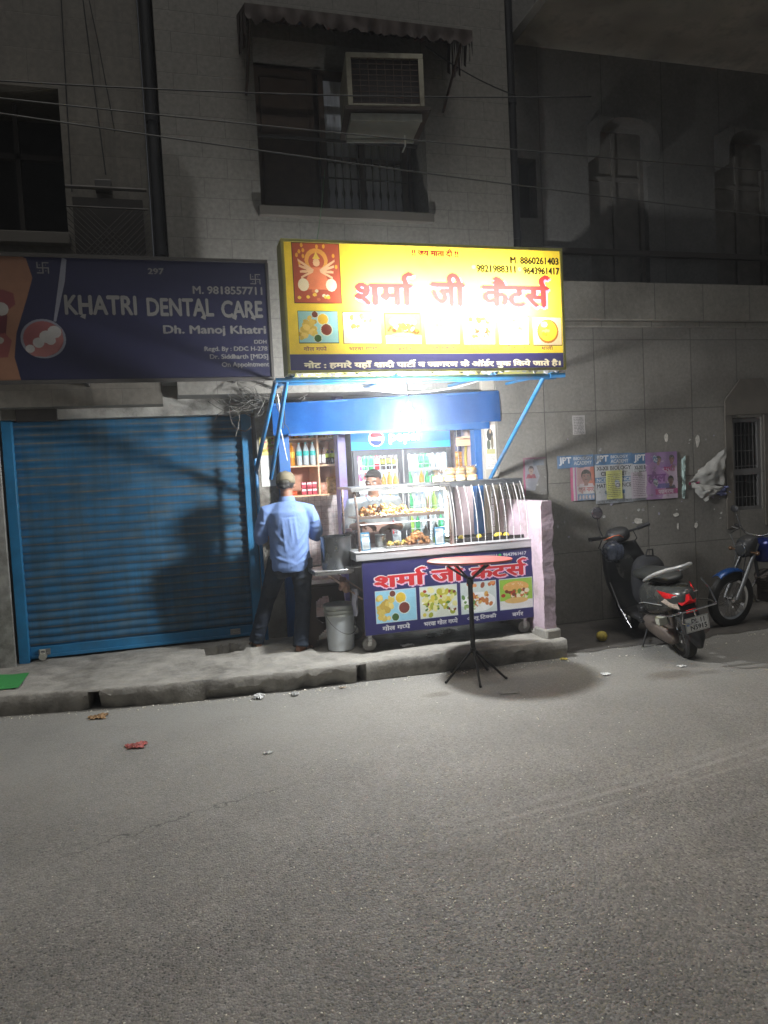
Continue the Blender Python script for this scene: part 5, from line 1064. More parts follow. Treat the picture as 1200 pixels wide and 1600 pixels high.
bt('M. 8860261403', 560, 690, 25, 48, (.5, .5, .52, 1), bold=.02); bt('9821988311', 735, 888, 24, 47, (.5, .5, .52, 1), bold=.03); bt('9643961417', 930, 1088, 22, 45, (.6, .6, .62, 1), bold=.03); q.ell(bx(908), BHt*(1-34/470), .015, .015, (.05, .4, .12, 1), 14); q.ell(bx(716), BHt*(1-34/470), .012, .012, (.4, .4, .42, 1), 12)
random.seed(12)
for k, (a, b) in enumerate(((100, 348), (376, 612), (640, 872), (898, 1118))):
    z0, z1 = BHt*(1-398/470), BHt*(1-200/470); q.rect(bx(a)-.006, z0-.006, bx(b)+.006, z1+.006, (.55, .62, .66, 1)); food(q, bx(a), z0, bx(b), z1, k)
for t, a, b in (('गोल गप~पे', 132, 306), ('भरवा गोल गप~पे', 392, 612), ('आलू िटक~की', 672, 868), ('बग^र', 975, 1052)): bt(t, a, b, 414, 452, (.62, .62, .62, 1), bold=.035, hi=True)
q.build('banner', PRINT, (-.845, -.366, .165), parent=ct, warp=lambda x, y, z: (x, y+.0, z+.004*math.sin(x*4)*math.sin(y*5)))
mb = MB(); mb.box(-.85, .86, -.36, -.345, .16, .84); mb.build('front_panel', GREYM, ct, bevel=.002)
WHL = M('grey_rubber', (.30, .29, .27, 1), .7); RIM = M('worn_rim', (.36, .35, .33, 1), .4, .5)
def caster(x, y):
    mb = MB(); mb.tube([(x-.018, y, .062), (x+.018, y, .062)], .062, 22); 
    w = MB(); w.v = []; R_ = Matrix.Rotation(math.pi/2, 3, 'Y')
    w.lathe([(.040, -.014), (.056, -.016), (.062, -.010), (.062, .010), (.056, .016), (.040, .014)], (x, y, .062), 24, R_.to_3x3()); 
    wo = w.build('wheel', WHL, ct)
    r = MB(); r.lathe([(.012, -.018), (.04, -.011), (.04, .011), (.012, .018)], (x, y, .062), 18, R_.to_3x3()); r.build('rim', RIM, wo)
    f = MB(); f.box(x-.026, x-.022, y-.02, y+.02, .05, .15); f.box(x+.022, x+.026, y-.02, y+.02, .05, .15); f.box(x-.026, x+.026, y-.03, y+.03, .15, .158); f.build('caster_fork', STEEL, ct)
for o_ in list(BC): pass
def caster2(x, y):   # wheels face the road: axle along Y
    ax = Matrix.Rotation(math.pi/2, 3, 'X'); w = MB(); w.lathe([(.038, -.014), (.056, -.017), (.064, -.010), (.064, .010), (.056, .017), (.038, .014)], (x, y, .064), 26, ax); wo = w.build('wheel', WHL, ct)
    r = MB(); r.lathe([(.012, -.020), (.02, -.014), (.04, -.010), (.04, .010), (.02, .014), (.012, .020)], (x, y, .064), 18, ax); r.build('rim', RIM, wo)
    f = MB(); f.box(x-.018, x+.018, y-.028, y-.024, .055, .155); f.box(x-.018, x+.018, y+.024, y+.028, .055, .155); f.box(x-.03, x+.03, y-.035, y+.035, .155, .163); f.build('caster_fork', STEEL, ct)
for x in (-.79, .77):
    for y in (-.27, .25): caster2(x, y)
# glass case on the left half
GL = glass('case_glass', (.97, .985, .98, 1), .12); gx0, gx1 = -.86, .04; gyf, gyb = -.28, .28; gz0, gz1 = .925, 1.485
CSP = M('coppery_post', (.40, .30, .25, 1), .3, .8, var=.2)
mb = MB()
for x in (gx0, gx1-.02):
    mb = MB(); mb.tube([(x+.01, gyb, gz0), (x+.01, gyb, gz1)], .012, 8); mb.build('case_post', CSP, ct); mb = MB(); mb.tube([(x+.01, gyf-.05, gz0), (x+.01, gyf-.05, gz0+.2), (x+.01, gyf-.01, gz0+.4), (x+.01, gyf+.06, gz1)], .012, 8); mb.build('case_post', CSP, ct)
mb = MB(); mb.box(gx0-.03, gx1+.02, gyf+.0, gyb+.02, gz1, gz1+.022); mb.box(gx0-.03, gx1+.02, gyf-.004, gyf+.0, gz1-.02, gz1+.022); mb.build('case_roof', STEEL, ct, bevel=.003)
def curved(x0, x1, y_off=0., z0=gz0+.01, z1=gz1):
    mb = MB()
    def fn(u, v):
        z = z0+(z1-z0)*v; t = (z-gz0)/(gz1-gz0); y = gyf-.05+.11*max(0, (t-.3)/.7)**1.6+y_off; return (x0+(x1-x0)*u, y, z)
    mb.grid(fn, 2, 16); return mb
curved(gx0+.02, gx1-.02, 0, gz0+.26).build('case_glass', GL, ct)
mb = MB(); mb.box(gx0+.02, gx1-.02, gyf-.06, gyf-.056, gz0+.02, gz0+.24); mb.build('case_glass', GL, ct, smooth=False)
mb = MB(); mb.box(gx0+.02, gx1-.02, gyf-.061, gyf-.055, gz0+.24, gz0+.248); mb.build('glass_edge', M('bright_edge', (.85, .87, .87, 1), .2), ct, smooth=False)
mb = MB()
for k in range(2):
    n = 14; x = (gx0+.005, gx1-.008)[k]; pts = [(gyb, gz0+.01), (gyb, gz1)]+[(gyf-.05+.11*max(0, (t-.3)/.7)**1.6, gz0+.01+(gz1-gz0-.01)*t) for t in [1-i/n for i in range(n+1)]]
    mb = MB(); mb.add([(x, a, b) for a, b in pts], [tuple(range(len(pts)))]); mb.build('case_side_glass', GL, ct, smooth=False)
def edge_plate(x): # curved steel edging between case and barred part
    mb = MB(); n = 16
    for i in range(n):
        t0, t1 = i/n, (i+1)/n; f = lambda t: gyf-.05+.11*max(0, (t-.3)/.7)**1.6; mb.add([(x-.022, f(t0)-.004, gz0+(gz1-gz0)*t0), (x+.022, f(t0)-.004, gz0+(gz1-gz0)*t0), (x+.022, f(t1)-.004, gz0+(gz1-gz0)*t1), (x-.022, f(t1)-.004, gz0+(gz1-gz0)*t1)], [(0, 1, 2, 3)])
    return mb
edge_plate(gx1).build('case_edge', M('steel_band', (.6, .6, .56, 1), .35, .7), ct)
mb = MB(); mb.box(gx0+.03, gx1-.03, -.24, .16, gz0+.285, gz0+.297); mb.box(gx0+.03, gx1-.03, -.245, -.24, gz0+.285, gz0+.315); mb.build('mid_shelf', CSP, ct, bevel=.002)
mb = MB(); mb.tube([(gx0+.34, gyf+.05, gz1-.034), (gx1-.08, gyf+.05, gz1-.034)], .011, 8); mb.build('case_lamp', emis('case_light', (1, .90, .74, 1), 330), ct)
mb = MB(); mb.box(gx0+.30, gx1-.04, gyf+.03, gyf+.07, gz1-.022, gz1); mb.build('lamp_batten', WP, ct)
# barred part on the right: canopy plate and bent rods
mb = MB(); mb.box(-.05, .84, gyf+.07, .2, gz1+.0, gz1+.022); mb.box(-.05, .84, gyf+.066, gyf+.070, gz1-.03, gz1+.022); mb.build('canopy_plate', M('dark_plate', (.13, .14, .15, 1), .4, .7, var=.2), ct, bevel=.002)
ROD = M('white_rod', (.75, .73, .73, 1), .3, .3)
for k in range(11):
    x = .085+k*.0735; mb = MB(); mb.tube([(x, gyf+.075, gz1-.005), (x, gyf+.04, gz1-.07), (x, gyf-.0, gz1-.16), (x, gyf-.035, gz1-.29), (x, gyf-.05, gz1-.42), (x, gyf-.052, gz0+.0)], .0034, 6); mb.build('rod', ROD, ct)
for k in range(7):
    y = gyf+.02+k*.075; mb = MB(); mb.tube([(.80, y+.02, gz1-.005), (.83, y+.01, gz1-.1), (.85, y, gz1-.28), (.855, y, gz0)], .0034, 6); mb.build('rod', ROD, ct)
mb = MB()
for x in (.825,): mb.box(x-.01, x+.01, .16, .18, gz0, gz1)
mb.box(.60, .62, -.02, 0, gz0, gz1)
mb.build('canopy_post', STEEL, ct)
mb = MB(); mb.box(.08, .82, -.24, .12, gz0, gz0+.012); mb.box(.08, .82, -.25, -.24, gz0, gz0+.035); mb.box(.08, .82, .12, .13, gz0, gz0+.035); mb.build('griddle_tray', M('black_tray', (.035, .03, .028, 1), .5, .4, var=.3), ct, bevel=.002)
# folding side shelf with brace and rolled lip
mb = MB(); mb.box(-1.26, -.905, -.30, .20, .755, .762); mb.box(-1.26, -.905, -.305, -.30, .735, .775); mb.box(-1.265, -1.26, -.305, .20, .735, .775); mb.box(-1.26, -.905, .2, .205, .735, .775); mb.build('side_shelf', STEEL, ct, bevel=.002)
mb = MB(); mb.tube([(-1.15, -.25, .75), (-.83, -.25, .48)], .009, 6); mb.tube([(-1.15, .1, .75), (-.83, .1, .48)], .009, 6); mb.tube([(-1.05, -.1, .74), (-.83, -.28, .56)], .007, 6); mb.build('shelf_brace', CSP, ct)
# ---------------- things on / in the cart (world coordinates)
cz = .175+.925
def stand(x, y, tilt, label):
    t = thing('payment_stand', (x, y, cz), label, 'sign stand', 'blue payment stands on the cart'); w, h = .088, .165
    mb = MB(); mb.box(-w/2, w/2, -.004, .004, 0, h); mb.box(-w/2, w/2, 0, .05, 0, .004); mb.build('frame', M('stand_blue', C(60, 150, 200), .3), t, bevel=.002)
    q = Pic(w-.016, h-.05, C(225, 230, 232)); lines(q, .012, h-.075, w-.028, h-.055, 2, C(120, 130, 140)); q.frame(.014, .014, w-.03, h-.085, C(190, 195, 198), .002); q.rect(.014, .014, w-.03, h-.085, C(205, 208, 210)); q.build('card', PRINT, (-w/2+.008, -.0055, .008), parent=t)
    q = Pic(w-.016, .022, C(235, 225, 205)); q.text('PAY', .006, .005, .034, .017, C(60, 60, 130), .02); q.build('card', PRINT, (-w/2+.008, -.0055, h-.036), parent=t); t.rotation_euler = (math.radians(-8), 0, math.radians(tilt)); return t
stand(1.66, 6.525, 6, 'blue framed payment card stand at the left end of the glass case'); stand(2.375, 6.52, -14, 'blue framed payment card stand in the middle of the counter, beside the heap of pakoras')
FRY = [M('fried_gold', (.62, .30, .09, 1), .5, var=.35, scale=35, bump=.5, bscale=120), M('fried_brown', (.42, .19, .07, 1), .55, var=.4, scale=35, bump=.5, bscale=120), M('pale_puri', (.72, .50, .17, 1), .5, var=.25, scale=30, bump=.3, bscale=90)]
def scatter(name, n, fn, mats, r, cat, label, group, jit=.08):
    protos = []
    for k in range(3):
        mb = MB(); mb.ball((0, 0, 0), (r, r*rr(.8, .95), r*rr(.75, .9)), 10, jit=jit); o = mb.build(name, mats[k % len(mats)]); protos.append(o)
    for i in range(n):
        o = protos[i] if i < 3 else protos[i % 3].copy()
        if i >= 3: COL.objects.link(o)
        o.location = fn(i); o.rotation_euler = (rr(-.6, .6), rr(-.6, .6), rr(0, 6)); s = rr(.85, 1.15); o.scale = (s, s, s); tag(o, label, cat, group)
random.seed(15); ms = .175+.925+.297
def heap1(i): # long low heap on the middle shelf
    k = i % 3; x = 1.66+.50*((i*7) % 17)/17+rr(-.01, .01); top = .4+.6*math.sin(math.pi*min(1, max(0, (x-1.6)/.6))); lay = int(i/17); return (x, 6.60+rr(0, .14)+lay*.01, ms+.018+lay*.027*top)
scatter('fried_ball', 60, heap1, [FRY[0], FRY[2], FRY[1]], .023, 'snack', 'golden fried ball in the long heap on the glass case middle shelf', 'fried balls heaped on the middle shelf of the glass case')
def heap2(i): return (2.16+rr(0, .26), 6.60+rr(0, .14), ms+.016+rr(0, .02))
scatter('fried_cutlet', 16, heap2, [FRY[2], FRY[0]], .02, 'snack', 'pale fried cutlet at the right end of the glass case middle shelf', 'cutlets at the right end of the middle shelf')
def heap3(i):
    a = rr(0, 6.28); lay = i/46; rad = (.115*(1-lay)**.7)*rr(.5, 1); return (2.19+rad*math.cos(a)*1.15, 6.64+rad*math.sin(a)*.8, cz+.02+.105*lay)
scatter('pakora', 46, heap3, [FRY[1], FRY[0], FRY[1]], .026, 'snack', 'brown pakora fritter in the heap behind the front glass of the counter', 'pakoras heaped on the counter', .3)
mb = MB(); mb.box(-.24, .16, -.10, .13, 0, .012); mb.box(-.24, .16, -.105, -.10, 0, .02); o = mb.build('steel_tray', STEEL, bevel=.002); o.location = (2.1, 6.63, cz); tag(o, 'flat steel tray carrying the pale puris on the counter', 'tray')
scatter('yellow_puri', 9, lambda i: (1.90+i*.022+rr(-.005, .005), 6.60+(i % 3)*.035, cz+.03+.015*(i % 2)), [FRY[2], M('lemon_yellow', (.72, .55, .08, 1), .4, var=.15)], .022, 'snack', 'pale yellow puri lying on the steel tray in the glass case', 'pale puris on the steel tray')
LEM = M('lemon', (.72, .56, .05, 1), .4, var=.15, scale=20, bump=.2, bscale=150)
for k, (x, y, w_) in enumerate(((2.63, 6.62, 'leftmost'), (2.81, 6.60, 'second from the left'), (2.99, 6.58, 'third from the left, front one of the trio'), (3.04, 6.63, 'back one of the trio at the right end'), (3.085, 6.58, 'rightmost'))):
    mb = MB(); mb.ball((0, 0, 0), (.030, .026, .026), 14); mb.ball((.028, 0, 0), (.008, .006, .006), 8); o = mb.build('lemon', LEM); o.location = (x, y, cz+.012+.026); o.rotation_euler.z = k*1.3; tag(o, 'yellow lemon on the black tray, '+w_, 'lemon', 'lemons on the black tray')
mb = MB(); mb.lathe([(.045, 0), (.05, .01), (.052, .11), (.056, .115), (.05, .118)], n=20); o = mb.build('steel_tumbler', STEEL); o.location = (1.86, 6.75, cz); tag(o, 'shiny steel tumbler inside the glass case', 'tumbler')
t_ = bottle('sauce_bottle', .20, .032, (.55, .62, .58, 1), WH, (.4, .6, .1, 1), 'squat clear bottle with green sauce at the right edge of the glass case', 'bottle', None, (2.415, 6.72, cz), labz=(.02, .28)); 
t_ = bottle('sauce_bottle', .17, .030, (.6, .62, .6, 1), WH, (.7, .7, .68, 1), 'clear bottle with white cap just left of the green sauce bottle', 'bottle', None, (2.34, 6.80, cz))
BUN = M('bun_crust', (.72, .42, .17, 1), .45, var=.2, scale=14); BUNP = M('bun_side', (.78, .66, .47, 1), .6, var=.12)
def bun(x, y, z, lb_, rz=0):
    t = thing('bun', (x, y, z), lb_, 'bun', 'buns stacked on the cart canopy', math.radians(rz)); mb = MB(); mb.lathe([(.045, 0), (.056, .008), (.058, .026), (.052, .03)], n=18); mb.build('bottom_half', BUNP, t); mb = MB(); mb.lathe([(.052, .03), (.058, .034), (.055, .05), (.04, .062), (.015, .066), (.0, .0665)], n=18); mb.build('top_half', BUN, t)
bz_ = .175+gz1+.022
for k, x in enumerate((2.46, 2.575, 2.69, 2.81)): bun(x, 6.72, bz_, '%s from the left of the buns in the front bottom row on the canopy' % ordn[k])
for k, x in enumerate((2.52, 2.64, 2.76)): bun(x, 6.85, bz_, '%s from the left of the buns in the rear bottom row on the canopy' % ordn[k])
for k, x in enumerate((2.60, 2.70, 2.82)): bun(x, 6.76, bz_+.067, '%s from the left of the three buns lying on top of the others' % ordn[k])
mb = MB(); random.seed(6); mb.grid(lambda u, v: (2.40+.46*u, 6.69-.07*math.sin(v*3.1)+.2*v, bz_+.07+.075*math.sin(math.pi*v)*(.5+.5*u)+.012*math.sin(u*31+v*17)), 30, 12); o = mb.build('plastic_wrap', glass('thin_plastic', (.93, .93, .93, 1), .35)); tag(o, 'crumpled clear plastic wrap over the buns', 'wrapper')
# pot on the side shelf, darker can behind
POTM = M('dark_steel_pot', (.23, .24, .25, 1), .28, .9, var=.25, scale=5, stretch=(1, 1, .3))
t_ = thing('steel_pot', (1.42, 6.72, .175+.762), 'tall dark steel pot standing on the side shelf of the cart', 'pot'); mb = MB(); mb.lathe([(.135, 0), (.142, .01), (.142, .29), (.150, .295), (.150, .302), (.138, .30), (.134, .02), (.0, .02)], n=36); mb.build('body', POTM, t_)
mb = MB(); mb.tube([(-.05, -.01, 0), (.1, -.1, .012), (.18, -.14, .02)], [.012, .008, .006], 8); o = mb.build('steel_ladle', STEEL); o.location = (1.52, 6.6, .175+.762+.012); tag(o, 'steel ladle lying on the side shelf beside the dark pot', 'ladle')
t_ = thing('water_can', (1.585, 6.86, .175+.762), 'dark ribbed can squeezed between the steel pot and the glass case', 'can'); mb = MB(); mb.lathe([(.06, 0), (.066, .02)]+[(.066-.004*(k % 2), .03+k*.02) for k in range(13)]+[(.05, .30), (.03, .32)], n=20); mb.build('body', M('dark_can', (.12, .11, .11, 1), .4, .4), t_); mb = MB(); mb.lathe([(.032, .32), (.032, .35)], n=14); mb.build('lid', M('pink_lid', (.55, .4, .42, 1), .5), t_)
# cloths hung on the cart's left end
mb = MB(); mb.grid(lambda u, v: (1.50+.07*u*(1-v*.3)+.008*math.sin(v*9), 6.52+.02*math.sin(u*8), .76-.25*v), 6, 10); o = mb.build('rag', M('pale_rag', (.5, .5, .58, 1), .9, var=.15)); tag(o, 'pale rag hanging from the brace at the cart left end', 'cloth')
mb = MB(); random.seed(17)
for k in range(9): mb.ball((1.44+rr(-.03, .03), 6.55+rr(-.02, .02), .80+rr(-.04, .05)), rr(.02, .04), 8, jit=.25)
o = mb.build('plastic_bag', M('brownish_bag', (.28, .17, .13, 1), .4, var=.4, scale=20)); tag(o, 'crumpled brown plastic bag hanging under the side shelf', 'bag')
# ================================================================== STOOL, BUCKET, TABLE
def stool():
    t = thing('plastic_stool', (1.33, 7.05, .175), 'dark brown moulded plastic stool behind the white bucket', 'stool'); PL = M('brown_plastic', (.045, .025, .018, 1), .4, var=.15)
    mb = MB(); mb.box(-.18, .18, -.15, .15, .565, .60); mb.build('seat', PL, t, bevel=.012)
    H = .565
    def panel(U, O, W0, W1):
        n = 16; out = []; inn = []
        mb = MB(); hole = [(0, .37, .085, .10)]
        # side panel with an oval hole above and an arch between the feet, built as strips
        nz = 40; nx = 24
        keep = lambda x, z: not ((x/.098)**2+((z-.35)/.125)**4 < 1) and not (z < .165 and abs(x) < .105*(1-(z/.175)**3))
        P = lambda i, j: ((W0+(W1-W0)*(j/nz))*(i/nx-.5)*2, H*j/nz)
        for j in range(nz):
            for i in range(nx):
                q = [P(i, j), P(i+1, j), P(i+1, j+1), P(i, j+1)]; c = (sum(a[0] for a in q)/4, sum(a[1] for a in q)/4)
                if keep(*c):
                    s = lambda z: 1+.18*(1-z/H)
                    v = [Vector(O)*s(b)+Vector(U)*a+Vector((0, 0, b)) for a, b in q]; nrm = Vector(O).normalized()*.014; mb.add(v+[k-nrm for k in v], [(0, 1, 2, 3), (7, 6, 5, 4), (0, 4, 5, 1), (2, 6, 7, 3), (1, 5, 6, 2), (3, 7, 4, 0)])
        return mb
    panel((1, 0, 0), (0, -.145, 0), .215, .175).build('side_panel', PL, t); panel((1, 0, 0), (0, .145, 0), .215, .175).build('side_panel', PL, t)
    panel((0, 1, 0), (-.175, 0, 0), .18, .145).build('side_panel', PL, t); panel((0, 1, 0), (.175, 0, 0), .18, .145).build('side_panel', PL, t)
stool()
bk = thing('paint_bucket', (1.42, 6.72, .175), 'white plastic paint bucket with a ribbed rim and wire handle on the pavement', 'bucket'); BKM = M('bucket_white', (.62, .66, .68, 1), .35, var=.08, dirt=(.32, .29, .24, 1), dscale=6, damt=.4)
mb = MB(); mb.lathe([(.115, 0), (.122, .008), (.136, .33), (.136, .42), (.131, .42), (.118, .02), (.0, .02)], n=40); mb.build('body', BKM, bk)
mb = MB(); mb.lathe([(.137, .325), (.149, .328), (.149, .338), (.140, .342), (.140, .362), (.150, .365), (.150, .375), (.141, .379), (.141, .40), (.152, .403), (.152, .42), (.145, .428), (.13, .428)], n=40); mb.build('rim', M('bucket_rim', (.45, .47, .43, 1), .45, var=.1, dirt=(.3, .27, .2, 1), dscale=6, damt=.4), bk)
mb = MB(); mb.tube([(.155*math.cos(a)*(1 if True else 1), -.155*abs(math.sin(a))*.98-.0, .33-.17*math.sin(a)**1) for a in [math.pi*k/16 for k in range(17)]], .0035, 6); hd = mb.build('handle', GREYM, bk); hd.rotation_euler.z = math.radians(25)
tb2 = thing('bistro_table', (2.38, 5.83, 0), 'tall round table with a red plastic top on a black metal tripod stand', 'table'); BKI = M('black_iron', (.018, .017, .016, 1), .5, .3, var=.3)
mb = MB(); mb.lathe([(.335, 1.0), (.36, 1.003), (.365, 1.012), (.365, 1.022), (.355, 1.028), (.0, 1.030)], n=56); tt_ = mb.build('tabletop', M('red_plastic', (.36, .08, .07, 1), .5, var=.1, dirt=(.30, .15, .12, 1), dscale=4, damt=.3), tb2); tt_.rotation_euler = (math.radians(-2.6), math.radians(1.2), 0); tt_.location = (0, -.0, .0)
mb = MB(); mb.tube([(0, 0, .24), (0, 0, .86)], .021, 14); mb.cyl((0, 0), .03, .82, .88, 14); mb.cyl((0, 0), .028, .23, .27, 14); mb.build('pole', BKI, tb2)
for k in range(4):
    a = math.radians(18+90*k); c_, s_ = math.cos(a), math.sin(a); mb = MB(); mb.tube([(0, 0, .84), (.03*c_, .03*s_, .87), (.24*c_, .24*s_, 1.0)], .0095, 8); mb.build('arm', BKI, tb2)
for k in range(5):
    a = math.radians(-30+72*k); c_, s_ = math.cos(a), math.sin(a); mb = MB(); mb.tube([(0, 0, .26), (.03*c_, .03*s_, .235), (.27*c_, .27*s_, .008)], [.011, .011, .010], 8); lg = mb.build('leg', BKI, tb2); mb = MB(); mb.ball((.272*c_, .272*s_, .011), .012, 8); mb.build('foot', BKI, lg)
# ================================================================== LITTER
def crumple(name, loc_, w, d, h, mat, label, cat, seed=0, n=12, rz=0):
    random.seed(seed); hh = [[rr(0, 1) for _ in range(n+1)] for _ in range(n+1)]; mb = MB()
    mb.grid(lambda u, v: ((u-.5)*w*(1+.2*math.sin(v*7+seed)), (v-.5)*d*(1+.2*math.sin(u*6+seed)), .004+h*hh[int(u*n)][int(v*n)]*(1-.5*abs(u-.5))), n, n); o = mb.build(name, mat, smooth=False); o.location = loc_; o.rotation_euler.z = math.radians(rz); return tag(o, label, cat)
WPp = M('white_litter', (.7, .7, .68, 1), .7, var=.15)
crumple('torn_packet', (-.36, 5.33, 0), .13, .11, .015, M('red_packet', (.26, .06, .05, 1), .6, var=.6, scale=18), 'crumpled red packet lying on the road in front of the shutter', 'litter', 3)
crumple('paper_scrap', (.57, 6.08, 0), .09, .09, .035, WPp, 'crumpled white paper at the foot of the kerb, left one of two', 'litter', 4); crumple('paper_scrap', (.86, 6.02, 0), .06, .05, .03, WPp, 'crumpled white paper at the foot of the kerb, right one of two', 'litter', 5)
crumple('paper_scrap', (3.42, 5.45, 0), .07, .06, .012, WPp, 'white paper scrap on the road right of the round table shadow', 'litter', 6); crumple('paper_scrap', (4.12, 5.38, 0), .06, .05, .012, WPp, 'small white paper scrap on the road in front of the scooter', 'litter', 7)
crumple('cardboard_scrap', (2.47, 5.33, 0), .15, .06, .006, M('grey_card', (.26, .25, .23, 1), .8), 'flat grey cardboard scrap on the road below the table', 'litter', 8, rz=-14); crumple('leaf_plate', (-.68, 6.12, 0), .13, .10, .02, M('brown_leaf', (.28, .17, .08, 1), .8, var=.3), 'brown leaf plate by the drain hole in the kerb', 'litter', 9)
crumple('paper_scrap', (.49, 4.83, 0), .06, .035, .008, M('grey_litter', (.5, .5, .48, 1), .8), 'tiny grey scrap alone in the middle of the road', 'litter', 10); crumple('yellow_scrap', (3.35, 6.03, 0.0), .07, .05, .015, M('yellow_litter', (.45, .36, .08, 1), .8, var=.3), 'small yellow scrap at the corner of the kerb', 'litter', 11)
crumple('foil_scrap', (2.35, 6.75, .18), .12, .1, .03, WPp, 'white crumpled foil under the food cart, middle one', 'litter', 12); crumple('foil_scrap', (2.55, 6.85, .18), .14, .08, .03, WPp, 'white crumpled foil under the food cart, right one', 'litter', 13); crumple('foil_scrap', (2.0, 6.5, .18), .10, .05, .02, WPp, 'white crumpled foil under the food cart, left one', 'litter', 14)
crumple('paper_scrap', (1.27, 6.05, 0), .05, .035, .01, M('tan_litter', (.4, .33, .25, 1), .8), 'small tan scrap at the kerb foot below the bucket', 'litter', 15)
mb = MB(); mb.ball((0, 0, .05), (.055, .055, .05), 14, jit=.05); o = mb.build('yellow_ball', M('dirty_yellow', (.42, .33, .05, 1), .6, var=.5, scale=20)); o.location = (4.0, 6.42, .02); tag(o, 'dirty yellow ball on the dark ground left of the scooter', 'ball')
mb = MB(); mb.grid(lambda u, v: (-1.95+.62*u, 6.75+.5*v-.12*u, .186+.003*math.sin(u*14)), 20, 6); o = mb.build('door_mat', M('green_turf', (.03, .22, .05, 1), .9, var=.3, scale=60)); tag(o, 'bright green mat on the pavement at the left edge', 'mat')
# ================================================================== PEOPLE
def remesh(mb, name, mat, parent, vox=.008, smooth=6, noise=0., nscale=.12, nstr2=0., ns2=.03):
    """fuse overlapping swept volumes into one continuous surface"""
    o = mb.build(name, mat, parent, smooth=False)
    r = o.modifiers.new('r', 'REMESH'); r.mode = 'VOXEL'; r.voxel_size = vox; r.use_smooth_shade = True
    s = o.modifiers.new('s', 'SMOOTH'); s.iterations = smooth; s.factor = .5
    if noise:
        for k, (st, sc) in enumerate(((noise, nscale), (nstr2, ns2))):
            if not st: continue
            t = bpy.data.textures.new(name+'_folds', 'CLOUDS'); t.noise_scale = sc; t.noise_depth = 2; d = o.modifiers.new('d%d' % k, 'DISPLACE'); d.texture = t; d.strength = st; d.mid_level = .5; d.texture_coords = 'LOCAL'
    dg = bpy.context.evaluated_depsgraph_get(); me = bpy.data.meshes.new_from_object(o.evaluated_get(dg)); o.modifiers.clear(); old = o.data; o.data = me; bpy.data.meshes.remove(old)
    me.polygons.foreach_set('use_smooth', [True]*len(me.polygons)); return o
def folds(o, segs):
    """press creases and seams into cloth: each (p0, p1, width, height) ridge or groove follows a line"""
    me = o.data; n = len(me.vertices); co = np.empty(n*3); me.vertices.foreach_get('co', co); co = co.reshape(-1, 3); no = np.empty(n*3); me.vertices.foreach_get('normal', no); no = no.reshape(-1, 3); dv = np.zeros(n)
    for a, b, w, h in segs:
        a = np.array(a, float); b = np.array(b, float); ab = b-a; t = np.clip(((co-a)@ab)/(ab@ab), 0, 1); d = np.linalg.norm(co-(a+t[:, None]*ab), axis=1); dv += h*np.exp(-(d/w)**2)*(.35+.65*np.sin(np.pi*np.clip(t*.9+.05, 0, 1)))
    me.vertices.foreach_set('co', (co+no*dv[:, None]).ravel()); me.update()
def finger(mb, base, d, lens, r, curl, side):
    """one finger: three phalanges bending about the side axis"""
    p = Vector(base); d = Vector(d).normalized(); ax = Vector(side).normalized(); pts = [p.copy()]; rs = [r]
    for k, l in enumerate(lens):
        d = Matrix.Rotation(curl[k], 3, ax) @ d; p = p+d*l; pts.append(p.copy()); rs.append(r*(1-.12*(k+1)))
    mb.tube(pts, rs, 8); mb.ball(pts[-1], rs[-1], 8)
def hand(mb, wrist, d, palm_n, curl=.45, s=1., thumb=1):
    """palm, four unequal fingers and a side thumb; d = direction of the fingers, palm_n = way the palm faces"""
    w = Vector(wrist); d = Vector(d).normalized(); n = Vector(palm_n); n = (n-d*n.dot(d)).normalized(); sd = d.cross(n)*thumb  # towards the thumb
    def q(a, b, c): return w+d*a*s+sd*b*s+n*c*s
    mb.tube([q(-.01, 0, 0), q(.03, .002, 0), q(.065, .0, 0), q(.092, -.002, 0)], [.026*s, .036*s, .042*s, .040*s], 12, ry=[.020*s, .017*s, .015*s, .012*s], side=sd)
    ax = (d.cross(n)) 
    ax = n.cross(d)*-1
    for off, L_, r in ((.030, (.040, .025, .020), .0092), (.010, (.045, .029, .021), .0095), (-.010, (.041, .027, .020), .0090), (-.029, (.032, .020, .018), .0080)):
        c0 = [curl*.8, curl*1.1, curl*.8]; finger(mb, q(.086, off, 0), d, [l*s for l in L_], r*s, c0, d.cross(n))
    td = (d*.6+sd*.75+n*.25).normalized(); mb.tube([q(.02, .022, .004), q(.04, .040, .008), q(.04, .040, .008)+td*.032*s, q(.04, .040, .008)+(td*.5+d*.5+n*.2).normalized()*.058*s], [.015*s, .013*s, .0105*s, .008*s], 8)
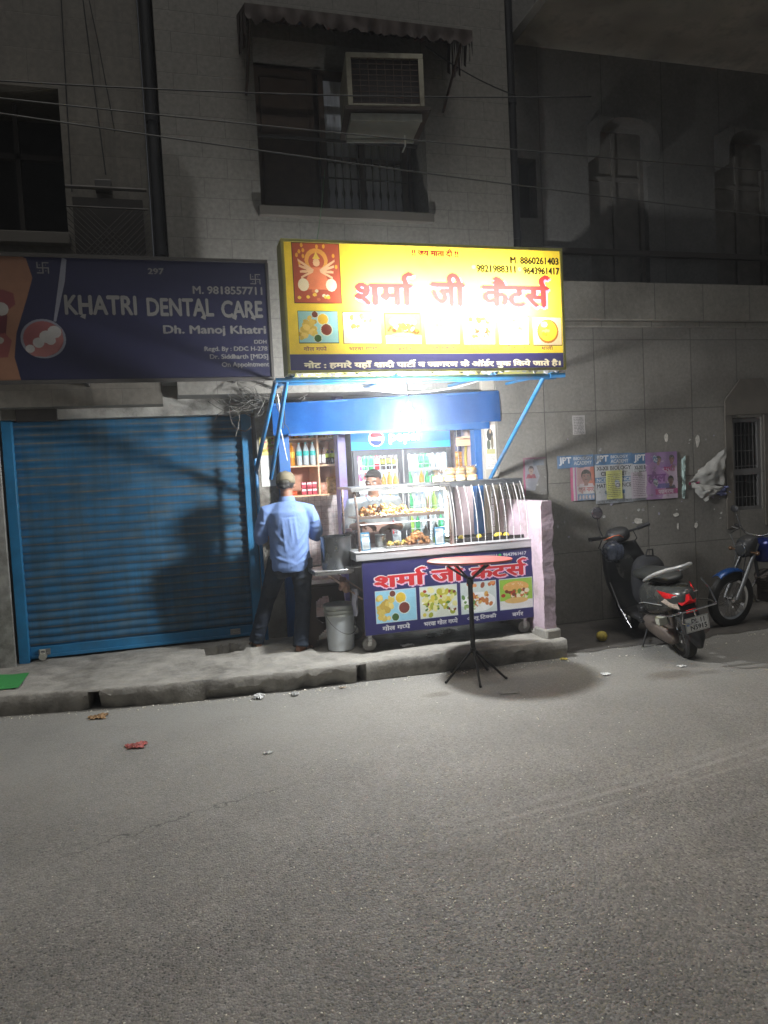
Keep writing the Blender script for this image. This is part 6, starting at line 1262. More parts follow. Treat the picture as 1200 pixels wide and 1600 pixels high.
def head_mesh(mb, c, yaw=0., pitch=0., s=1.):
    """skull, jaw, nose, ears, brow; c = head centre, facing +Y before the turn"""
    R = Matrix.Rotation(yaw, 3, 'Z') @ Matrix.Rotation(pitch, 3, 'X'); c = Vector(c); T = lambda x, y, z: c+R @ Vector((x, y, z))*s
    vs0 = len(mb.v)
    mb.ball(c+R @ Vector((0, -.012, .025))*s, (.078*s, .098*s, .095*s), 20, R)
    mb.tube([T(0, .02, .03), T(0, .036, -.03), T(0, .045, -.075), T(0, .052, -.108)], [.070*s, .064*s, .050*s, .026*s], 14, ry=[.060*s, .055*s, .045*s, .026*s], side=R @ Vector((1, 0, 0)))
    mb.tube([T(0, .083, .028), T(0, .098, -.002), T(0, .112, -.022), T(0, .098, -.034)], [.008*s, .011*s, .015*s, .012*s], 10)
    for k in (-1, 1):
        mb.ball(T(k*.012, .094, -.028), (.008*s,)*3, 8); mb.tube([T(k*.010, .082, .034), T(k*.045, .076, .036)], [.010*s, .009*s], 8)
        mb.ball(T(k*.038, .060, -.015), (.022*s, .02*s, .018*s), 10); mb.ball(T(k*.080, -.008, -.004), (.009*s, .020*s, .031*s), 10, R)
    mb.tube([T(-.024, .082, -.060), T(0, .094, -.058), T(.024, .082, -.060)], [.006*s, .0085*s, .006*s], 8); mb.tube([T(-.020, .080, -.070), T(0, .091, -.071), T(.020, .080, -.070)], [.006*s, .009*s, .006*s], 8)
    return T, R
SKIN = M('brown_skin', (.26, .125, .075, 1), .5, var=.12, scale=14, bump=.05, bscale=120)
def person_back():
    P = thing('person', (1.02, 6.93, .175), 'standing man seen from behind in a khaki cap, light blue shirt and dark jeans', 'person')
    R_ = lambda *a: Vector(a)
    hipL, hipR = R_(-.10, .02, .84), R_(.10, -.0, .84); kneeL, ankL = R_(-.235, .14, .46), R_(-.35, .17, .09); kneeR, ankR = R_(.095, -.06, .45), R_(.035, -.19, .09)
    shL, shR = R_(-.192, .0, 1.325), R_(.192, -.01, 1.315); elL, elR = R_(-.262, .055, 1.06), R_(.262, .04, 1.06); wrL, wrR = R_(-.10, .27, 1.12), R_(.10, .28, 1.14)
    b = MB(); b.tube([(0, .01, .80), (0, .0, .92), (0, .0, 1.08), (0, 0, 1.24), (0, .0, 1.32), (0, .0, 1.38)], [.14, .145, .145, .155, .13, .075], 20, ry=[.11, .115, .115, .12, .10, .07], side=(1, 0, 0))
    b.tube([(0, -.005, 1.36), (0, .005, 1.43), (0, .01, 1.50)], [.068, .058, .056], 14)
    T, Rh = head_mesh(b, (0.0, .02, 1.555), yaw=-.25, pitch=-.18)
    for sh_, el, wr in ((shL, elL, wrL), (shR, elR, wrR)): b.tube([sh_*.8+R_(0, 0, 1.34)*.2, sh_, sh_.lerp(el, .5), el, el.lerp(wr, .35), wr], [.05, .050, .044, .040, .038, .027], 12)
    hand(b, wrL, (.75, .62, .2), (.4, -.3, .9), .5, 1., -1); hand(b, wrR, (-.75, .6, .15), (-.3, -.3, .9), .5, 1., 1)
    for h, k, a in ((hipL, kneeL, ankL), (hipR, kneeR, ankR)): b.tube([h, h.lerp(k, .5), k, k.lerp(a, .35), a], [.085, .075, .056, .055, .036], 14)
    for a, toe in ((ankL, R_(-.28, 1, 0)), (ankR, R_(.62, .8, 0))):
        t = toe.normalized(); s = Vector((t.y, -t.x, 0)); g = Vector((a.x, a.y, 0)); b.tube([a, g-t*.03+R_(0, 0, .045)], [.036, .034], 10)
        b.tube([g-t*.055+R_(0, 0, .040), g+t*.03+R_(0, 0, .048), g+t*.10+R_(0, 0, .035), g+t*.15+R_(0, 0, .027)], [.030, .036, .042, .038], 12, ry=[.028, .034, .020, .013], side=s)
        for j in range(5): q = g+t*(.155-.006*abs(j-1)*1.2)+s*(j-2)*.016*(1 if a is ankL else 1); b.tube([q-t*.02+R_(0, 0, .026), q+t*.025+R_(0, 0, .022)], [.011, .009], 8)
    remesh(b, 'body', SKIN, P, .0065, 4)
    # shirt: torso, shoulders, sleeves to just above the elbow
    s_ = MB(); s_.tube([(0.005, .0, .765), (0.005, -.005, .80), (0, -.005, .90), (0, -.005, 1.05), (0, -.005, 1.20), (0, -.005, 1.30), (0, -.0, 1.375), (0, .0, 1.41)], [.190, .194, .188, .184, .195, .195, .135, .075], 28, ry=[.142, .145, .142, .138, .142, .132, .098, .07], side=(1, 0, 0))
    for sh_, el, wr in ((shL, elL, wrL), (shR, elR, wrR)):
        sg = 1 if el.x > 0 else -1
        s_.tube([R_(sg*.09, 0, 1.345), sh_+R_(sg*.005, 0, -.01), sh_.lerp(el, .4)+R_(sg*.012, 0, 0), sh_.lerp(el, .85)+R_(sg*.01, 0, 0), el, el.lerp(wr, .18)], [.055, .072, .070, .068, .066, .058], 16)
    sh_o = remesh(s_, 'shirt', M('sky_shirt', (.15, .235, .46, 1), .85, var=.08, scale=14, bump=.9, bscale=9, stretch=(1, 1, .45)), P, .0085, 9, .009, .10, .002, .035)
    B_ = -.145; folds(sh_o, [((-.17, B_, 1.262), (.17, B_, 1.262), .009, -.006), ((-.07, B_, 1.25), (-.05, B_, .95), .013, .009), ((.05, B_, 1.25), (.07, B_, .98), .014, .010), ((.0, B_, 1.24), (.02, B_, 1.05), .010, .006), ((.19, -.10, 1.20), (.03, B_, .98), .018, .012), ((.20, -.10, 1.10), (.02, B_, .90), .016, .012), ((.20, -.08, 1.00), (.06, B_, .86), .015, .012), ((-.19, -.10, 1.18), (-.06, B_, 1.02), .016, .011), ((-.20, -.10, 1.02), (-.08, B_, .90), .015, .011), ((-.17, -.10, .90), (.02, B_, .83), .014, .010), ((.17, -.10, .88), (.0, B_, .80), .014, .012), ((-.12, B_, .86), (-.12, B_, .77), .014, .010), ((.10, B_, .87), (.12, B_, .77), .015, .010), ((.22, -.05, 1.33), (.24, -.08, 1.12), .012, .009), ((-.22, -.05, 1.33), (-.24, -.08, 1.12), .012, .009)]+[((s_g*.20, -.06, z_), (s_g*.33, -.03, z_+.02), .012, .010) for s_g in (-1, 1) for z_ in (1.20, 1.14, 1.09, 1.05)]+[((s_g*.165, -.10, 1.36), (s_g*.19, -.10, 1.16), .007, -.006) for s_g in (-1, 1)])
    # cut the hem open look: fold shadows come from the mesh; collar and yoke
    c_ = MB(); n = 26; rows_ = [(.066, .060, 1.395), (.070, .062, 1.43), (.066, .060, 1.452), (.076, .070, 1.425), (.084, .076, 1.392)]
    for k in range(n+1):
        a = -math.pi*.08+math.pi*1.16*k/n
        for rx, ry, z in rows_: c_.v.append((rx*math.cos(a), -ry*math.sin(a)+.006, z-.012*max(0, -math.sin(a))))
    m_ = len(rows_)
    for k in range(n):
        for j in range(m_-1): c_.f.append((k*m_+j, k*m_+j+1, (k+1)*m_+j+1, (k+1)*m_+j)); c_.m.append(0)
    c_.build('collar', MATS['sky_shirt'], sh_o)
    y_ = MB()
    for k in range(5): x = -.10+.05*k; y_.tube([(x, -.145, 1.265), (x+.012, -.146, 1.235), (x+.018, -.143, 1.215)], [.004, .006, .002], 6)
    # jeans
    j_ = MB(); j_.tube([(0, .005, .70), (0, .005, .76), (0, .0, .84), (0, 0, .93)], [.15, .170, .168, .156], 24, ry=[.10, .120, .118, .11], side=(1, 0, 0))
    for h, k, a in ((hipL, kneeL, ankL), (hipR, kneeR, ankR)):
        e = a+(a-k).normalized()*.03; j_.tube([h+R_(0, 0, .02), h.lerp(k, .3), h.lerp(k, .7), k, k.lerp(a, .4), k.lerp(a, .8), e], [.108, .102, .083, .074, .072, .070, .074], 20)
    j_.ball((-.075, -.05, .77), (.09, .07, .09), 14); j_.ball((.075, -.055, .77), (.09, .07, .09), 14)
    jo = remesh(j_, 'jeans', M('dark_denim', (.010, .016, .028, 1), .8, var=.35, scale=9, bump=.1, bscale=250, dirt=(.025, .045, .07, 1), dscale=5, damt=.35), P, .008, 6, .014, .07, .006, .03)
    folds(jo, [((.02, -.12, z_), (.17, -.13, z_+d_), .012, .009) for z_, d_ in ((.50, -.03), (.455, .02), (.42, -.02), (.60, .06), (.66, .05))]+[((-.32, .03, z_-.02), (-.14, .05, z_+d_), .012, .009) for z_, d_ in ((.50, .03), (.45, -.02), (.41, .02), (.58, .06))]+[((.035-.06, -.26, z_), (.035+.09, -.24, z_+d_), .010, .010) for z_, d_ in ((.22, .02), (.17, -.02), (.13, .02), (.09, -.01), (.27, .03))]+[((-.42, .10, z_), (-.28, .09, z_+d_), .010, .010) for z_, d_ in ((.20, .02), (.15, -.02), (.11, .01))]+[((0, -.13, .78), (.0, -.08, .66), .012, -.012), ((.12, -.14, .72), (.02, -.10, .66), .012, .009), ((-.14, -.12, .72), (-.02, -.10, .67), .012, .009), ((.19, -.02, .80), (.16, -.06, .12), .006, -.004)])
    for x in (-.078, .078):
        pk = MB(); pk.add([(x-.052, -.166, .84), (x+.052, -.166, .84), (x+.05, -.158, .76), (x, -.15, .735), (x-.05, -.158, .76)], [(0, 1, 2, 3, 4)]); 
    # cap: crown panels, rear opening, peak in front
    cp = MB(); n = 28; ctr = T(0, -.012, .045); prof = [(1.0, -.03), (1.03, .0), (1.0, .03), (.88, .058), (.62, .078), (.3, .088), (.02, .091)]
    for k in range(n):
        a = 2*math.pi*k/n
        for r, z in prof: cp.v.append(tuple(ctr+Rh @ Vector((.088*r*math.cos(a)*(1+.008*math.cos(6*a)), .108*r*math.sin(a)*(1+.008*math.cos(6*a)), z-.006+.018*(math.sin(a) < -.80)*(z < .0)))))
    m_ = len(prof)
    for k in range(n):
        for j in range(m_-1): cp.f.append((k*m_+j, ((k+1) % n)*m_+j, ((k+1) % n)*m_+j+1, k*m_+j+1)); cp.m.append(0)
    cp.f.append(tuple(k*m_+m_-1 for k in range(n))); cp.m.append(0)
    co = cp.build('cap', M('khaki_cloth', (.16, .135, .085, 1), .9, var=.15, scale=20), P, angle=80); sm = co.modifiers.new('t', 'SOLIDIFY'); sm.thickness = .004
    pk = MB(); N_ = 16
    pk.grid(lambda u, v: tuple(ctr+Rh @ Vector((.082*math.sin((u-.5)*2.4)*(1+.05*v), .100*math.cos((u-.5)*2.4)+.075*v*math.cos((u-.5)*2.0), -.022-.018*v-.014*(2*u-1)**2))), N_, 6); pko = pk.build('cap_peak', MATS['khaki_cloth'], co)
    b_ = MB(); b_.ball(ctr+Rh @ Vector((0, 0, .087)), (.008, .008, .005), 8); b_.build('cap_button', MATS['khaki_cloth'], co)
    sp = MB(); sp.tube([tuple(ctr+Rh @ Vector((.084*math.cos(a), .104*math.sin(a), -.030))) for a in [math.radians(238+k*6.4) for k in range(11)]], [.006]*11, 6, ry=.012); sp.build('cap_strap', M('dark_strap', (.06, .055, .04, 1), .7), co)
    hr = MB(); hr.ball(T(0, -.022, .012), (.083, .094, .068), 20, Rh); hr.tube([T(-.045, -.082, -.02), T(0, -.094, -.035), T(.045, -.082, -.02)], [.018, .022, .018], 10); remesh(hr, 'hair', M('black_hair', (.018, .015, .013, 1), .6, var=.3, scale=60, bump=.4, bscale=200, stretch=(1, 1, .2)), P, .006, 2, .006, .02)
    for a, toe in ((ankL, R_(-.28, 1, 0)), (ankR, R_(.62, .8, 0))):
        t = toe.normalized(); s = Vector((t.y, -t.x, 0)); g = Vector((a.x, a.y, 0)); sd_ = MB(); out = [(-.075, .025), (-.07, .038), (0, .040), (.07, .050), (.13, .048), (.175, .028), (.18, 0), (.175, -.028), (.13, -.045), (.07, -.046), (0, -.038), (-.07, -.036), (-.075, -.02)]
        sd_.prism([(p_[0], p_[1]) for p_ in out], g+R_(0, 0, .018), t, -s, .018)
        def strap(x, hgt, wd):
            pts = [g+t*x+s*(wd*math.cos(q_))+R_(0, 0, .014+hgt*math.sin(q_)) for q_ in [math.pi*i_/10 for i_ in range(11)]]; sd_.tube(pts, .010, 6, ry=.003)
        strap(.03, .078, .045); strap(.10, .048, .052); so_ = sd_.build('sandal', M('dark_leather', (.03, .02, .015, 1), .6), P)
    P.rotation_euler.z = math.radians(-4); return P
person_back()
def vendor():
    P = thing('person', (2.0, 7.44, .175), 'vendor with short dark hair in a pale blue shirt behind the glass case', 'person'); P.rotation_euler.z = math.radians(172); R_ = lambda *a: Vector(a)
    b = MB(); b.tube([(0, .01, .78), (0, .0, .90), (0, .0, 1.05), (0, 0, 1.22), (0, .0, 1.31), (0, .0, 1.37)], [.15, .15, .15, .17, .165, .09], 20, ry=[.11, .115, .11, .115, .10, .07], side=(1, 0, 0))
    b.tube([(0, -.005, 1.33), (0, .01, 1.40), (0, .02, 1.47)], [.066, .057, .055], 14); T, Rh = head_mesh(b, (0, .035, 1.525), yaw=-.35, pitch=-.22)
    shL, shR = R_(-.225, .0, 1.31), R_(.225, .0, 1.31); elL, elR = R_(-.30, .10, 1.06), R_(.30, .06, 1.07); wrL, wrR = R_(-.10, .30, 1.08), R_(.14, .29, 1.12)
    for sh_, el, wr in ((shL, elL, wrL), (shR, elR, wrR)): b.tube([sh_*.8+R_(0, 0, 1.31)*.2, sh_, sh_.lerp(el, .5), el, el.lerp(wr, .35), wr], [.055, .056, .046, .042, .038, .027], 12)
    hand(b, wrL, (.6, .75, -.1), (.2, 0, -1), .4, 1., 1); hand(b, wrR, (-.6, .75, -.1), (-.2, 0, -1), .45, 1., -1)
    for x in (-.1, .1):
        b.tube([(x, 0, .82), (x*1.1, .02, .45), (x*1.15, -.01, .09)], [.085, .056, .037], 14); b.tube([(x*1.15, -.05, .04), (x*1.15, .04, .045), (x*1.2, .12, .028), (x*1.2, .16, .024)], [.03, .036, .040, .036], 12, ry=[.028, .034, .02, .014], side=(1, 0, 0))
        for j in range(5): b.tube([(x*1.2+(j-2)*.015, .15, .022), (x*1.2+(j-2)*.016, .19-.005*abs(j-2), .018)], [.010, .008], 8)
    remesh(b, 'body', SKIN, P, .0065, 4)
    s_ = MB(); s_.tube([(0, .0, .80), (0, -.005, .92), (0, -.005, 1.05), (0, -.005, 1.18), (0, -.005, 1.27), (0, -.0, 1.34), (0, .0, 1.375)], [.19, .185, .182, .20, .212, .155, .085], 28, ry=[.14, .138, .135, .135, .128, .095, .07], side=(1, 0, 0))
    for sh_, el, wr in ((shL, elL, wrL), (shR, elR, wrR)):
        sg = 1 if el.x > 0 else -1; s_.tube([R_(sg*.09, 0, 1.33), sh_, sh_.lerp(el, .5), el, el.lerp(wr, .3)], [.06, .078, .072, .066, .056], 16)
    so_ = remesh(s_, 'shirt', M('pale_shirt', (.42, .50, .60, 1), .85, var=.08, bump=.1, bscale=200), P, .009, 7, .014, .1)
    for sg in (-1, 1):
        c_ = MB(); c_.add([(sg*.012, .085, 1.345), (sg*.062, .052, 1.40), (sg*.09, .045, 1.375), (sg*.06, .10, 1.315)], [(0, 1, 2, 3)]); co = c_.build('collar', MATS['pale_shirt'], so_); m_ = co.modifiers.new('t', 'SOLIDIFY'); m_.thickness = .006
    t_ = MB(); t_.tube([(0, .005, .66), (0, .005, .78), (0, 0, .88)], [.15, .172, .165], 20, ry=[.1, .12, .12], side=(1, 0, 0))
    for x in (-.1, .1): t_.tube([(x, 0, .84), (x*1.1, .02, .45), (x*1.15, -.01, .07)], [.104, .078, .066], 16)
    remesh(t_, 'trousers', M('dark_trousers', (.05, .045, .05, 1), .8), P, .010, 5, .01, .08)
    ap = MB(); ap.grid(lambda u, v: (-.15+.30*u, .155+.02*math.sin(u*math.pi)+.004*math.sin(u*17), .62+.50*v), 12, 10); ap.build('apron', M('pale_pink_apron', (.55, .36, .34, 1), .85, var=.12), P)
    hr = MB(); hr.ball(T(0, -.032, .055), (.084, .094, .082), 20, Rh); hr.tube([T(-.062, .040, .080), T(-.02, .070, .100), T(.03, .068, .104), T(.064, .038, .080)], [.018, .022, .024, .018], 10); remesh(hr, 'hair', M('dark_hair', (.016, .013, .012, 1), .55, var=.3, scale=60, bump=.4, bscale=200), P, .006, 2, .006, .02)
    for sg in (-1, 1):
        e = MB(); e.ball(T(sg*.032, .0755, .014), (.013, .010, .008), 10, Rh); e.build('eye', M('eye_white', (.7, .68, .62, 1), .3), P); e = MB(); e.ball(T(sg*.032, .0835, .012), (.0058, .004, .0058), 8, Rh); e.build('iris', M('dark_iris', (.02, .012, .01, 1), .2), P)
        e = MB(); e.tube([T(sg*.014, .093, .034), T(sg*.034, .091, .041), T(sg*.054, .078, .034)], [.0045, .005, .003], 6); e.build('eyebrow', MATS['dark_hair'], P)
    m_ = MB(); m_.tube([T(-.030, .087, -.050), T(-.012, .101, -.046), T(.012, .101, -.046), T(.030, .087, -.050)], [.004, .007, .007, .004], 8); m_.build('moustache', MATS['dark_hair'], P)
vendor()
# ================================================================== SCOOTER (local: forward +Y, origin under the rear wheel)
BODYC = M('scooter_grey', (.06, .063, .06, 1), .22, .3, var=.1, scale=10, dirt=(.13, .12, .10, 1), dscale=5, damt=.4); BLK = M('black_plastic', (.015, .015, .016, 1), .5, var=.2, dirt=(.06, .055, .05, 1), dscale=6, damt=.35); TYR = M('tyre_rubber', (.025, .024, .023, 1), .85, var=.2, bump=.3, bscale=80); CHR = M('chrome', (.6, .6, .6, 1), .12, 1.); SIL = M('silver_paint', (.36, .36, .35, 1), .3, .6); ENG = M('grimy_engine', (.14, .115, .10, 1), .6, .5, var=.4, scale=15)
def wheel(parent, c, R, w, rimr, spokes=5, name='wheel'):
    ax = Matrix.Rotation(math.pi/2, 3, 'Y'); c = Vector(c); mb = MB(); prof = [(R*.70, -w*.45), (R*.86, -w*.52), (R*.96, -w*.38), (R, -w*.12), (R, w*.12), (R*.96, w*.38), (R*.86, w*.52), (R*.70, w*.45)]
    n = 40; k = len(prof)
    for r, h in prof:
        for j in range(n): a = 2*math.pi*j/n; mb.v.append(tuple(c+ax @ Vector((r*math.cos(a), r*math.sin(a), h))))
    for i in range(k): 
        for j in range(n): i2 = (i+1) % k; mb.f.append((i*n+j, i*n+(j+1) % n, i2*n+(j+1) % n, i2*n+j)); mb.m.append(0)
    wo = mb.build(name, TYR, parent); r_ = MB(); k0 = [(R*.62, -w*.3), (R*.71, -w*.42), (R*.71, w*.42), (R*.62, w*.3)]
    for r, h in k0:
        for j in range(n): a = 2*math.pi*j/n; r_.v.append(tuple(c+ax @ Vector((r*math.cos(a), r*math.sin(a), h))))
    for i in range(4):
        for j in range(n): i2 = (i+1) % 4; r_.f.append((i*n+j, i*n+(j+1) % n, i2*n+(j+1) % n, i2*n+j)); r_.m.append(0)
    for s in range(spokes):
        a = 2*math.pi*s/spokes+.3; r_.tube([c+Vector((0, R*.08*math.cos(a), R*.08*math.sin(a))), c+Vector((0, R*.66*math.cos(a), R*.66*math.sin(a)))], .012 if spokes < 8 else .0025, 6)
    r_.tube([c-Vector((w*.5, 0, 0)), c+Vector((w*.5, 0, 0))], .03, 16); r_.build('rim', SIL if spokes < 8 else CHR, wo); return wo
def sgrid(mb, secs, n=20, pw=2.6):
    """superellipse sections along Y: (y, zc, half width, half height, top flatten)"""
    vs = []
    for y, zc, a, b in secs:
        for j in range(n):
            t = 2*math.pi*j/n; c, s = math.cos(t), math.sin(t); vs.append((a*abs(c)**(2/pw)*(1 if c > 0 else -1), y, zc+b*abs(s)**(2/pw)*(1 if s > 0 else -1)))
    k = len(secs); mb.add(vs, [(i*n+j, i*n+(j+1) % n, (i+1)*n+(j+1) % n, (i+1)*n+j) for i in range(k-1) for j in range(n)]+[tuple(reversed(range(n))), tuple((k-1)*n+j for j in range(n))]); return mb
def subd(o, l=1):
    m = o.modifiers.new('s', 'SUBSURF'); m.levels = l; m.render_levels = l; return o
def scooter():
    S = thing('scooter', (4.36, 5.62, 0), 'dark grey scooter seen from behind leaning on its side stand by the stone wall', 'scooter'); S.scale = (1.04, 1.04, 1.04); S.rotation_euler = (0, math.radians(-12), math.radians(-13))
    wheel(S, (0, 0, .225), .225, .09, .15); wheel(S, (0, 1.22, .225), .225, .085, .15)
    mb = MB(); sgrid(mb, [(-.34, .60, .03, .035), (-.30, .60, .085, .065), (-.20, .585, .125, .10), (-.05, .565, .150, .135), (.12, .54, .165, .165), (.28, .52, .165, .17), (.40, .49, .145, .16), (.47, .45, .12, .13)], 22); body = subd(mb.build('body', BODYC, S, angle=70))
    mb = MB(); sgrid(mb, [(-.16, .725, .06, .02), (-.12, .735, .105, .035), (.05, .745, .13, .045), (.22, .735, .14, .045), (.36, .715, .135, .045), (.50, .715, .12, .045), (.56, .70, .09, .035)], 18); subd(mb.build('seat', M('seat_vinyl', (.025, .026, .024, 1), .45, var=.15), S, angle=70))
    mb = MB(); pts = [(-.145, .16, .71), (-.160, .02, .755), (-.150, -.14, .81), (-.10, -.27, .85), (-.03, -.31, .855), (.03, -.31, .855), (.10, -.27, .85), (.150, -.14, .81), (.160, .02, .755), (.145, .16, .71)]
    mb.tube(pts, [.014, .024, .030, .026, .022, .022, .026, .030, .024, .014], 10, ry=[.012, .016, .018, .018, .018, .018, .018, .018, .016, .012]); mb.build('grab_rail', M('rail_silver', (.5, .5, .49, 1), .35, .4), S)
    # tail lamp cluster
    def patch(name, pts2, mat, off=.0, par=body):
        """lens following the tail: (x, z) outline laid over the rear of the body"""
        mb = MB(); f = lambda x, z: -.335+.25*(abs(x)/.15)**2.4+.5*abs(z-.60)**1.3-off*.4
        A = [(x, f(x, z), z) for x, z in pts2]; n = len(A); cx_ = sum(a[0] for a in A)/n; cz_ = sum(a[2] for a in A)/n; ctr_ = (cx_, f(cx_, cz_)-.01, cz_)
        mb.add(A+[ctr_]+[(a[0], a[1]+.03, a[2]) for a in A], [(i, (i+1) % n, n) for i in range(n)]+[(i, i+n+1, (i+1) % n+n+1, (i+1) % n) for i in range(n)]); return mb.build(name, mat, par, angle=50)
    RL = M('red_lens', (.75, .015, .02, 1), .12, var=.3, scale=60); patch('tail_light', [(-.075, .56), (-.06, .54), (.06, .54), (.075, .56), (.085, .635), (.0, .628), (-.085, .635)], RL, .035)
    for sg in (-1, 1):
        patch('tail_light', [(sg*.078, .56), (sg*.088, .635), (sg*.145, .66), (sg*.13, .60)], RL, .02)
        patch('indicator', [(sg*.07, .505), (sg*.08, .555), (sg*.128, .592), (sg*.14, .56), (sg*.11, .515)], M('clear_lens', (.6, .5, .42, 1), .12, .2, var=.35, scale=50), .025)
    mb = MB(); mb.tube([(-.11, -.275, .622), (0, -.325, .632), (.11, -.275, .622)], .003, 6); mb.tube([(-.03, -.325, .603), (.06, -.30, .612)], .0025, 6); mb.build('trim_line', M('pale_trim', (.65, .6, .6, 1), .3), body)
    mb = MB(); mb.box(-.014, .014, -.337, -.331, .645, .668, RZ(0)); mb.build('emblem', SIL, body, bevel=.002)
    # rear mudguard, plate, hugger
    mb = MB(); n = 8
    mb.grid(lambda u, v: ((u-.5)*(.17-.05*v**2)*(1 if v < .8 else 1-.6*(v-.8)/.2), -.27-.09*v+.02*(2*u-1)**2, .53-.36*v), 10, 14); g_ = mb.build('rear_mudguard', BLK, S); m_ = g_.modifiers.new('t', 'SOLIDIFY'); m_.thickness = .006
    q = Pic(.20, .13, (.6, .6, .58, 1)); q.rect(.004, .004, .196, .126, (.03, .03, .03, 1)); q.rect(.007, .007, .193, .123, (.68, .68, .66, 1)); q.text('DL 11', .055, .072, .165, .114, (.02, .02, .02, 1), .035); q.text('N5915', .04, .014, .18, .060, (.02, .02, .02, 1), .035); q.rect(.012, .06, .035, .085, (.1, .2, .5, 1)); q.build('number_plate', PRINT, (-.10, -.375, .325), U=(1, 0, 0), V=(0, -.16, .987), parent=S)
    mb = MB(); mb.box(-.045, .045, -.345, -.325, .475, .50); mb.build('reflector', RL, S, bevel=.003)
    # chrome leg guard bars: rear bumper and side guard
    mb = MB(); mb.tube([(-.24, .18, .44), (-.24, -.10, .475), (-.20, -.36, .50), (0, -.385, .505), (.20, -.36, .50), (.235, -.20, .49), (.235, .05, .46)], .008, 8); mb.tube([(.215, -.34, .50), (.205, -.30, .62), (.19, -.22, .70)], .007, 8); mb.tube([(-.10, -.385, .50), (-.12, -.39, .42), (-.06, -.40, .395), (.0, -.39, .42), (.0, -.385, .50)], .006, 8); mb.build('guard_bar', CHR, S)
    mb = MB(); mb.tube([(-.245, .80, .62), (-.27, .62, .42), (-.26, .45, .24)], .0055, 8); mb.build('guard_bar', M('dull_chrome', (.22, .22, .22, 1), .45, .8), S)
    mb = MB(); sgrid(mb, [(-.12, .22, .03, .04), (-.06, .23, .06, .07), (.12, .25, .07, .085), (.3, .27, .07, .08), (.42, .28, .05, .06)], 14); mb.v = [(x-.10, y, z) for x, y, z in mb.v]; mb.build('engine_cover', ENG, S, angle=60)
    mb = MB(); mb.tube([(.13, .35, .2), (.14, .1, .23), (.14, -.16, .27)], [.03, .05, .055], 14); mb.build('silencer', ENG, S)
    mb = MB(); mb.tube([(-.055, .0, .2), (-.055, -.04, .45)], [.018, .022], 10); mb.build('shock_absorber', ENG, S)
    mb = MB(); mb.box(-.215, -.135, -.14, -.06, .37, .44); mb.build('side_box', M('beige_box', (.36, .36, .30, 1), .6), S, bevel=.008)
    # floorboard, leg shield, apron
    mb = MB(); mb.box(-.17, .17, .45, .88, .27, .32); mb.box(-.15, .15, .40, .5, .3, .42); mb.build('floorboard', BLK, S, bevel=.015)
    mb = MB()
    def ls(u, v):
        z = .26+.66*v; w = .14+.11*math.sin(math.pi*min(1, v*.9))**.8*(1-.25*v); x = (2*u-1)*w; return (x, .86+.16*v-.0-.10*(1-(2*u-1)**2)*(-1)*.6, z)
    mb.grid(ls, 14, 14); l_ = mb.build('leg_shield', BLK, S); m_ = l_.modifiers.new('t', 'SOLIDIFY'); m_.thickness = .05
    mb = MB(); sgrid(mb, [(.93, .58, .10, .20), (1.02, .60, .15, .26), (1.10, .62, .13, .22), (1.17, .62, .06, .12)], 18); subd(mb.build('front_apron', BODYC, S, angle=70))
    mb = MB(); n = 14
    mb.grid(lambda u, v: ((v-.5)*.12, 1.22+.26*math.cos(math.pi*(-.1+1.0*u)), .235+.26*math.sin(math.pi*(-.1+1.0*u))-.03*(2*v-1)**2), 16, 8); f_ = mb.build('front_mudguard', BODYC, S); m_ = f_.modifiers.new('t', 'SOLIDIFY'); m_.thickness = .006
    mb = MB(); mb.tube([(0, 1.22, .225), (0, 1.12, .5), (0, 1.0, .95)], [.03, .03, .025], 10); mb.build('steering_column', BLK, S)
    mb = MB(); sgrid(mb, [(.86, 1.00, .03, .03), (.90, 1.01, .10, .06), (.97, 1.02, .13, .085), (1.05, 1.01, .11, .08), (1.11, .99, .05, .045)], 18); subd(mb.build('handlebar_cover', BLK, S, angle=70))
    mb = MB(); mb.tube([(-.24, .93, 1.04), (-.13, .96, 1.03), (.13, .96, 1.03), (.24, .93, 1.04)], .012, 8); hb = mb.build('handlebar', BLK, S)
    for sg in (-1, 1):
        mb = MB(); mb.tube([(sg*.19, .935, 1.04), (sg*.31, .90, 1.06)], .020, 12); mb.build('grip', BLK, hb); mb = MB(); mb.tube([(sg*.14, .99, 1.02), (sg*.21, .975, 1.03), (sg*.28, .955, 1.03)], .005, 6); mb.build('brake_lever', SIL, hb)
    mb = MB(); mb.tube([(-.16, .95, 1.05), (-.18, .94, 1.16), (-.17, .93, 1.24)], .006, 8); ms_ = mb.build('mirror', BLK, S)
    g_ = MB(); g_.ball((-.165, .93, 1.29), (.058, .014, .062), 18); g_.build('mirror_shell', BLK, ms_); g_ = MB(); g_.ball((-.165, .919, 1.29), (.050, .006, .054), 18); g_.build('mirror_glass', M('mirror_glass', (.25, .23, .26, 1), .1, .9), ms_)
    for sg in (-1, 1):
        mb = MB(); mb.tube([(sg*.16, .97, 1.02), (sg*.20, 1.03, .93), (sg*.12, 1.06, .84), (sg*.04, 1.05, .78)], .005, 6); mb.build('brake_cable', BLK, S)
        mb = MB(); mb.tube([(sg*.142, -.10, .53), (sg*.168, .08, .52), (sg*.170, .25, .50), (sg*.155, .40, .46)], .0035, 6); mb.build('panel_trim', M('rail_silver', (.5, .5, .49, 1), .35, .4), body)
        mb = MB(); mb.box(sg*.16-.03, sg*.16+.03, .36, .44, .285, .30); mb.build('pillion_footrest', BLK, S, bevel=.004)
    mb = MB(); mb.tube([(.0, -.02, .765), (.0, -.10, .76)], .006, 6); mb.build('seat_hinge', SIL, S)
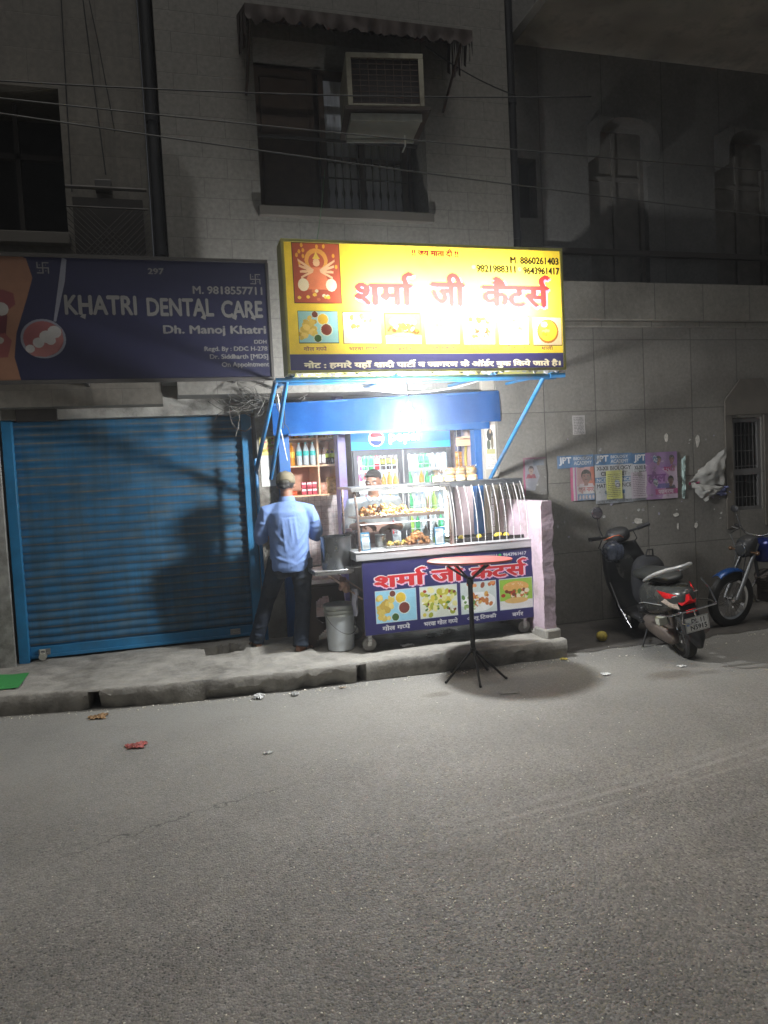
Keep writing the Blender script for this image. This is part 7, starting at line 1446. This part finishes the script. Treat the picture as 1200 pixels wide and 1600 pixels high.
    # rear seen stand
    mb = MB(); mb.tube([(-.08, .45, .26), (-.22, .42, .035)], .009, 8); mb.build('side_stand', BLK, S)
    return S
SCO = scooter()
t = thing('helmet', (4.22, 6.52, .89), 'dark plastic wrapped helmet hanging over the scooter handlebar', 'helmet'); mb = MB(); mb.ball((0, 0, 0), (.115, .11, .11), 20, jit=.02); mb.build('shell', M('helmet_shell', (.05, .055, .075, 1), .25, var=.4, scale=18), t); mb = MB()
mb.grid(lambda u, v: ((.118+.004*math.sin(v*20))*math.sin((u-.5)*2.0)*math.cos((v-.5)*1.2), -(.113+.006*math.sin(u*25))*math.cos((u-.5)*2.0)*math.cos((v-.5)*1.2), .10*math.sin((v-.5)*1.6)), 14, 10); mb.build('visor', M('helmet_visor', (.12, .14, .2, 1), .15, .3, var=.5, scale=25), t)
mb = MB(); mb.tube([(-.10, .03, .095), (-.02, -.02, .135), (.05, -.01, .14), (.11, .02, .115), (.13, .05, .10)], [.012, .018, .015, .013, .01], 8, ry=.006); o = mb.build('orange_cloth', M('orange_cloth', (.42, .10, .04, 1), .8, var=.3, scale=25)); o.location = (4.24, 6.52, .91); tag(o, 'orange cloth strip tied round the scooter handlebar over the helmet', 'cloth')
t = thing('backpack', (4.44, 6.25, .36), 'soft black bag standing on the scooter floorboard behind the leg shield', 'bag'); mb = MB(); sgrid(mb, [(-.13, .22, .10, .17), (-.06, .25, .17, .25), (.05, .26, .18, .26), (.13, .24, .12, .2)], 16, 3); subd(mb.build('bag_body', M('black_cloth', (.012, .012, .014, 1), .9, var=.2, bump=.3, bscale=60), t, angle=70)); mb = MB(); mb.tube([(-.04, -.02, .5), (-.03, -.03, .56), (.03, -.03, .56), (.04, -.02, .5)], .008, 6); mb.build('strap', BLK, t)
# ================================================================== MOTORCYCLE (local: forward -X)
def motorcycle():
    B = thing('motorcycle', (5.52, 6.42, 0), 'blue commuter motorcycle with a red and white tank flash, cut by the right picture edge', 'motorcycle'); B.rotation_euler = (math.radians(5), 0, math.radians(6))
    def rot(mb): mb.v = [(y, -x, z) for x, y, z in mb.v]; return mb    # built along +Y then turned to face -X
    R = Matrix.Rotation(math.radians(90), 4, 'Z')
    H = []
    BM = M('bike_blue', (.008, .02, .14, 1), .2, .3, var=.1)
    hold = thing('x', (0, 0, 0), None, None)
    for y in (0, -1.26):
        w = wheel(hold, (0, y, .30), .30, .075, .2, 28 if y == 0 else 28); w.name = 'wheel'; w.parent = B; w.rotation_euler.z = math.radians(90)
    bpy.data.objects.remove(hold)
    def P_(mb, name, mat, par=B, **k): rot2 = [( -y, x, z) for x, y, z in mb.v]; mb.v = rot2; return mb.build(name, mat, par, **k)
    mb = MB()
    for x in (-.075, .075): mb.tube([(x, 0, .30), (x, -.10, .52), (x, -.26, .88)], [.022, .024, .018], 10)
    P_(mb, 'front_fork', M('dull_fork', (.12, .12, .12, 1), .5, .5))
    mb = MB(); mb.grid(lambda u, v: ((v-.5)*.12, .01+.335*math.cos(math.pi*(.30+.36*u)), .30+.335*math.sin(math.pi*(.30+.36*u))-.03*(2*v-1)**2), 18, 8); f_ = P_(mb, 'front_mudguard', M('bright_bike_blue', (.008, .045, .16, 1), .25, .2)); m_ = f_.modifiers.new('t', 'SOLIDIFY'); m_.thickness = .006
    mb = MB(); sgrid(mb, [(-.10, .82, .05, .06), (-.13, .83, .09, .10), (-.20, .85, .10, .11), (-.27, .87, .07, .08)], 18); P_(mb, 'headlight_cowl', BLK, angle=60); mb = MB(); mb.ball((0, -.105, .82), (.075, .02, .075), 16); P_(mb, 'headlight', M('lamp_glass', (.10, .10, .10, 1), .15, .6))
    for sg in (-1, 1): mb = MB(); mb.tube([(sg*.09, -.15, .80), (sg*.15, -.15, .80)], .007, 6); mb.ball((sg*.17, -.15, .80), (.025, .022, .022), 10); P_(mb, 'indicator', M('amber_lens', (.10, .05, .02, 1), .3))
    mb = MB(); mb.tube([(-.36, -.42, 1.00), (-.22, -.33, 1.01), (-.10, -.28, .96), (.10, -.28, .96), (.22, -.33, 1.01), (.36, -.42, 1.00)], .011, 10); hb = P_(mb, 'handlebar', CHR)
    for sg in (-1, 1):
        mb = MB(); mb.tube([(sg*.24, -.345, 1.01), (sg*.37, -.43, 1.0)], .018, 10); P_(mb, 'grip', BLK, hb); mb = MB(); mb.tube([(sg*.18, -.26, 1.0), (sg*.3, -.31, 1.0), (sg*.36, -.36, .99)], .005, 6); P_(mb, 'brake_lever', SIL, hb)
        mb = MB(); mb.tube([(sg*.2, -.31, 1.02), (sg*.26, -.30, 1.16)], .005, 6); mb.ball((sg*.28, -.30, 1.20), (.055, .014, .04), 14); P_(mb, 'mirror', BLK)
    mb = MB(); sgrid(mb, [(-.30, .76, .07, .07), (-.34, .78, .12, .12), (-.44, .79, .14, .14), (-.56, .78, .14, .13), (-.68, .74, .10, .09), (-.76, .72, .07, .05)], 20); tk = subd(P_(mb, 'fuel_tank', BM, angle=70))
    for sg in (-1, 1):
        mb = MB(); f = lambda y, z: (sg*.146, y, z); mb.add([f(-.37, .84), f(-.46, .74), f(-.41, .70)], [(0, 1, 2)]); P_(mb, 'tank_flash', M('flash_red', (.5, .03, .04, 1), .3), tk)
        mb = MB(); f = lambda y, z: (sg*.147, y, z); mb.add([f(-.36, .86), f(-.42, .88), f(-.50, .80), f(-.47, .79)], [(0, 1, 2, 3)]); mb.add([f(-.37, .83), f(-.44, .79), f(-.48, .77), f(-.45, .765)], [(0, 1, 2, 3)]); P_(mb, 'tank_flash', M('flash_white', (.65, .65, .62, 1), .3), tk)
    mb = MB(); sgrid(mb, [(-.70, .76, .07, .03), (-.78, .76, .11, .05), (-1.0, .77, .12, .05), (-1.25, .80, .12, .045), (-1.4, .81, .08, .03)], 16); subd(P_(mb, 'seat', MATS['seat_vinyl'], angle=70))
    mb = MB(); sgrid(mb, [(-.80, .62, .08, .08), (-.95, .63, .10, .10), (-1.2, .68, .09, .07), (-1.45, .74, .05, .04)], 16); P_(mb, 'side_panel', BM, angle=60)
    mb = MB(); mb.tube([(0, -.28, .84), (0, -.36, .55), (0, -.5, .30), (0, -.85, .26)], .018, 8); mb.tube([(0, -.3, .78), (0, -.8, .66), (0, -1.3, .68)], .018, 8); mb.tube([(0, -.85, .26), (0, -.85, .66)], .018, 8); P_(mb, 'frame', BLK)
    mb = MB(); mb.box(-.10, .10, -.80, -.48, .22, .38); mb.tube([(0, -.52, .36), (0, -.44, .54)], .075, 16); 
    for k in range(6): z = .40+k*.025; mb.tube([(0, -.505+.0*k-.0-(-(k))*.011, z), (0, -.502+k*.011, z+.006)], .095, 18)
    P_(mb, 'engine', ENG, angle=50)
    mb = MB(); mb.tube([(.09, -.46, .44), (.11, -.38, .34), (.12, -.5, .2), (.13, -.9, .22), (.14, -1.4, .30)], [.017, .017, .02, .035, .04], 12); P_(mb, 'exhaust', CHR)
    mb = MB()
    for sg in (-1, 1): mb.tube([(sg*.05, -.85, .28), (sg*.06, -1.26, .30)], .012, 8); mb.tube([(sg*.09, -1.22, .34), (sg*.09, -1.08, .64)], [.028, .022], 10)
    P_(mb, 'swing_arm', BLK)
    mb = MB(); mb.grid(lambda u, v: ((v-.5)*.14, -1.26-.34*math.cos(math.pi*(.55+.5*u)), .30+.34*math.sin(math.pi*(.25+.4*u))), 12, 6); P_(mb, 'rear_mudguard', BLK)
    for sg in (-1, 1): mb = MB(); mb.tube([(sg*.2, -.30, 1.0), (sg*.16, -.12, .96), (sg*.06, -.12, .80), (sg*.07, -.06, .45)], .005, 6); P_(mb, 'brake_cable', BLK)
    mb = MB(); mb.tube([(-.28, -.72, .30), (.28, -.72, .30)], .010, 8); mb.tube([(-.05, -.7, .26), (-.2, -.72, .02)], .01, 8); P_(mb, 'footrest', BLK)
motorcycle()
# ================================================================== HAZE (volume added for glare round bulb and sign, and lifted blacks)
def haze():
    mb = MB(); mb.box(-39, 39, -39, 19, -1, 13); m = bpy.data.materials.new('glare_haze'); m.use_nodes = True; N = m.node_tree.nodes; L = m.node_tree.links; N.remove(N['Principled BSDF'])
    v = N.new('ShaderNodeVolumePrincipled'); v.inputs['Color'].default_value = (.9, .92, .95, 1); v.inputs['Density'].default_value = .0066; v.inputs['Anisotropy'].default_value = .86; L.new(v.outputs[0], N['Material Output'].inputs['Volume'])
    tag(mb.build('haze', m, smooth=False), 'thin haze added in the street for glare round the bulb and sign', kind='stuff')
haze()
